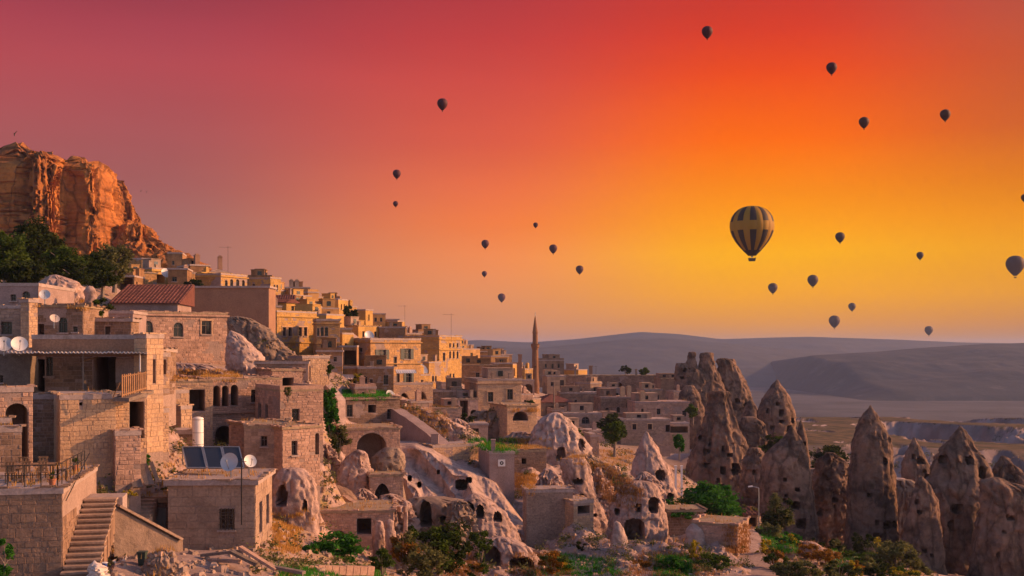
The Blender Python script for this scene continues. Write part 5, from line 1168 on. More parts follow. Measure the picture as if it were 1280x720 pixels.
def ground_mat():
    m = bpy.data.materials.new('ground_soil'); m.use_nodes = True; t = m.node_tree; t.nodes.clear(); g = NG(t)
    geo = g.n('ShaderNodeNewGeometry')
    def nz(s, d=6):
        n = g.n('ShaderNodeTexNoise'); t.links.new(geo.outputs['Position'], n.inputs[0]); n.inputs['Scale'].default_value = s; n.inputs['Detail'].default_value = d; n.inputs['Roughness'].default_value = .65; return n.outputs[0]
    def rng(v, a, b): 
        r_ = g.n('ShaderNodeMapRange'); g.put(r_.inputs[0], v); r_.inputs[1].default_value = a; r_.inputs[2].default_value = b; return r_.outputs[0]
    c = g.mix(rng(nz(.25), .35, .65), (.42, .29, .25, 1), (.28, .19, .16, 1))
    c = g.mix(g.m('MULTIPLY', rng(nz(.9), .52, .62), .75), c, (.36, .25, .10, 1))
    c = g.mix(g.m('MULTIPLY', rng(nz(.55), .57, .66), .7), c, (.12, .115, .05, 1))
    sp = g.n('ShaderNodeSeparateXYZ'); t.links.new(geo.outputs['Position'], sp.inputs[0])
    far = rng(sp.outputs[1], 200, 330)
    fc_ = g.mix(rng(nz(.02, 8), .38, .6), (.46, .35, .32, 1), (.22, .165, .145, 1))
    fc_ = g.mix(g.m('MULTIPLY', rng(nz(.012, 8), .52, .6), .8), fc_, (.20, .17, .11, 1))
    plain = g.mix(rng(nz(.006, 9), .4, .6), (.085, .085, .095, 1), (.04, .04, .044, 1))
    fc_ = g.mix(rng(sp.outputs[1], 900, 1300), fc_, plain)
    c = g.mix(far, c, fc_)
    nb = nz(3.0, 8); bp = g.n('ShaderNodeBump'); bp.inputs['Strength'].default_value = .6; bp.inputs['Distance'].default_value = .12; g.put(bp.inputs['Height'], nb)
    hs = g.n('ShaderNodeHueSaturation'); g.put(hs.inputs['Color'], c); r2 = g.n('ShaderNodeMapRange'); g.put(r2.inputs[0], nb); r2.inputs[1].default_value = .3; r2.inputs[2].default_value = .7; r2.inputs[3].default_value = .7; r2.inputs[4].default_value = 1.2; g.put(hs.inputs['Value'], r2.outputs[0])
    b = g.n('ShaderNodeBsdfPrincipled'); g.put(b.inputs['Base Color'], hs.outputs[0]); b.inputs['Roughness'].default_value = .95; b.inputs['Specular IOR Level'].default_value = .15
    t.links.new(bp.outputs[0], b.inputs['Normal']); o = g.n('ShaderNodeOutputMaterial'); t.links.new(b.outputs[0], o.inputs[0])
    MATS['ground'] = m
ground_mat()
me.materials.append(M('ground'))
go = bpy.data.objects.new('ground', me); COL.objects.link(go); go['kind'] = 'structure'
def H_at(x, y): return float(near_h(np.array([[x, y]]))[0])

# mesa and hill ranges
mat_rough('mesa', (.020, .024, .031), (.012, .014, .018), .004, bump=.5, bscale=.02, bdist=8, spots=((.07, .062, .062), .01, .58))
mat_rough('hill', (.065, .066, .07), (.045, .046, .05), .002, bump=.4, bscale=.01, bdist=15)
def range_mesh(name, pts, Y, thick, mat, flat=0, seed=0, base=-105, nx=260, slope=1.0, ny=40, rough=.02):
    """hill range: pts = skyline (photo x, photo y) at distance Y; slopes come down towards the viewer"""
    px = np.linspace(pts[0][0], pts[-1][0], nx); py = np.interp(px, [p[0] for p in pts], [p[1] for p in pts])
    for _ in range(3): py[1:-1] = (py[:-2] + 2 * py[1:-1] + py[2:]) / 4
    V = []; Fc = []
    for j in range(ny):
        s_ = j / (ny - 1)                                   # 0 foot .. 1 crest and a bit beyond
        y = (Y - thick * (1 - s_)) * K
        for i in range(nx):
            ztop = (HY - py[i]) / F * Y * K; x = (px[i] - HX) / F * Y * K
            k = s_ ** slope
            w = noise.fractal(Vector((x * .004 + seed, y * .004, 0)), 1, 2, 5)
            z = base + (ztop - base) * k + w * (ztop - base) * rough * math.sin(math.pi * min(1, s_)) * 4
            if s_ > .97: z = ztop + w * (ztop - base) * rough * .3
            V.append((x, y, z))
    for i in range(nx):                                     # back side
        V.append((V[(ny - 1) * nx + i][0], (Y + thick * .6) * K, V[(ny - 1) * nx + i][2] - flat))
    for i in range(nx): V.append((V[(ny - 1) * nx + i][0], (Y + thick * .9) * K, base))
    for j in range(ny + 1):
        for i in range(nx - 1):
            a = j * nx + i; Fc.append((a, a + 1, a + 1 + nx, a + nx))
    m = MB(); m.v = V; m.f = Fc
    o = m.build(name, mat, None, smooth='all', loc=None); o['kind'] = 'structure'
    return o
range_mesh('mesa', [(820, 545), (900, 520), (940, 505), (970, 487), (988, 470), (1000, 456), (1008, 446), (1013, 444), (1030, 443), (1060, 441.5), (1100, 439.5), (1140, 436), (1180, 433), (1230, 430), (1280, 428), (1400, 424), (1700, 424)], 2500, 620, 'mesa', 20, 1, slope=.62, nx=420, ny=60, rough=.05)
range_mesh('hills', [(380, 436), (560, 427), (600, 425), (660, 428), (720, 424), (780, 417), (800, 415), (850, 418), (900, 424), (960, 422), (1010, 421), (1100, 424), (1200, 428), (1400, 432)], 4000, 800, 'hill', 10, 3, slope=.8)
range_mesh('hills', [(300, 445), (500, 436), (600, 433), (660, 436), (720, 430), (780, 424), (830, 423), (900, 428), (960, 434), (1010, 438), (1100, 446), (1200, 455)], 3200, 650, 'hill', 10, 5, slope=.8)

# footpath laid over the ground
def strip(name, pts, mat, dz=.05, nx=6):
    m = MB(); rows = []
    P2 = []
    for k in range(len(pts) - 1):
        for s_ in range(8):
            f = s_ / 8; a, b = pts[k], pts[k + 1]
            P2.append(tuple(a[i] + (b[i] - a[i]) * f for i in range(3)))
    P2.append(pts[-1])
    for (l, r_, Y) in P2:
        row = []
        for i in range(nx):
            px = l + (r_ - l) * i / (nx - 1); x = (px - HX) / F * Y * K
            row.append((x, Y * K, H_at(x, Y * K) + dz))
        rows.append(row)
    for row in rows: m.v += row
    for k in range(len(rows) - 1):
        for i in range(nx - 1):
            a = k * nx + i; m.f.append((a, a + 1, a + 1 + nx, a + nx))
    o = m.build(name, mat, None, smooth='all'); o['kind'] = 'structure'
    return o
strip('footpath', [(846, 985, 64), (858, 976, 71), (884, 968, 79), (904, 958, 88), (906, 948, 97), (900, 938, 106)], 'path', .3, 10)
strip('yard', [(130, 330, 36), (140, 318, 42), (150, 312, 47), (208, 322, 50)], 'path', .12, 12)
strip('yard', [(690, 812, 77), (690, 800, 81), (730, 790, 85)], 'path', .14, 12)

# bare tuff slope that binds the cave rocks together
def tuff_slope():
    NXs, NYs = 270, 190; xs = np.linspace(-22, 26, NXs) ; ys_ = np.linspace(74, 150, NYs)
    X_, Y_ = np.meshgrid(xs, ys_); X_ = X_ * (Y_ / 100.0); q = np.c_[X_.ravel(), Y_.ravel()]; h = near_h(q); V = []
    for i in range(len(q)):
        x, y = q[i]; u_ = i % NXs / (NXs - 1); v_ = i // NXs / (NYs - 1)
        e = min(1, min(u_, 1 - u_) * 7, min(v_, 1 - v_) * 6)
        a = (x + .55 * y) * .16; b = (y - .55 * x) * .07
        r_ = noise.ridged_multi_fractal(Vector((a, b, 1.3)), 1.0, 2.1, 5, 1.0, 2.0)
        V.append((x, y, h[i] - .5 + e * ((r_ - .55) * 1.25 + noise.fractal(Vector((x * .8, y * .8, 0)), 1, 2, 3) * .12)))
    idx = np.arange(NXs * NYs).reshape(NYs, NXs); fc = np.stack([idx[:-1, :-1], idx[:-1, 1:], idx[1:, 1:], idx[1:, :-1]], -1).reshape(-1, 4).tolist()
    m = MB(); m.v = V; m.f = fc; o = m.build('terrain', 'tuff_pink', None, smooth=True); o['kind'] = 'structure'
tuff_slope()

# eroded badlands beyond the chimneys: flat scrubby tops, pale gullied flanks
def badlands():
    m_ = bpy.data.materials.new('badland'); m_.use_nodes = True; t = m_.node_tree; t.nodes.clear(); g = NG(t)
    geo = g.n('ShaderNodeNewGeometry'); sp = g.n('ShaderNodeSeparateXYZ'); t.links.new(geo.outputs['True Normal'], sp.inputs[0])
    n1 = g.n('ShaderNodeTexNoise'); t.links.new(geo.outputs['Position'], n1.inputs[0]); n1.inputs['Scale'].default_value = .06; n1.inputs['Detail'].default_value = 8
    n2 = g.n('ShaderNodeTexNoise'); t.links.new(geo.outputs['Position'], n2.inputs[0]); n2.inputs['Scale'].default_value = .25; n2.inputs['Detail'].default_value = 6
    def rng(v, a, b):
        r_ = g.n('ShaderNodeMapRange'); g.put(r_.inputs[0], v); r_.inputs[1].default_value = a; r_.inputs[2].default_value = b; return r_.outputs[0]
    flank = g.mix(rng(n1.outputs[0], .4, .6), (.36, .28, .27, 1), (.18, .135, .13, 1)); flank = g.mix(g.m('MULTIPLY', rng(n2.outputs[0], .5, .65), .5), flank, (.20, .15, .13, 1))
    top = g.mix(rng(n2.outputs[0], .42, .58), (.06, .056, .038, 1), (.13, .092, .062, 1))
    c = g.mix(rng(sp.outputs[2], .90, .98), flank, top)
    b = g.n('ShaderNodeBsdfPrincipled'); g.put(b.inputs['Base Color'], c); b.inputs['Roughness'].default_value = .95; b.inputs['Specular IOR Level'].default_value = .1
    bp = g.n('ShaderNodeBump'); bp.inputs['Strength'].default_value = .7; bp.inputs['Distance'].default_value = .8; g.put(bp.inputs['Height'], n2.outputs[0]); t.links.new(bp.outputs[0], b.inputs['Normal'])
    o = g.n('ShaderNodeOutputMaterial'); t.links.new(b.outputs[0], o.inputs[0]); MATS['badland'] = m_
    NXs, NYs = 240, 250; V = []; us = np.linspace(.16, .62, NXs); ys_ = np.geomspace(225, 1050, NYs)
    for j, y in enumerate(ys_):
        for i, u_ in enumerate(us):
            x = u_ * y; e = min(1, (i / NXs) * 9, (1 - i / NXs) * 9, (1 - j / NYs) * 7, j / NYs * 10)
            z0 = float(far_h(np.array([x]), np.array([y]))[0])
            wp = noise.fractal(Vector((x * .012, y * .012, 4)), 1, 2, 3) * 14
            r_ = noise.ridged_multi_fractal(Vector(((x + wp) * .019, (y + wp) * .011, 7)), .95, 2.15, 6, 1.0, 2.0)
            gl = noise.ridged_multi_fractal(Vector((x * .11, y * .05, 1)), 1, 2.1, 4, 1.0, 2.0)
            h = min((r_ - .45) * 15, 9.0 + noise.noise(Vector((x * .01, y * .01, 9))) * 2.5)
            if h < 8: h += (gl - 1) * 1.5
            V.append((x, y, z0 - 3 + e * (3.5 + h)))
    idx = np.arange(NXs * NYs).reshape(NYs, NXs); fc = np.stack([idx[:-1, :-1], idx[:-1, 1:], idx[1:, 1:], idx[1:, :-1]], -1).reshape(-1, 4).tolist()
    m = MB(); m.v = V; m.f = fc; o = m.build('terrain', 'badland', None, smooth='all'); o['kind'] = 'structure'
badlands()
# ================================================================== placing on what is already built
DG = bpy.context.evaluated_depsgraph_get()
def cast(px, py):
    """first surface seen through a photo pixel"""
    d = Vector(((px - HX) / F, 1, (HY - py) / F)).normalized()
    ok, loc, nor, i, ob, mt = S.ray_cast(DG, Vector((0, 0, 0)), d)
    return (loc.copy(), nor.copy(), ob) if ok else (None, None, None)
def inside(px, py, poly):
    c = False; j = len(poly) - 1
    for i in range(len(poly)):
        (xi, yi), (xj, yj) = poly[i], poly[j]
        if (yi > py) != (yj > py) and px < (xj - xi) * (py - yi) / (yj - yi) + xi: c = not c
        j = i
    return c
def scatter(poly, n, rnd, up=.25, ymax=400):
    xs = [p[0] for p in poly]; ys = [p[1] for p in poly]; out = []; t = 0
    while len(out) < n and t < n * 6:
        t += 1; px, py = rnd.uniform(min(xs), max(xs)), rnd.uniform(min(ys), max(ys))
        if not inside(px, py, poly): continue
        loc, nor, ob = cast(px, py)
        if loc is None or nor.z < up or loc.y > ymax or ob.name.startswith('haze'): continue
        out.append((loc, ob))
    return out
def grass(name, label, polys, n, h, mat, nb=9, spread=.16, seed=1, up=.2, hs=1.0):
    rnd = random.Random(seed); m = MB()
    for poly in polys:
        for loc, ob in scatter(poly, n, rnd, up): blades(m, loc, h * rnd.uniform(.6, 1.3) * (.6 + loc.y / 160) * hs, nb, spread * (.5 + loc.y / 120), rnd)
    if m.v:
        o = m.build(name, mat, None); tag(o, label, 'grass', kind='stuff')
G_ = lambda x0, y0, x1, y1: [(x0, y0), (x1, y0), (x1, y1), (x0, y1)]
grass('dry_grass', 'golden dry grass on ledges and roofs of the hillside', [
    G_(678, 562, 795, 582), G_(640, 508, 672, 515), G_(615, 548, 690, 562), G_(338, 634, 402, 662), G_(338, 655, 372, 690), G_(205, 462, 300, 478), G_(46, 376, 106, 388), G_(645, 592, 668, 620), G_(500, 500, 560, 545)], 300, .16, 'dry_grass', nb=12, seed=3, up=.6)
grass('dry_grass', 'rust brown dry grass over slopes beside the footpath', [
    [(640, 690), (700, 690), (720, 720), (640, 720)], [(800, 690), (870, 690), (900, 720), (780, 720)], [(955, 668), (1040, 672), (1110, 695), (1160, 720), (970, 720)], G_(908, 655, 935, 690), [(735, 578), (770, 586), (806, 615), (790, 640), (750, 622)], G_(560, 690, 600, 720)], 480, .17, 'dry_brown', nb=10, seed=4, up=.45)
grass('green_grass', 'vivid green grass on terraces and beside the path', [
    G_(586, 548, 645, 570), G_(428, 488, 486, 500), G_(345, 708, 480, 722), [(690, 690), (770, 700), (780, 720), (660, 720)], [(945, 655), (985, 668), (1000, 690), (960, 690)], G_(820, 695, 870, 722), G_(1040, 688, 1120, 712)], 420, .22, 'grass', nb=10, seed=5)
# loose stones, tufts and scrub over all the open ground in view
rnd = random.Random(11); m = MB(); mg = MB(); ms = MB()
pts = scatter(G_(0, 430, 1280, 722), 5200, rnd, .15, 260)
for loc, ob in pts:
    base = ob.name.split('.')[0]
    if base not in ('ground', 'yard', 'footpath', 'rock_slope', 'roof', 'earth_mound', 'terrain'): continue
    q = rnd.random()
    if base in ('ground', 'yard', 'rock_slope', 'earth_mound', 'terrain') and q < .5:
        s_ = rnd.uniform(.06, .28) * (1.4 if rnd.random() < .1 else 1) * (.8 + loc.y / 200); i0 = len(m.v)
        bm = [Vector((math.cos(a) * s_ * rnd.uniform(.7, 1.2), math.sin(a) * s_ * rnd.uniform(.6, 1.1), -s_ * .2)) for a in (0, 1.2, 2.4, 3.7, 5.0)]
        tp = [Vector((p.x * .6, p.y * .6, s_ * rnd.uniform(.35, .75))) for p in bm]
        m.v += [tuple(loc + p) for p in bm + tp]
        for k in range(5): m.f.append((i0 + k, i0 + (k + 1) % 5, i0 + 5 + (k + 1) % 5, i0 + 5 + k))
        m.f.append(tuple(i0 + 5 + k for k in range(5)))
    elif q < .86 and base not in ('yard', 'footpath'): blades(mg, loc, rnd.uniform(.1, .3) * (.6 + loc.y / 150), 8, .14 * (.5 + loc.y / 110), rnd)
    elif base in ('ground', 'rock_slope', 'terrain'):
        r_ = rnd.uniform(.25, .6) * (.7 + loc.y / 160)
        for _ in range(46):
            d = Vector((rnd.gauss(0, .5), rnd.gauss(0, .5), abs(rnd.gauss(0, .5)))) * r_
            leaf(ms, loc + d, .11 * (.7 + loc.y / 200), rnd)
tag(m.build('loose_stones', 'rubble', None), 'scattered loose stones over the open ground', 'stones', kind='stuff')
tag(mg.build('dry_tufts', 'dry_grass', None), 'thin dry tufts dotted over bare ground', 'grass', kind='stuff')
tag(ms.build('scrub', 'leaf_olive', None), 'low olive scrub dotted over the slopes', 'scrub', kind='stuff')

# ================================================================== terrace fittings
Z = Vector((0, 0, 1))
def Tpt(a, b, z=0):   # a along the front from its right corner (negative = left), b back from the front
    return T1['A'] + T1['u'] * (T1['w'] + a) + T1['v'] * b + Z * (T1['zt'] - T1['zb'] + .29 + z)
st = thing('stone_staircase', 'straight flight of worn stone steps climbing beside the terrace', 'staircase', Tpt(.75, 0, -3))
zb = P(100, 722, 41).z; zt_ = P(130, 622, 47.5).z; NS = 14
for i in range(NS):
    m = MB(); z1 = zb + (zt_ - zb) * i / (NS - 1); y0 = -.6 + i * .44
    c = T1['A'] + T1['u'] * (T1['w'] + .80 + rnd.uniform(-.03, .03)) + T1['v'] * (y0 + .3)
    m.box(Vector((c.x, c.y, z1 - .6)), T1['u'] * (.72 + rnd.uniform(-.03, .03)), T1['v'] * .32, Z * .6)
    o = m.build('step', 'stone_brown', st)
    m = MB(); m.box(Vector((c.x, c.y, z1 + .045)), T1['u'] * .76, T1['v'] * .36, Z * .04); m.build('tread', 'stone_grey', o)
m = MB(); c = T1['A'] + T1['u'] * (T1['w'] + .9) + T1['v'] * (NS * .44 + .5); m.box(Vector((c.x, c.y, zt_ - .6)), T1['u'] * .85, T1['v'] * .85, Z * .66); m.build('landing', 'concrete', st)
rl = thing('terrace_railing', 'thin black metal railing round the terrace edge', 'railing', Tpt(-.3, .3))
def rail(a, b, n, h=.95, bars=(1, .55)):
    m = MB()
    for f in bars: m.bar(a + Z * h * f, b + Z * h * f, .035)
    m.build('handrail', 'iron', rl)
    for i in range(n + 1):
        q = a.lerp(b, i / n); m = MB(); m.bar(q, q + Z * h, .035); m.build('post', 'iron', rl)
rail(Tpt(-3.0, .25), Tpt(-.25, .3), 4); rail(Tpt(-.25, .3), Tpt(-.25, 7.2), 7)
m = MB(); m.bar(Tpt(.15, 0, -.6), Tpt(.12, 6.3, .9), .035); m.build('handrail', 'iron', rl)
tb = thing('garden_table', 'long wooden table standing on the terrace', 'table', Tpt(-1.9, 3.0))
m = MB()
for k in range(4): 
    mm = MB(); mm.box(Tpt(-1.9, 2.7 + k * .2, .74), T1['u'] * 1.05, T1['v'] * .09, Z * .025); mm.build('plank', 'wood', tb)
for sx in (-1, 1):
    for sy in (-1, 1):
        mm = MB(); mm.bar(Tpt(-1.9 + sx * .9, 3.0 + sy * .3), Tpt(-1.9 + sx * .9, 3.0 + sy * .3, .72), .07); mm.build('leg', 'wood', tb)
def chair(a, b, rot, label):
    o = thing('garden_chair', label, 'chair', Tpt(a, b), 'wooden chairs round the terrace table')
    C_ = Tpt(a, b); ux = Vector((math.cos(rot), math.sin(rot), 0)); uy = Vector((-ux.y, ux.x, 0))
    m = MB(); m.box(C_ + Z * .45, ux * .22, uy * .22, Z * .02); m.build('seat', 'wood', o)
    m = MB()
    for k in (-1, 0, 1): m.box(C_ + uy * .21 + ux * k * .14 + Z * .72, ux * .045, uy * .012, Z * .22)
    m.box(C_ + uy * .21 + Z * .95, ux * .22, uy * .02, Z * .03); m.build('backrest', 'wood', o)
    for sx in (-1, 1):
        for sy in (-1, 1):
            m = MB(); m.bar(C_ + ux * sx * .19 + uy * sy * .19, C_ + ux * sx * .19 + uy * sy * .19 + Z * .43, .045); m.build('leg', 'wood', o)
for k, (a, b, r_) in enumerate(((-2.6, 2.2, math.pi), (-1.9, 2.15, math.pi), (-1.2, 2.2, math.pi), (-2.5, 3.9, 0), (-1.6, 3.9, 0), (-.55, 3.0, -math.pi / 2))):
    chair(a, b, r_ + R(12), 'wooden chair with its back to the terrace edge' if k < 3 else 'wooden chair facing the terrace edge across the table' if k < 5 else 'single wooden chair at the table end beside railing')
def pot(p, r_, label, plant='leaf_green'):
    o = thing('flower_pot', label, 'flower pot', p)
    m = MB(); m.lathe(p, [(r_ * .65, 0), (r_, r_ * 1.5), (r_ * 1.12, r_ * 1.5), (r_ * 1.12, r_ * 1.75), (r_ * .9, r_ * 1.75)], 12); m.build('pot', 'pot', o, True)
    m = MB(); foliage(m, p + Z * r_ * 2.6, (r_ * 1.3, r_ * 1.3, r_ * 1.3), 90, .07, random.Random(int(p.x * 9)), 6); m.build('plant', plant, o)
pot(Tpt(-.55, .7), .17, 'clay flower pot at the terrace corner by the rail')
pot(Tpt(-.6, 6.6), .16, 'clay flower pot at the far end of the terrace')

# ================================================================== roof gear
def dish(px, py, Y, d, az, label, tilt=25, mat='dish', stand=.5, sx=1):
    c = P(px, py, Y); o = thing('satellite_dish', label, 'satellite dish', c - Z * (stand + d * .45))
    n = Vector((math.sin(R(az)) * math.cos(R(tilt)), -math.cos(R(az)) * math.cos(R(tilt)), math.sin(R(tilt))))
    x = n.cross(Z).normalized(); y = x.cross(n)
    m = MB(); NR_, NA = 5, 22
    for k in range(NR_ + 1):
        r_ = d / 2 * k / NR_
        for j in range(NA):
            t = 2 * math.pi * j / NA; m.v.append(tuple(c + x * math.cos(t) * r_ * sx + y * math.sin(t) * r_ + n * (r_ * r_ / (d * 1.5))))
    for k in range(NR_):
        for j in range(NA): m.f.append((k * NA + j, k * NA + (j + 1) % NA, (k + 1) * NA + (j + 1) % NA, (k + 1) * NA + j))
    m.build('reflector', mat, o, 'all')
    m = MB(); f = c + n * d * .55; m.bar(c - y * d * .45, f, .03); m.bar(f - n * .06, f + n * .08, .09); m.build('feed_arm', 'metal', o)
    m = MB(); m.bar(c - n * .08, c - n * .08 - Z * (stand + d * .45), .06); m.build('mast', 'metal', o)
dish(5, 431, 57.5, .95, 25, 'grey round dish at the shed roof edge', stand=.2)
dish(24, 431, 57.2, .95, 30, 'pale round dish with feed arm beside roof parapet', stand=.2, mat='white')
dish(68, 399, 70.5, .72, 40, 'oval cream dish fixed on the low stone house wall', tilt=35, stand=.3, mat='cloth')
dish(288, 578, 51.5, 1.0, -10, 'large dull grey dish in front of the solar panels', stand=.35, tilt=15)
dish(312, 577, 52.5, .72, 35, 'small white dish at corner of slab roof', stand=.3, mat='white')
dish(526, 464, 172, 2.4, 30, 'white dish on the golden annex wall', stand=.4, mat='white')
dish(487, 495, 140, 1.7, 50, 'dark round dish on arcade terrace', stand=.3)
dish(207, 342, 168, 1.8, 40, 'white dish below castle slope', stand=.3, mat='white')
dish(56, 369, 80, .9, 20, 'round dish on roof before pink outcrop', stand=.4)
dish(461, 420, 152, 1.6, 30, 'blue-grey dish on flat roof behind shuttered mansion', stand=.4)
tk = P(247.5, 558, 64); o = thing('water_tank', 'upright white cylindrical water tank behind solar panels', 'water tank', tk)
m = MB(); hh = 35 * 64 * K / F; rr_ = 6.8 * 64 * K / F; m.lathe(tk, [(rr_, 0), (rr_, hh), (rr_ * .9, hh + .05), (rr_ * .3, hh + .12)], 24); m.build('tank', 'white', o, True)
for f in (.08, .5, .96):
    m = MB(); m.lathe(tk + Z * hh * f, [(rr_ + .015, -.02), (rr_ + .015, .02)], 24); m.build('band', 'metal', o)
m = MB(); m.tube([tk + Vector((rr_ * .5, -rr_, .1)), tk + Vector((rr_ * .5, -rr_ - .3, .1)), tk + Vector((rr_ * .5, -rr_ - .3, -.4))], .03, 6); m.build('pipe', 'metal', o)
sp_ = thing('solar_water_heater', 'rack of three dark tilted solar panels on slab roof', 'solar panel', P(264, 586, 56))
for k, (a, b) in enumerate(((228, 253), (254, 277), (278, 300))):
    bl, br = P(a + 6, 585, 55), P(b + 5, 585, 55); tl, tr = P(a, 559, 56.5), P(b - 1, 559, 56.5)
    nn = (br - bl).cross(tl - bl).normalized()
    m = MB()
    for p, q in ((bl, br), (br, tr), (tr, tl), (tl, bl)): m.bar(p, q, .07, .09, nn)
    fr = m.build('panel', 'metal', sp_)
    m = MB(); m.quad(bl + nn * .0, br, tr, tl); m.build('glass', 'solar', fr)
    m = MB(); m.bar(tl, Vector((tl.x, tl.y + .05, bl.z)), .05); m.build('leg', 'metal', sp_)
# canopy over the veranda
cp = thing('veranda_canopy', 'sagging corrugated canopy with pale ragged edge over veranda', 'canopy', P(110, 492, 57))
m = MB(); NXC = 120; y0, y1 = 56.4, 60.4
for i in range(NXC + 1):
    px = 8 + (184 - 8) * i / NXC; w_ = .035 * math.sin(i * 1.9) + .05 * noise.noise(Vector((i * .13, 0, 0)))
    for Yc, py in ((y0, 441), (y1, 438.5)):
        p = P(px, 435 + (py - 435), Yc); p.z += w_; m.v.append(tuple(p))
for i in range(NXC): m.f.append((i * 2, i * 2 + 2, i * 2 + 3, i * 2 + 1))
cs = m.build('sheet', 'canvas', cp); cs.modifiers.new('s', 'SOLIDIFY').thickness = .03
for px in (104, 175):
    m = MB(); m.bar(P(px, 492 if px < 150 else 466, 56.8), P(px, 441.5, 56.8), .06); m.build('post', 'white' if px > 150 else 'wood_grey', cp)
m = MB(); m.bar(P(8, 443.2, 57), P(184, 443.2, 57), .08); m.build('beam', 'wood_grey', cp)
m = MB(); m.bar(P(105, 451, 56.8), P(122, 446, 58), .07); m.build('brace', 'wood', cp)
# wooden fence on the veranda edge
fc_ = thing('wooden_fence', 'short sunlit fence of upright brown boards at veranda end', 'fence', P(152, 497, 53))
a, b = P(151.5, 497, 52.6), P(183, 487, 56.2); a2, b2 = P(151.5, 469, 52.6), P(183, 464, 56.2)
for i in range(13):
    f = (i + .5) / 13; m = MB(); lo, hi = a.lerp(b, f), a2.lerp(b2, f) + Z * rnd.uniform(-.05, .05); d = (b - a).normalized()
    m.box((lo + hi) / 2, d * .085, Vector((d.y, -d.x, 0)) * .015, Z * ((hi - lo).z / 2)); m.build('board', 'wood', fc_)
m = MB(); m.bar(a2 - Z * .08, b2 - Z * .08, .06); m.build('rail', 'wood', fc_); m = MB(); m.bar(a + Z * .12, b + Z * .12, .08); m.build('rail', 'wood', fc_)
m = MB(); m.box(((a + b) / 2) - Z * .12, (b - a) / 2, Vector((.5, -.2, 0)), Z * .1); m.build('deck', 'wood_grey', fc_)
def board(label, p, q, w, t, mat='wood_grey', name='plank', cat='plank', group=None):
    p, q = Vector(p), Vector(q); m = MB(); m.bar(p, q, w, t); tag(m.build(name, mat, None, loc=(p + q) / 2), label, cat, group)
board('pale plank leaning against the dark veranda doorway', P(107, 490, 58), P(103, 459, 60), .2, .04, 'wood_grey')
board('long thin stick leaning at veranda fence', P(141, 497, 52.4), P(150, 478, 52.4), .05, .05, 'wood')
# tilted boards with green bushes
pl = thing('leaning_pallet', 'weathered plank pallet leaning on its side below bushes', 'pallet', P(175, 610, 55))
for k, (x0, w_) in enumerate(((150, 4), (157, 13), (172, 12), (186, 5))):
    m = MB(); m.quad(P(x0 + 9, 612 - k * 3, 52.5), P(x0 + 9 + w_, 611 - k * 3, 52.5), P(x0 + w_, 584 - k * 2.5, 54), P(x0, 585 - k * 2.5, 54))
    o = m.build('board', 'wood_grey', pl); o.modifiers.new('s', 'SOLIDIFY').thickness = .08
# second stair up to the annex roof
s2 = thing('stone_staircase', 'shaded stone steps rising behind the slanting yard wall', 'staircase', P(170, 660, 52))
for i in range(8):
    c = P(168 + i * 1.5, 656 - i * 4.6, 51.5 + i * .45); m = MB(); m.box(c - Z * .5, Vector((.75, 0, 0)), Vector((0, .3, 0)), Z * .5); o = m.build('step', 'stone_grey', s2)
# slanting yard wall with coping
yw = thing('yard_wall', 'slanting plastered yard wall dropping from stair head to yard', 'wall', P(180, 690, 47))
m = MB(); A0, A1 = P(143, 634, 46.5), P(222, 676, 48.5); tz = Vector((.12, .5, 0))
lo = -2.6
m.v = [tuple(q) for q in (A0, A1, A1 + tz, A0 + tz, Vector((A0.x, A0.y, A0.z - 2.4)), Vector((A1.x, A1.y, A1.z - 1.6)), Vector((A1.x, A1.y, A1.z - 1.6)) + tz, Vector((A0.x, A0.y, A0.z - 2.4)) + tz)]
m.f = [(0, 1, 2, 3), (4, 5, 1, 0), (5, 6, 2, 1), (6, 7, 3, 2), (7, 4, 0, 3)]
m.build('wall', 'tuff_brown', yw)
m = MB(); m.bar(A0 + tz / 2 + Z * .06, A1 + tz / 2 + Z * .06, .62, .12); m.build('coping', 'stone_grey', yw)
for x, y_, w_ in ((176, 694, 10),):
    c = P(178, 696, 44.6); c.z = H_at(c.x, c.y) + .12; o = thing('rubbish_bin', 'dark green wheeled rubbish bin by the yard wall', 'bin', c); w_ = .17
    m = MB(); m.v = [tuple(c + Vector((sx * w_ * k, sy * w_ * k, z))) for k, z in ((.85, .05), (1.1, .62)) for sx, sy in ((-1, -1), (1, -1), (1, 1), (-1, 1))]; m.f = [(0, 1, 5, 4), (1, 2, 6, 5), (2, 3, 7, 6), (3, 0, 4, 7), (4, 5, 6, 7), (3, 2, 1, 0)]; m.build('body', 'bin', o)
    m = MB(); m.box(c + Z * .66, (w_ * 1.2, 0, 0), (0, w_ * 1.25, 0), (0, 0, .03)); m.build('lid', 'bin', o)
    for sx in (-1, 1):
        m = MB(); m.tube([c + Vector((sx * w_ * .9, w_, .06)), c + Vector((sx * w_ * 1.05, w_, .06))], .06, 10); m.build('wheel', 'iron', o)
c = P(131, 706, 42.5); c.z = H_at(c.x, c.y) + .12; o = thing('bucket', 'small blue plastic bucket beside the white sack', 'bucket', c); m = MB(); m.lathe(c, [(.085, 0), (.115, .24), (.125, .24), (.125, .26), (.1, .25), (.08, .03)], 14); m.build('pail', 'blue', o, True); m = MB(); m.lathe(c + Z * .255, [(.128, -.02), (.128, .01)], 14); m.build('rim', 'white', o)
rock('sack', 'crumpled white sack slumped at the stair foot', [(704, 115, 121), (706, 113, 127), (711, 111, 132), (718, 110, 134)], 41.5, mat='cloth', amp=.5, fr=2.5, seed=5, ground=False, fine=.09, skirt=.1, cat='sack', rough=.12)
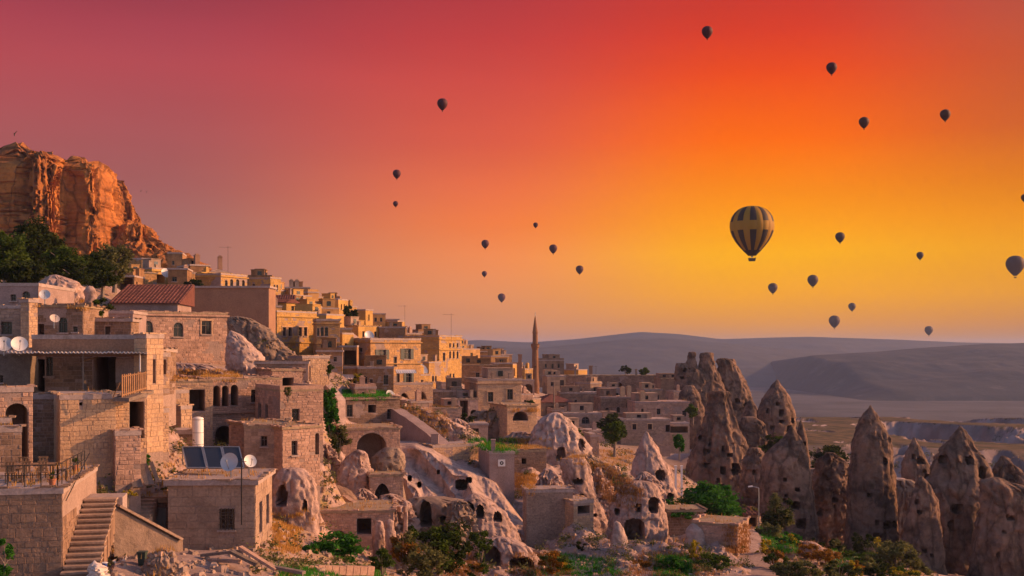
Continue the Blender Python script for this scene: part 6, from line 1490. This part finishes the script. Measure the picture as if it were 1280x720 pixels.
for k in range(9):
    p = P(140 + rnd.uniform(0, 24), 688 + rnd.uniform(0, 14), 44.5 + rnd.random()); p.z = H_at(p.x, p.y) + .16
    m = MB(); bmv = [Vector((rnd.uniform(-.12, .12), rnd.uniform(-.1, .1), rnd.uniform(-.05, .1))) for _ in range(4)]
    m.v = [tuple(p + q) for q in bmv] + [tuple(p + Vector((0, 0, .14)))]; m.f = [(0, 1, 4), (1, 2, 4), (2, 3, 4), (3, 0, 4), (3, 2, 1, 0)]
    tag(m.build('rubbish_scrap', 'cloth' if k % 3 else 'plaster', None, loc=p), 'pale scrap of rubbish strewn by the yard wall', 'rubbish', 'rubbish by the yard wall')
for k, (a, b) in enumerate((((252, 694), (318, 687)), ((262, 700), (300, 702)), ((290, 690), (322, 706)), ((300, 684), (345, 712)), ((338, 708), (380, 716)))):
    board(('long beam lying in the yard before the ashlar house', 'short dark beam lying flat in the yard', 'rough beam slanting across the yard', 'long slanting coping beam at foot of end wall', 'weathered beam lying beside the green lawn')[k], P(*a, 47.5 - k * .4), P(*b, 46.8 - k * .4), .28, .14, 'stone_pink' if k % 2 else 'wood_grey', 'beam', 'beam')
lw = thing('kerb_wall', 'low stone kerb wall bordering the green lawn', 'wall', P(410, 716, 52))
for k in range(14):
    f0, f1 = k / 14, (k + 1) / 14; p = P(342 + 124 * f0, 707 + 2 * f0, 51 + 4 * f0); q = P(342 + 124 * f1 - .6, 707 + 2 * f1, 51 + 4 * f1)
    m = MB(); m.bar(p - Z * .2, q - Z * .2, .4, .5 + rnd.uniform(-.04, .04)); m.build('stone_block', 'stone_pink', lw)
mast = thing('antenna_mast', 'thin dark pole with crossbars before the ashlar house', 'antenna', P(302, 655, 51.5)); m = MB(); m.bar(P(302, 656, 51.6), P(302, 573, 51.6), .06); m.build('pole', 'iron', mast)
m = MB(); m.bar(P(296, 577, 51.6), P(308, 577, 51.6), .03); m.build('crossbar', 'iron', mast)
gr_ = thing('window_grille', 'rusty iron bars fixed over ashlar house window', 'grille', P(284, 662, 52.3))
for k in range(4):
    m = MB(); x = 276.5 + k * 4.8; m.bar(P(x, 663, 52.72), P(x, 635, 52.72), .045); m.build('bar', 'iron', gr_)
for y_ in (641, 648.5, 656):
    m = MB(); m.bar(P(273.5, y_, 52.68), P(293.5, y_, 52.68), .035); m.build('crossbar', 'iron', gr_)
# television aerials
for k, (px, py, Y, h, lab) in enumerate(((285, 340, 184, 5.0, 'thin television aerial above bluish hip roof'), (564, 421, 184, 4.5, 'thin television aerial on tall golden mansion'), (506, 403, 222, 4, 'television aerial on golden skyline annex'), (130, 300, 250, 3, 'thin aerial on castle slope'), (745, 470, 280, 3, 'distant aerial on far ridge'))):
    b = P(px, py, Y); o = thing('television_aerial', lab, 'aerial', b); m = MB(); m.bar(b - Z, b + Z * h, .045); m.build('mast', 'iron', o)
    m = MB(); m.bar(b + Z * h * .95 - Vector((1.6, .5, 0)), b + Z * h * .95 + Vector((.6, .2, 0)), .035)
    for q in range(4): m.bar(b + Z * h * .95 - Vector((1.5 - q * .6, .4, .0)) + Vector((0, -.3, 0)), b + Z * h * .95 - Vector((1.5 - q * .6, .4, 0)) + Vector((0, .3, 0)), .025)
    m.build('element', 'iron', o)
# awnings, sign
def awning(label, x0, x1, py, Y, out, mat):
    o = thing('awning', label, 'awning', P((x0 + x1) / 2, py, Y)); m = MB(); n_ = 24
    for i in range(n_ + 1):
        px = x0 + (x1 - x0) * i / n_; a = P(px, py, Y); m.v.append(tuple(a)); b = a + Vector((out * .25, -out, -.35 * out + .05 * math.sin(i * 2.3))); m.v.append(tuple(b))
    for i in range(n_): m.f.append((i * 2, i * 2 + 1, i * 2 + 3, i * 2 + 2))
    q = m.build('fabric', mat, o); q.modifiers.new('s', 'SOLIDIFY').thickness = .05
    for px in (x0, x1): mm = MB(); a = P(px, py, Y); mm.bar(a, a + Vector((out * .25, -out, -.35 * out)), .05); mm.build('arm', 'metal', o)
awning('pale striped awning over grey terrace house', 419, 445, 468, 141, 1.8, 'canvas')
awning('cream awning over mansion ground floor doors', 494, 519, 462, 149, 1.4, 'white')
o = thing('picture_sign', 'small white square sign with dark round emblem on tan house', 'sign', P(627, 580, 96.9)); a = hit(622.5, 583, P(612, 600, 97.8), Vector((math.sin(R(10)), -math.cos(R(10)), 0)))
e1 = Vector((math.cos(R(10)), math.sin(R(10)), 0)); nn = Vector((e1.y, -e1.x, 0))
m = MB(); m.box(a + e1 * .37 + Z * .35 + nn * .06, e1 * .37, nn * .03, Z * .35); m.build('board', 'white', o)
m = MB(); cc = a + e1 * .37 + Z * .35 + nn * .095; NA = 18
m.quad(*[cc + e1 * math.cos(2 * math.pi * j / NA) * .2 + Z * math.sin(2 * math.pi * j / NA) * .2 for j in range(NA)]); em = m.build('emblem', 'iron', o)
m = MB(); m.quad(*[cc + nn * .006 + e1 * math.cos(2 * math.pi * j / NA) * .07 + Z * math.sin(2 * math.pi * j / NA) * .07 for j in range(NA)]); m.build('emblem_centre', 'white', em)
# sloping ramp walls on the hillside
def ramp_wall(label, p0, p1, drop, th, mat):
    p0, p1 = P(*p0), P(*p1); d = (p1 - p0); s_ = Vector((d.y, -d.x, 0)).normalized() * th
    if s_.y > 0: s_ = -s_
    o = thing('ramp_wall', label, 'wall', (p0 + p1) / 2 - Z * drop); m = MB(); N_ = 16
    for i in range(N_ + 1):
        q = p0.lerp(p1, i / N_); q.z += noise.noise(Vector((i * .9, p0.x, 0))) * .12 + .25 * math.sin(i / N_ * 3.1)
        for w_ in (q + s_ - Z * drop, q + s_ * .9, q, q - Z * drop): m.v.append(tuple(w_))
    for i in range(N_):
        for k in range(3): a = i * 4 + k; m.f.append((a, a + 4, a + 5, a + 1))
    m.f.append((3, 2, 1, 0)); m.f.append(tuple(N_ * 4 + k for k in range(4)))
    m.build('wall', mat, o)
ramp_wall('long smooth plaster ramp wall sloping down past the arcade', (498, 508, 116), (566, 556, 104), 3.2, 1.6, 'plaster')
ramp_wall('sunlit curved ramp wall beside ivy', (399, 466, 104), (432, 500, 100), 2.6, 1.0, 'tuff_pale')
ramp_wall('stepped stone stair wall descending below the egg boulder', (404, 606, 82), (452, 632, 78), 1.8, .5, 'stone_pink')
lg = thing('rock_ledge', 'flat stone ledge running under the pointed niche', 'ledge', P(470, 632, 82))
m = MB()
for i in range(25):
    px = 438 + 72 * i / 24; n_ = noise.noise(Vector((i * .5, 3, 0))) * .25
    for Yq, py in ((79.5 + n_ * 3, 633), (86, 630)):
        p = P(px, py, Yq); p.z += n_ * .3; m.v += [tuple(p), tuple(p - Z * .45)]
for i in range(24):
    a = i * 4; m.f += [(a, a + 4, a + 6, a + 2), (a + 1, a + 5, a + 4, a)]
m.build('slab', 'tuff_pale', lg)

# ================================================================== minaret
mat_rough('minaret_stone', (.28, .15, .085), (.19, .10, .06), .5, bump=.4, bscale=5)
mb_ = P(669, 492, 258); sm = 258 * K / F
mi = thing('minaret', 'slender stone minaret with one balcony and pointed cap', 'minaret', mb_)
def mz(py): return (492 - py) * sm
m = MB(); m.lathe(mb_ - Z * 3, [(5.2 * sm, 0), (5.2 * sm, 3 + mz(478)), (4.2 * sm, 3 + mz(472)), (3.8 * sm, 3 + mz(437))], 16); m.build('shaft', 'minaret_stone', mi)
m = MB(); m.lathe(mb_, [(3.8 * sm, mz(437)), (4.4 * sm, mz(435.6)), (4.4 * sm, mz(434.8)), (5.2 * sm, mz(433.8)), (5.2 * sm, mz(433)), (5.2 * sm, mz(432)), (5.2 * sm, mz(429.6)), (5.2 * sm, mz(429.6)), (5.2 * sm, mz(431.5)), (3.4 * sm, mz(431.5))], 16); bl_ = m.build('balcony', 'minaret_stone', mi)
m = MB(); m.lathe(mb_, [(3.4 * sm, mz(431.6)), (3.1 * sm, mz(417)), (3.6 * sm, mz(416.2)), (3.6 * sm, mz(415.2))], 16); m.build('upper_shaft', 'minaret_stone', mi)
m = MB(); m.lathe(mb_, [(3.4 * sm, mz(415.3)), (2.1 * sm, mz(406)), (1.0 * sm, mz(398)), (.3 * sm, mz(395.5))], 16); m.build('cap', 'minaret_stone', mi)
m = MB(); m.lathe(mb_, [(.25 * sm, mz(396)), (.5 * sm, mz(394.3)), (.2 * sm, mz(393.2)), (.35 * sm, mz(392.2)), (.05 * sm, mz(389.5))], 8); m.build('finial', 'metal', mi)
m = MB(); m.box(mb_ + Vector((0, -3.75 * sm, mz(459))), (.9 * sm, 0, 0), (0, .25 * sm, 0), (0, 0, 1.6 * sm)); m.build('window', 'glass', mi)
# lone chimney stacks and posts on the ridge
for px, y0, y1, Y, w_, lab, mt in ((738.5, 470, 458, 280, 4, 'distant brick chimney stack on far ridge', 'plaster_brown'), (650, 475, 444, 246, 4.5, 'tall dark chimney stack left of the minaret', 'plaster_brown'), (795, 472, 462, 275, 2.5, 'short distant chimney stack near ridge tree', 'stone_grey'), (719, 472, 459, 290, 2.5, 'thin distant chimney behind tiny golden house', 'stone_grey')):
    b = P(px, y0, Y); s_ = Y * K / F; o = thing('chimney_stack', lab, 'chimney', b); h = (y0 - y1) * s_
    m = MB(); m.box(b + Z * (h / 2 - .5), (w_ / 2 * s_, 0, 0), (0, w_ / 2 * s_, 0), Z * (h / 2 + .5)); m.build('stack', mt, o)
    m = MB(); m.box(b + Z * (h + .1), ((w_ / 2 + .5) * s_, 0, 0), (0, (w_ / 2 + .5) * s_, 0), Z * .12); m.build('cap', mt, o)
# street lamp on the path, poles
b = P(948.5, 664, 103); s_ = 103 * K / F; o = thing('street_lamp', 'slim grey street lamp with side arm beside the footpath', 'street lamp', b)
m = MB(); m.tube([b - Z * .5, b + Z * 54 * s_], [.075, .05], 10); m.build('pole', 'metal', o)
m = MB(); t_ = b + Z * 54 * s_; m.tube([t_, t_ + Vector((-5 * s_, 0, .12)), t_ + Vector((-9 * s_, 0, .15))], .035, 8); m.build('arm', 'metal', o)
m = MB(); m.box(t_ + Vector((-10.5 * s_, 0, .17)), (2.6 * s_, 0, .03), (0, .13, 0), Z * .06); m.build('lamp_head', 'white', o)
for px, y0, y1, Y, lab in ((692.5, 515, 480, 220, 'thin pale utility pole beside red pavilion'), (842, 700, 668, 82, 'thin metal pole before low terrace wall'), (571, 515, 485, 150, 'dark utility pole near rubble cottage')):
    b = P(px, y0, Y); m = MB(); o = thing('utility_pole', lab, 'pole', b); m.tube([b - Z, P(px, y1, Y)], [.13 * Y / 150, .09 * Y / 150], 8); m.build('pole', 'wood_grey', o)
    m = MB(); m.bar(P(px - 2, y1 + 2, Y), P(px + 2, y1 + 2, Y), .08); m.build('crossarm', 'wood_grey', o)
for px, lab in ((844.5, 'white stone gatepost nearer the slanted cone'), (852, 'tall white stone gatepost beside the fig tree')):
    b = P(px, 618, 116); s_ = 116 * K / F; o = thing('gatepost', lab, 'gatepost', b); m = MB(); m.box(b + Z * 17 * s_, (1.2 * s_, 0, 0), (0, 1.2 * s_, 0), Z * 18 * s_); m.build('shaft', 'white', o)
    m = MB(); m.box(b + Z * 35.6 * s_, (1.7 * s_, 0, 0), (0, 1.7 * s_, 0), Z * .6 * s_); m.build('cap', 'white', o)
for px, py, Y, w_, lab in ((548.5 - 5, 556, 104, 9, 'small pale headstone shaped stone on ramp wall'), (616.5, 563, 98.5, 5, 'square pale chimney on the lawn terrace')):
    b = P(px, py, Y); s_ = Y * K / F; o = thing('stone_block', lab, 'stone', b); m = MB(); m.box(b + Z * 6 * s_, (w_ / 2 * s_, 0, 0), (0, .3, 0), Z * 7 * s_); m.build('shaft', 'plaster', o); m = MB(); m.box(b + Z * 13.4 * s_, ((w_ / 2 + .6) * s_, 0, 0), (0, .36, 0), Z * .6 * s_); m.build('cap', 'plaster', o)

# ================================================================== plants
tree('broadleaf_tree', 'dense dark green tree at the far end of the castle grove', 6, 356, 112, 58, 72, 'leaf_green', 4200, .27, seed=2, trunk=.08)
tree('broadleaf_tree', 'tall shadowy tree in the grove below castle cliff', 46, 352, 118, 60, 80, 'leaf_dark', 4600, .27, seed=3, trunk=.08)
tree('broadleaf_tree', 'mid height leafy tree in the grove with lit crown', 80, 358, 108, 58, 50, 'leaf_green', 3800, .25, seed=4, trunk=.08)
tree('broadleaf_tree', 'dark spreading tree in front of open-fronted house', 112, 360, 112, 54, 46, 'leaf_dark', 3600, .25, seed=5, trunk=.08)
tree('broadleaf_tree', 'sunlit olive tree at grove end under castle slope', 143, 360, 122, 54, 56, 'leaf_olive', 3800, .26, seed=6, trunk=.08)
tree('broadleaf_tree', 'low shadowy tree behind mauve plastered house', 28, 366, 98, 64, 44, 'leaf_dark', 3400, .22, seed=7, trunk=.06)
tree('broadleaf_tree', 'small bushy tree right behind pink outcrop', 92, 364, 101, 56, 38, 'leaf_dark', 3000, .22, seed=8, trunk=.06)
tree('broadleaf_tree', 'thick round tree wedged between grove and dark open house', 128, 366, 106, 46, 36, 'leaf_dark', 2600, .22, seed=31, trunk=.06)
tree('broadleaf_tree', 'half hidden green tree filling the middle of the grove', 64, 350, 126, 50, 58, 'leaf_green', 3200, .27, seed=32, trunk=.06)
tree('garden_tree', 'bright yellow-green young tree in front of rubble house', 159, 428, 86, 30, 34, 'leaf_yellow', 900, .17, seed=9, trunk=.1)
shrub('garden_shrub', 'dark shrub hanging over the low dark wall', 122, 402, 78, 40, 28, 'leaf_dark', 900, .18, mat2='leaf_green')
shrub('garden_shrub', 'low green bushes along top of sloping bank', 343, 438, 128, 22, 18, 'leaf_vivid', 700, .26)
shrub('garden_shrub', 'green creeping bush at the four-window house foot', 357, 446, 126, 26, 12, 'leaf_green', 600, .26)
shrub('ivy', 'thick bright ivy curtain hanging beside ashlar house', 413, 542, 92, 24, 56, 'leaf_vivid', 2400, .20, cat='ivy', clumps=20)
shrub('garden_shrub', 'small round green bush by pale ruined pillars', 411, 468, 98, 11, 16, 'leaf_green', 400, .16)
shrub('garden_shrub', 'dusty dark bushes below ruin with lit window holes', 424, 566, 90, 34, 34, 'leaf_olive', 1000, .18, mat2='leaf_dark')
tree('broadleaf_tree', 'olive tree on skyline between golden houses', 438, 408, 200, 20, 28, 'leaf_dark', 1200, .36, seed=10)
shrub('fig_bush', 'big bright green fig bush before arched retaining wall', 420, 706, 62, 76, 40, 'leaf_vivid', 2600, .17, clumps=22)
shrub('fig_bush', 'smaller green fig bush next to rock stubs', 478, 714, 60, 34, 26, 'leaf_green', 1100, .15)
shrub('wild_bush', 'large wild bush of dark green and rust leaves before caves', 556, 712, 72, 74, 62, 'leaf_dark', 3600, .17, clumps=26, mat2='leaf_green')
shrub('wild_bush', 'golden brown bush left of large wild bush', 506, 712, 70, 42, 52, 'leaf_autumn', 1700, .16, clumps=16, mat2='leaf_olive')
shrub('wild_bush', 'dry olive bush in front of the large wild bush', 534, 724, 66, 56, 42, 'leaf_olive', 1800, .15, clumps=18)
shrub('wild_bush', 'green low bush at foot of rock shelter', 596, 722, 72, 34, 22, 'leaf_green', 900, .14, mat2='leaf_autumn')
shrub('golden_bush', 'golden bush at the end of pink rock spur', 690, 716, 74, 46, 26, 'leaf_autumn', 1300, .14, mat2='leaf_green')
shrub('garden_shrub', 'dark shrub at foot of patterned brick wall', 728, 692, 83, 18, 18, 'leaf_dark', 600, .15)
tree('garden_tree', 'green leafy tree in front of grey two-window house', 768, 566, 140, 34, 40, 'leaf_green', 1700, .30, seed=12)
tree('garden_tree', 'big dark tree in shade between far houses', 766, 560, 186, 46, 44, 'leaf_dark', 2200, .42, seed=13)
tree('poplar_tree', 'narrow vivid green cypress-like tree before tent chimney', 849, 570, 142, 15, 32, 'leaf_vivid', 1100, .26, seed=14, trunk=.08)
tree('garden_tree', 'round dark green tree beside ruined rock castle foot', 866, 528, 205, 20, 24, 'leaf_green', 1100, .38, seed=15)
tree('fig_tree', 'large spreading vivid fig tree below tent chimney', 886, 662, 104, 88, 62, 'leaf_vivid', 5600, .24, seed=16, trunk=.12, clumps=28)
shrub('garden_shrub', 'trailing green plants along low terrace wall', 852, 650, 92, 34, 14, 'leaf_vivid', 800, .16)
shrub('garden_shrub', 'vine over terrace by slanted cone', 838, 640, 100, 18, 16, 'leaf_vivid', 500, .18)
shrub('golden_bush', 'bright yellow bush against the rubble garden wall', 867, 700, 78, 20, 26, 'leaf_yellow', 700, .13)
shrub('garden_shrub', 'dark green hedge along foot of rubble garden wall', 890, 712, 76, 54, 20, 'leaf_green', 1300, .14)
shrub('garden_shrub', 'leafy green clump at the path bend by garden wall', 922, 692, 84, 18, 22, 'leaf_green', 600, .15)
shrub('wild_bush', 'tall grey-green bush in front of speckled chimney', 974, 664, 104, 50, 48, 'leaf_olive', 2400, .22, clumps=20, mat2='leaf_dark')
shrub('wild_bush', 'small grey bush left of street lamp', 934, 648, 110, 30, 20, 'leaf_olive', 800, .2)
shrub('wild_bush', 'round dark bush under the bright rimmed chimney', 1020, 690, 104, 22, 20, 'leaf_dark', 700, .18)
shrub('wild_bush', 'rounded green bush in shade of tall chimney', 1046, 694, 102, 28, 22, 'leaf_dark', 900, .18, mat2='leaf_olive')
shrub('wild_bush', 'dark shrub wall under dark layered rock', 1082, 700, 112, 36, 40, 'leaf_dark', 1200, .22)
tree('juniper_tree', 'big round grey-green juniper near the lower right path', 1118, 720, 88, 62, 46, 'leaf_olive', 3200, .19, seed=17, trunk=.05, clumps=24)
shrub('wild_bush', 'low dark juniper touching the big round one', 1090, 722, 84, 40, 30, 'leaf_dark', 1300, .17, mat2='leaf_olive')
shrub('wild_bush', 'broad low dusty bush beside footpath edge', 1006, 728, 74, 54, 30, 'leaf_olive', 1700, .15, mat2='leaf_dark')
shrub('wild_bush', 'dark dusty bush between boulders and juniper', 1050, 726, 76, 52, 26, 'leaf_dark', 1400, .15, mat2='leaf_olive')
shrub('wild_bush', 'green and gold bush at the footpath side', 968, 716, 78, 34, 32, 'leaf_green', 1100, .15, mat2='leaf_autumn')
shrub('wild_bush', 'pale green bush right of the big round juniper', 1148, 722, 88, 30, 26, 'leaf_olive', 900, .16)
shrub('wild_bush', 'scrubby dark thicket above the dark layered rock', 1034, 592, 158, 58, 34, 'leaf_dark', 2400, .34, mat2='leaf_olive', clumps=22)
tree('ridge_tree', 'bare dark tree standing on the far ridge wall', 782, 472, 280, 14, 16, 'leaf_dark', 500, .4, seed=18)
tree('ridge_tree', 'leafy green tree standing on the far ridge', 806, 474, 275, 14, 16, 'leaf_green', 700, .4, seed=19)
shrub('garden_shrub', 'plants drooping over ashlar house parapet', 360, 496, 75, 16, 12, 'leaf_olive', 400, .12)
shrub('garden_shrub', 'bushes behind the leaning pallet', 165, 590, 55, 26, 20, 'leaf_green', 900, .11)
shrub('garden_shrub', 'bright shrub against the crumbling lower wall', 180, 588, 56, 24, 22, 'leaf_vivid', 800, .11, mat2='leaf_yellow')
shrub('garden_shrub', 'green weeds at the stair head', 160, 622, 50, 22, 10, 'leaf_yellow', 400, .09, mat2='leaf_green')
tree('branch_tree', 'vivid green sapling sprouting below the terrace wall', 4, 730, 36, 36, 62, 'leaf_vivid', 420, .13, seed=21, trunk=.1, clumps=9)
shrub('garden_shrub', 'green bush by the minaret foot', 662, 510, 200, 16, 10, 'leaf_green', 500, .36)
shrub('garden_shrub', 'dark hedge row in front of chimney houses', 240, 362, 160, 26, 14, 'leaf_dark', 800, .3)
shrub('garden_shrub', 'shadowy bushes behind tent chimney foot', 968, 572, 178, 36, 26, 'leaf_dark', 1200, .34, mat2='leaf_green')

for k, (nm, lab, a) in enumerate((
        ('wild_bush', 'bright green clump at the lawn edge below patterned wall', (700, 714, 78, 40, 20, 'leaf_vivid', 1300, .13)),
        ('wild_bush', 'yellow-green low bush on the grassy yard rim', (756, 720, 78, 38, 16, 'leaf_green', 1000, .13)),
        ('golden_bush', 'golden seeded bush beside the grassy yard rim', (800, 716, 78, 40, 20, 'leaf_autumn', 1200, .13)),
        ('wild_bush', 'vivid green mound of leaves in front of yellow bush', (838, 718, 76, 44, 24, 'leaf_vivid', 1500, .13)),
        ('wild_bush', 'bright green bush spilling on the path side slope', (984, 690, 92, 40, 26, 'leaf_vivid', 1500, .16)),
        ('golden_bush', 'yellow flowering bush by the footpath edge', (956, 702, 84, 26, 26, 'leaf_yellow', 900, .14)),
        ('golden_bush', 'rusty bush on the slope above the boulders', (1030, 706, 86, 44, 22, 'leaf_autumn', 1300, .14)),
        ('wild_bush', 'green carpet bush at the foot of tall slender chimney', (1072, 706, 92, 50, 18, 'leaf_green', 1300, .15)),
        ('golden_bush', 'ochre bush tucked between two junipers', (1068, 722, 80, 34, 22, 'leaf_autumn', 1000, .14)),
        ('wild_bush', 'leafy green bush climbing the left end of cave mouth', (512, 690, 80, 30, 34, 'leaf_green', 1200, .15)),
        ('wild_bush', 'green vine mass on rocks right of large wild bush', (600, 702, 74, 34, 40, 'leaf_green', 1400, .14)),
        ('fig_bush', 'lush green bush in front of low pale boundary wall', (384, 704, 60, 36, 26, 'leaf_vivid', 1200, .14)),
        ('wild_bush', 'grey-green rounded bush under the tall slender chimney', (1100, 702, 96, 40, 28, 'leaf_olive', 1500, .16)),
        ('wild_bush', 'dusty olive bush beside the street lamp foot', (962, 676, 98, 34, 26, 'leaf_olive', 1300, .16)),
        ('wild_bush', 'low olive mound at the footpath mouth', (980, 724, 74, 40, 24, 'leaf_olive', 1300, .14)),
        ('golden_bush', 'bright orange dry bush on the boulder slope', (1010, 698, 90, 36, 18, 'leaf_autumn', 1000, .14)),
        ('wild_bush', 'broad green bush below the big round juniper', (1130, 728, 80, 50, 20, 'leaf_green', 1300, .14)),
        ('garden_shrub', 'green shrub at foot of arch ruin wall', (655, 566, 116, 26, 12, 'leaf_green', 500, .18)),
        ('garden_shrub', 'dark ivy on the cave house recess', (584, 536, 130, 22, 20, 'leaf_dark', 800, .22)),
        ('garden_shrub', 'leafy shrub below fan window house', (716, 548, 170, 26, 14, 'leaf_green', 600, .28)),
        ('garden_shrub', 'green courtyard shrub beside grey terrace house', (446, 478, 138, 14, 12, 'leaf_green', 400, .22)))):
    shrub(nm, lab, *a, seed=50 + k, mat2='leaf_yellow' if k % 4 == 0 else None)
# ================================================================== balloons
def balloon(px, py, dpx, label, mat, dia=17.0, detail=False, group='small balloons far off over the valley'):
    Y = dia * F / dpx; x, z = (px - HX) / F * Y, (HY - py) / F * Y; s_ = dia
    c = Vector((x, Y, z)); rnd = random.Random(int(px))
    prof = [(.0, .50), (.12, .492), (.22, .465), (.32, .41), (.40, .335), (.46, .24), (.495, .12), (.5, .02), (.485, -.09), (.44, -.21), (.375, -.325), (.29, -.435), (.20, -.535), (.12, -.61), (.085, -.65)]
    bz = -.775
    o = thing('hot_air_balloon', label, 'hot air balloon', c + Z * bz * s_, None if detail else group)
    def gore_mesh(lo, hi, pick, lift, nA, bulge=.02):
        m = MB(); N_ = 4
        for k in range(nA):
            if not pick(k): continue
            rows = [(r_, h) for r_, h in prof if lo <= h <= hi]
            i0 = len(m.v)
            for r_, h in rows:
                for j in range(N_ + 1):
                    f = j / N_; t = 2 * math.pi * (k + f) / nA; rr = (r_ + r_ * bulge * math.sin(math.pi * f) + lift) * s_
                    m.v.append((c.x + rr * math.cos(t), c.y + rr * math.sin(t), c.z + h * s_))
            for a in range(len(rows) - 1):
                for j in range(N_): q = i0 + a * (N_ + 1) + j; m.f.append((q, q + N_ + 1, q + N_ + 2, q + 1))
        return m
    nA = 20 if detail else 12
    env = gore_mesh(-2, 2, lambda k: True, 0, nA).build('envelope', mat, o, 'all')
    if detail:
        for k in range(0, nA, 2):
            gore_mesh(.10, .48, lambda q: q == k, .004, nA).build('stripe', 'balloon_stripe', env, 'all')
            gore_mesh(-.54, -.07, lambda q: q == k, .004, nA).build('stripe', 'balloon_stripe', env, 'all')
        gore_mesh(-.67, -.53, lambda q: True, .006, nA).build('skirt', 'balloon_stripe', env, 'all')
    m = MB(); w_ = .075 if detail else .06
    m.v = [tuple(c + Vector((sx * w_ * k * s_, sy * w_ * k * s_, h * s_))) for k, h in ((.85, bz), (1, bz + .065)) for sx, sy in ((-1, -1), (1, -1), (1, 1), (-1, 1))]
    m.f = [(0, 1, 5, 4), (1, 2, 6, 5), (2, 3, 7, 6), (3, 0, 4, 7), (3, 2, 1, 0), (4, 5, 6, 7)]; bk_ = m.build('basket', 'dark_wood', o)
    m = MB()
    for sx, sy in ((-1, -1), (1, -1), (1, 1), (-1, 1)): m.bar(c + Vector((sx * w_ * s_, sy * w_ * s_, (bz + .06) * s_)), c + Vector((sx * .06 * s_, sy * .06 * s_, -.69 * s_)), .006 * s_)
    m.build('cable', 'iron', o)
    if detail: m = MB(); m.box(c + Z * (bz + .10) * s_, (.02 * s_, 0, 0), (0, .02 * s_, 0), Z * .015 * s_); m.build('burner', 'metal', o)
balloon(940, 284.5, 54, 'big tan hot air balloon with dark vertical stripes and skirt', 'balloon_tan', 18, True)
balloon(1269, 330.5, 22.5, 'medium mauve balloon half turned grey over the mesa', 'balloon_grey', 18, group=None) if False else None
BL = 'dark plum hot air balloon high in the red sky'; BM = 'small dusky brown hot air balloon low over the valley'; BS = 'tiny maroon hot air balloon in the dusky left sky'
for px, py, d, lab, mt in ((884, 39.5, 13.5, BL, 'balloon_plum'), (1039.5, 84.5, 13, BL, 'balloon_plum'), (1080, 152.5, 12.5, 'rust brown hot air balloon in the orange sky', 'balloon_dark'), (1181.5, 143, 12.5, 'rust brown hot air balloon in the orange sky', 'balloon_dark'), (553, 129.5, 13, BL, 'balloon_plum'),
        (496, 217, 10, BS, 'balloon_plum'), (494.5, 254.5, 6.5, BS, 'balloon_plum'), (606.5, 304.5, 9.5, BS, 'balloon_plum'), (605.5, 342, 6.5, BS, 'balloon_plum'), (627, 371.5, 9.5, BS, 'balloon_plum'), (669.5, 281, 6, BS, 'balloon_plum'), (691.5, 310.5, 10, BS, 'balloon_plum'), (724.5, 336.5, 9.5, BS, 'balloon_plum'),
        (1050, 296, 11.5, BM, 'balloon_grey'), (1150, 319, 8.5, BM, 'balloon_grey'), (1016, 350, 13, BM, 'balloon_grey'), (966, 359.5, 11.5, BM, 'balloon_grey'), (1065, 383, 9, BM, 'balloon_grey'), (1043, 401, 13.5, BM, 'balloon_grey'), (1161, 412.5, 10, BM, 'balloon_grey')):
    balloon(px, py, d, lab, mt)
balloon(1269, 330.5, 22, 'medium balloon with pale reddish gore over the mesa', 'balloon_grey', 18)
balloon(1281, 247, 9, 'tiny balloon cut by the right picture edge above medium balloon', 'balloon_dark', 17)
# birds
for px, py, Y, lab in ((18, 168, 160, 'lone dark bird with raised wings above the castle cliff'), (176, 239, 260, 'tiny far bird gliding right of the castle cliff'), (183, 240, 265, 'tiny far bird gliding right of the castle cliff')):
    c = P(px, py, Y); o = thing('bird', lab, 'bird', c, 'far birds near the cliff' if 'tiny' in lab else None); s_ = 1.0 if Y < 200 else .7
    m = MB(); m.lathe(c, [(.02 * s_, -.3 * s_), (.09 * s_, -.15 * s_), (.1 * s_, .05 * s_), (.05 * s_, .2 * s_), (.01 * s_, .28 * s_)], 8); m.build('body', 'iron', o)
    for k in (-1, 1):
        m = MB(); r0 = c + Z * .05 * s_; m.v = [tuple(r0 + Vector(q) * s_) for q in ((0, -.12, 0), (k * .25, -.1, .35), (k * .5, .1, .62), (k * .22, .12, .25), (0, .12, 0))]; m.f = [(0, 1, 3, 4), (1, 2, 3)]; m.build('wing', 'iron', o)
# ================================================================== haze
def make_haze():
    m = bpy.data.materials.new('haze'); m.use_nodes = True; t = m.node_tree; t.nodes.clear()
    v = t.nodes.new('ShaderNodeVolumePrincipled'); v.inputs['Color'].default_value = (.48, .62, 1.0, 1); v.inputs['Density'].default_value = 0.00008; v.inputs['Anisotropy'].default_value = .2
    o = t.nodes.new('ShaderNodeOutputMaterial'); t.links.new(v.outputs[0], o.inputs['Volume']); MATS['haze'] = m
    mb = MB(); z0, z1 = -175, 74
    mb.box((0, 5000, (z0 + z1) / 2), (9000, 0, 0), (0, 5400, 0), (0, 0, (z1 - z0) / 2))
    o = mb.build('haze', 'haze'); o['kind'] = 'stuff'; o['label'] = 'thin dusk haze over the valley'
    return o
make_haze()
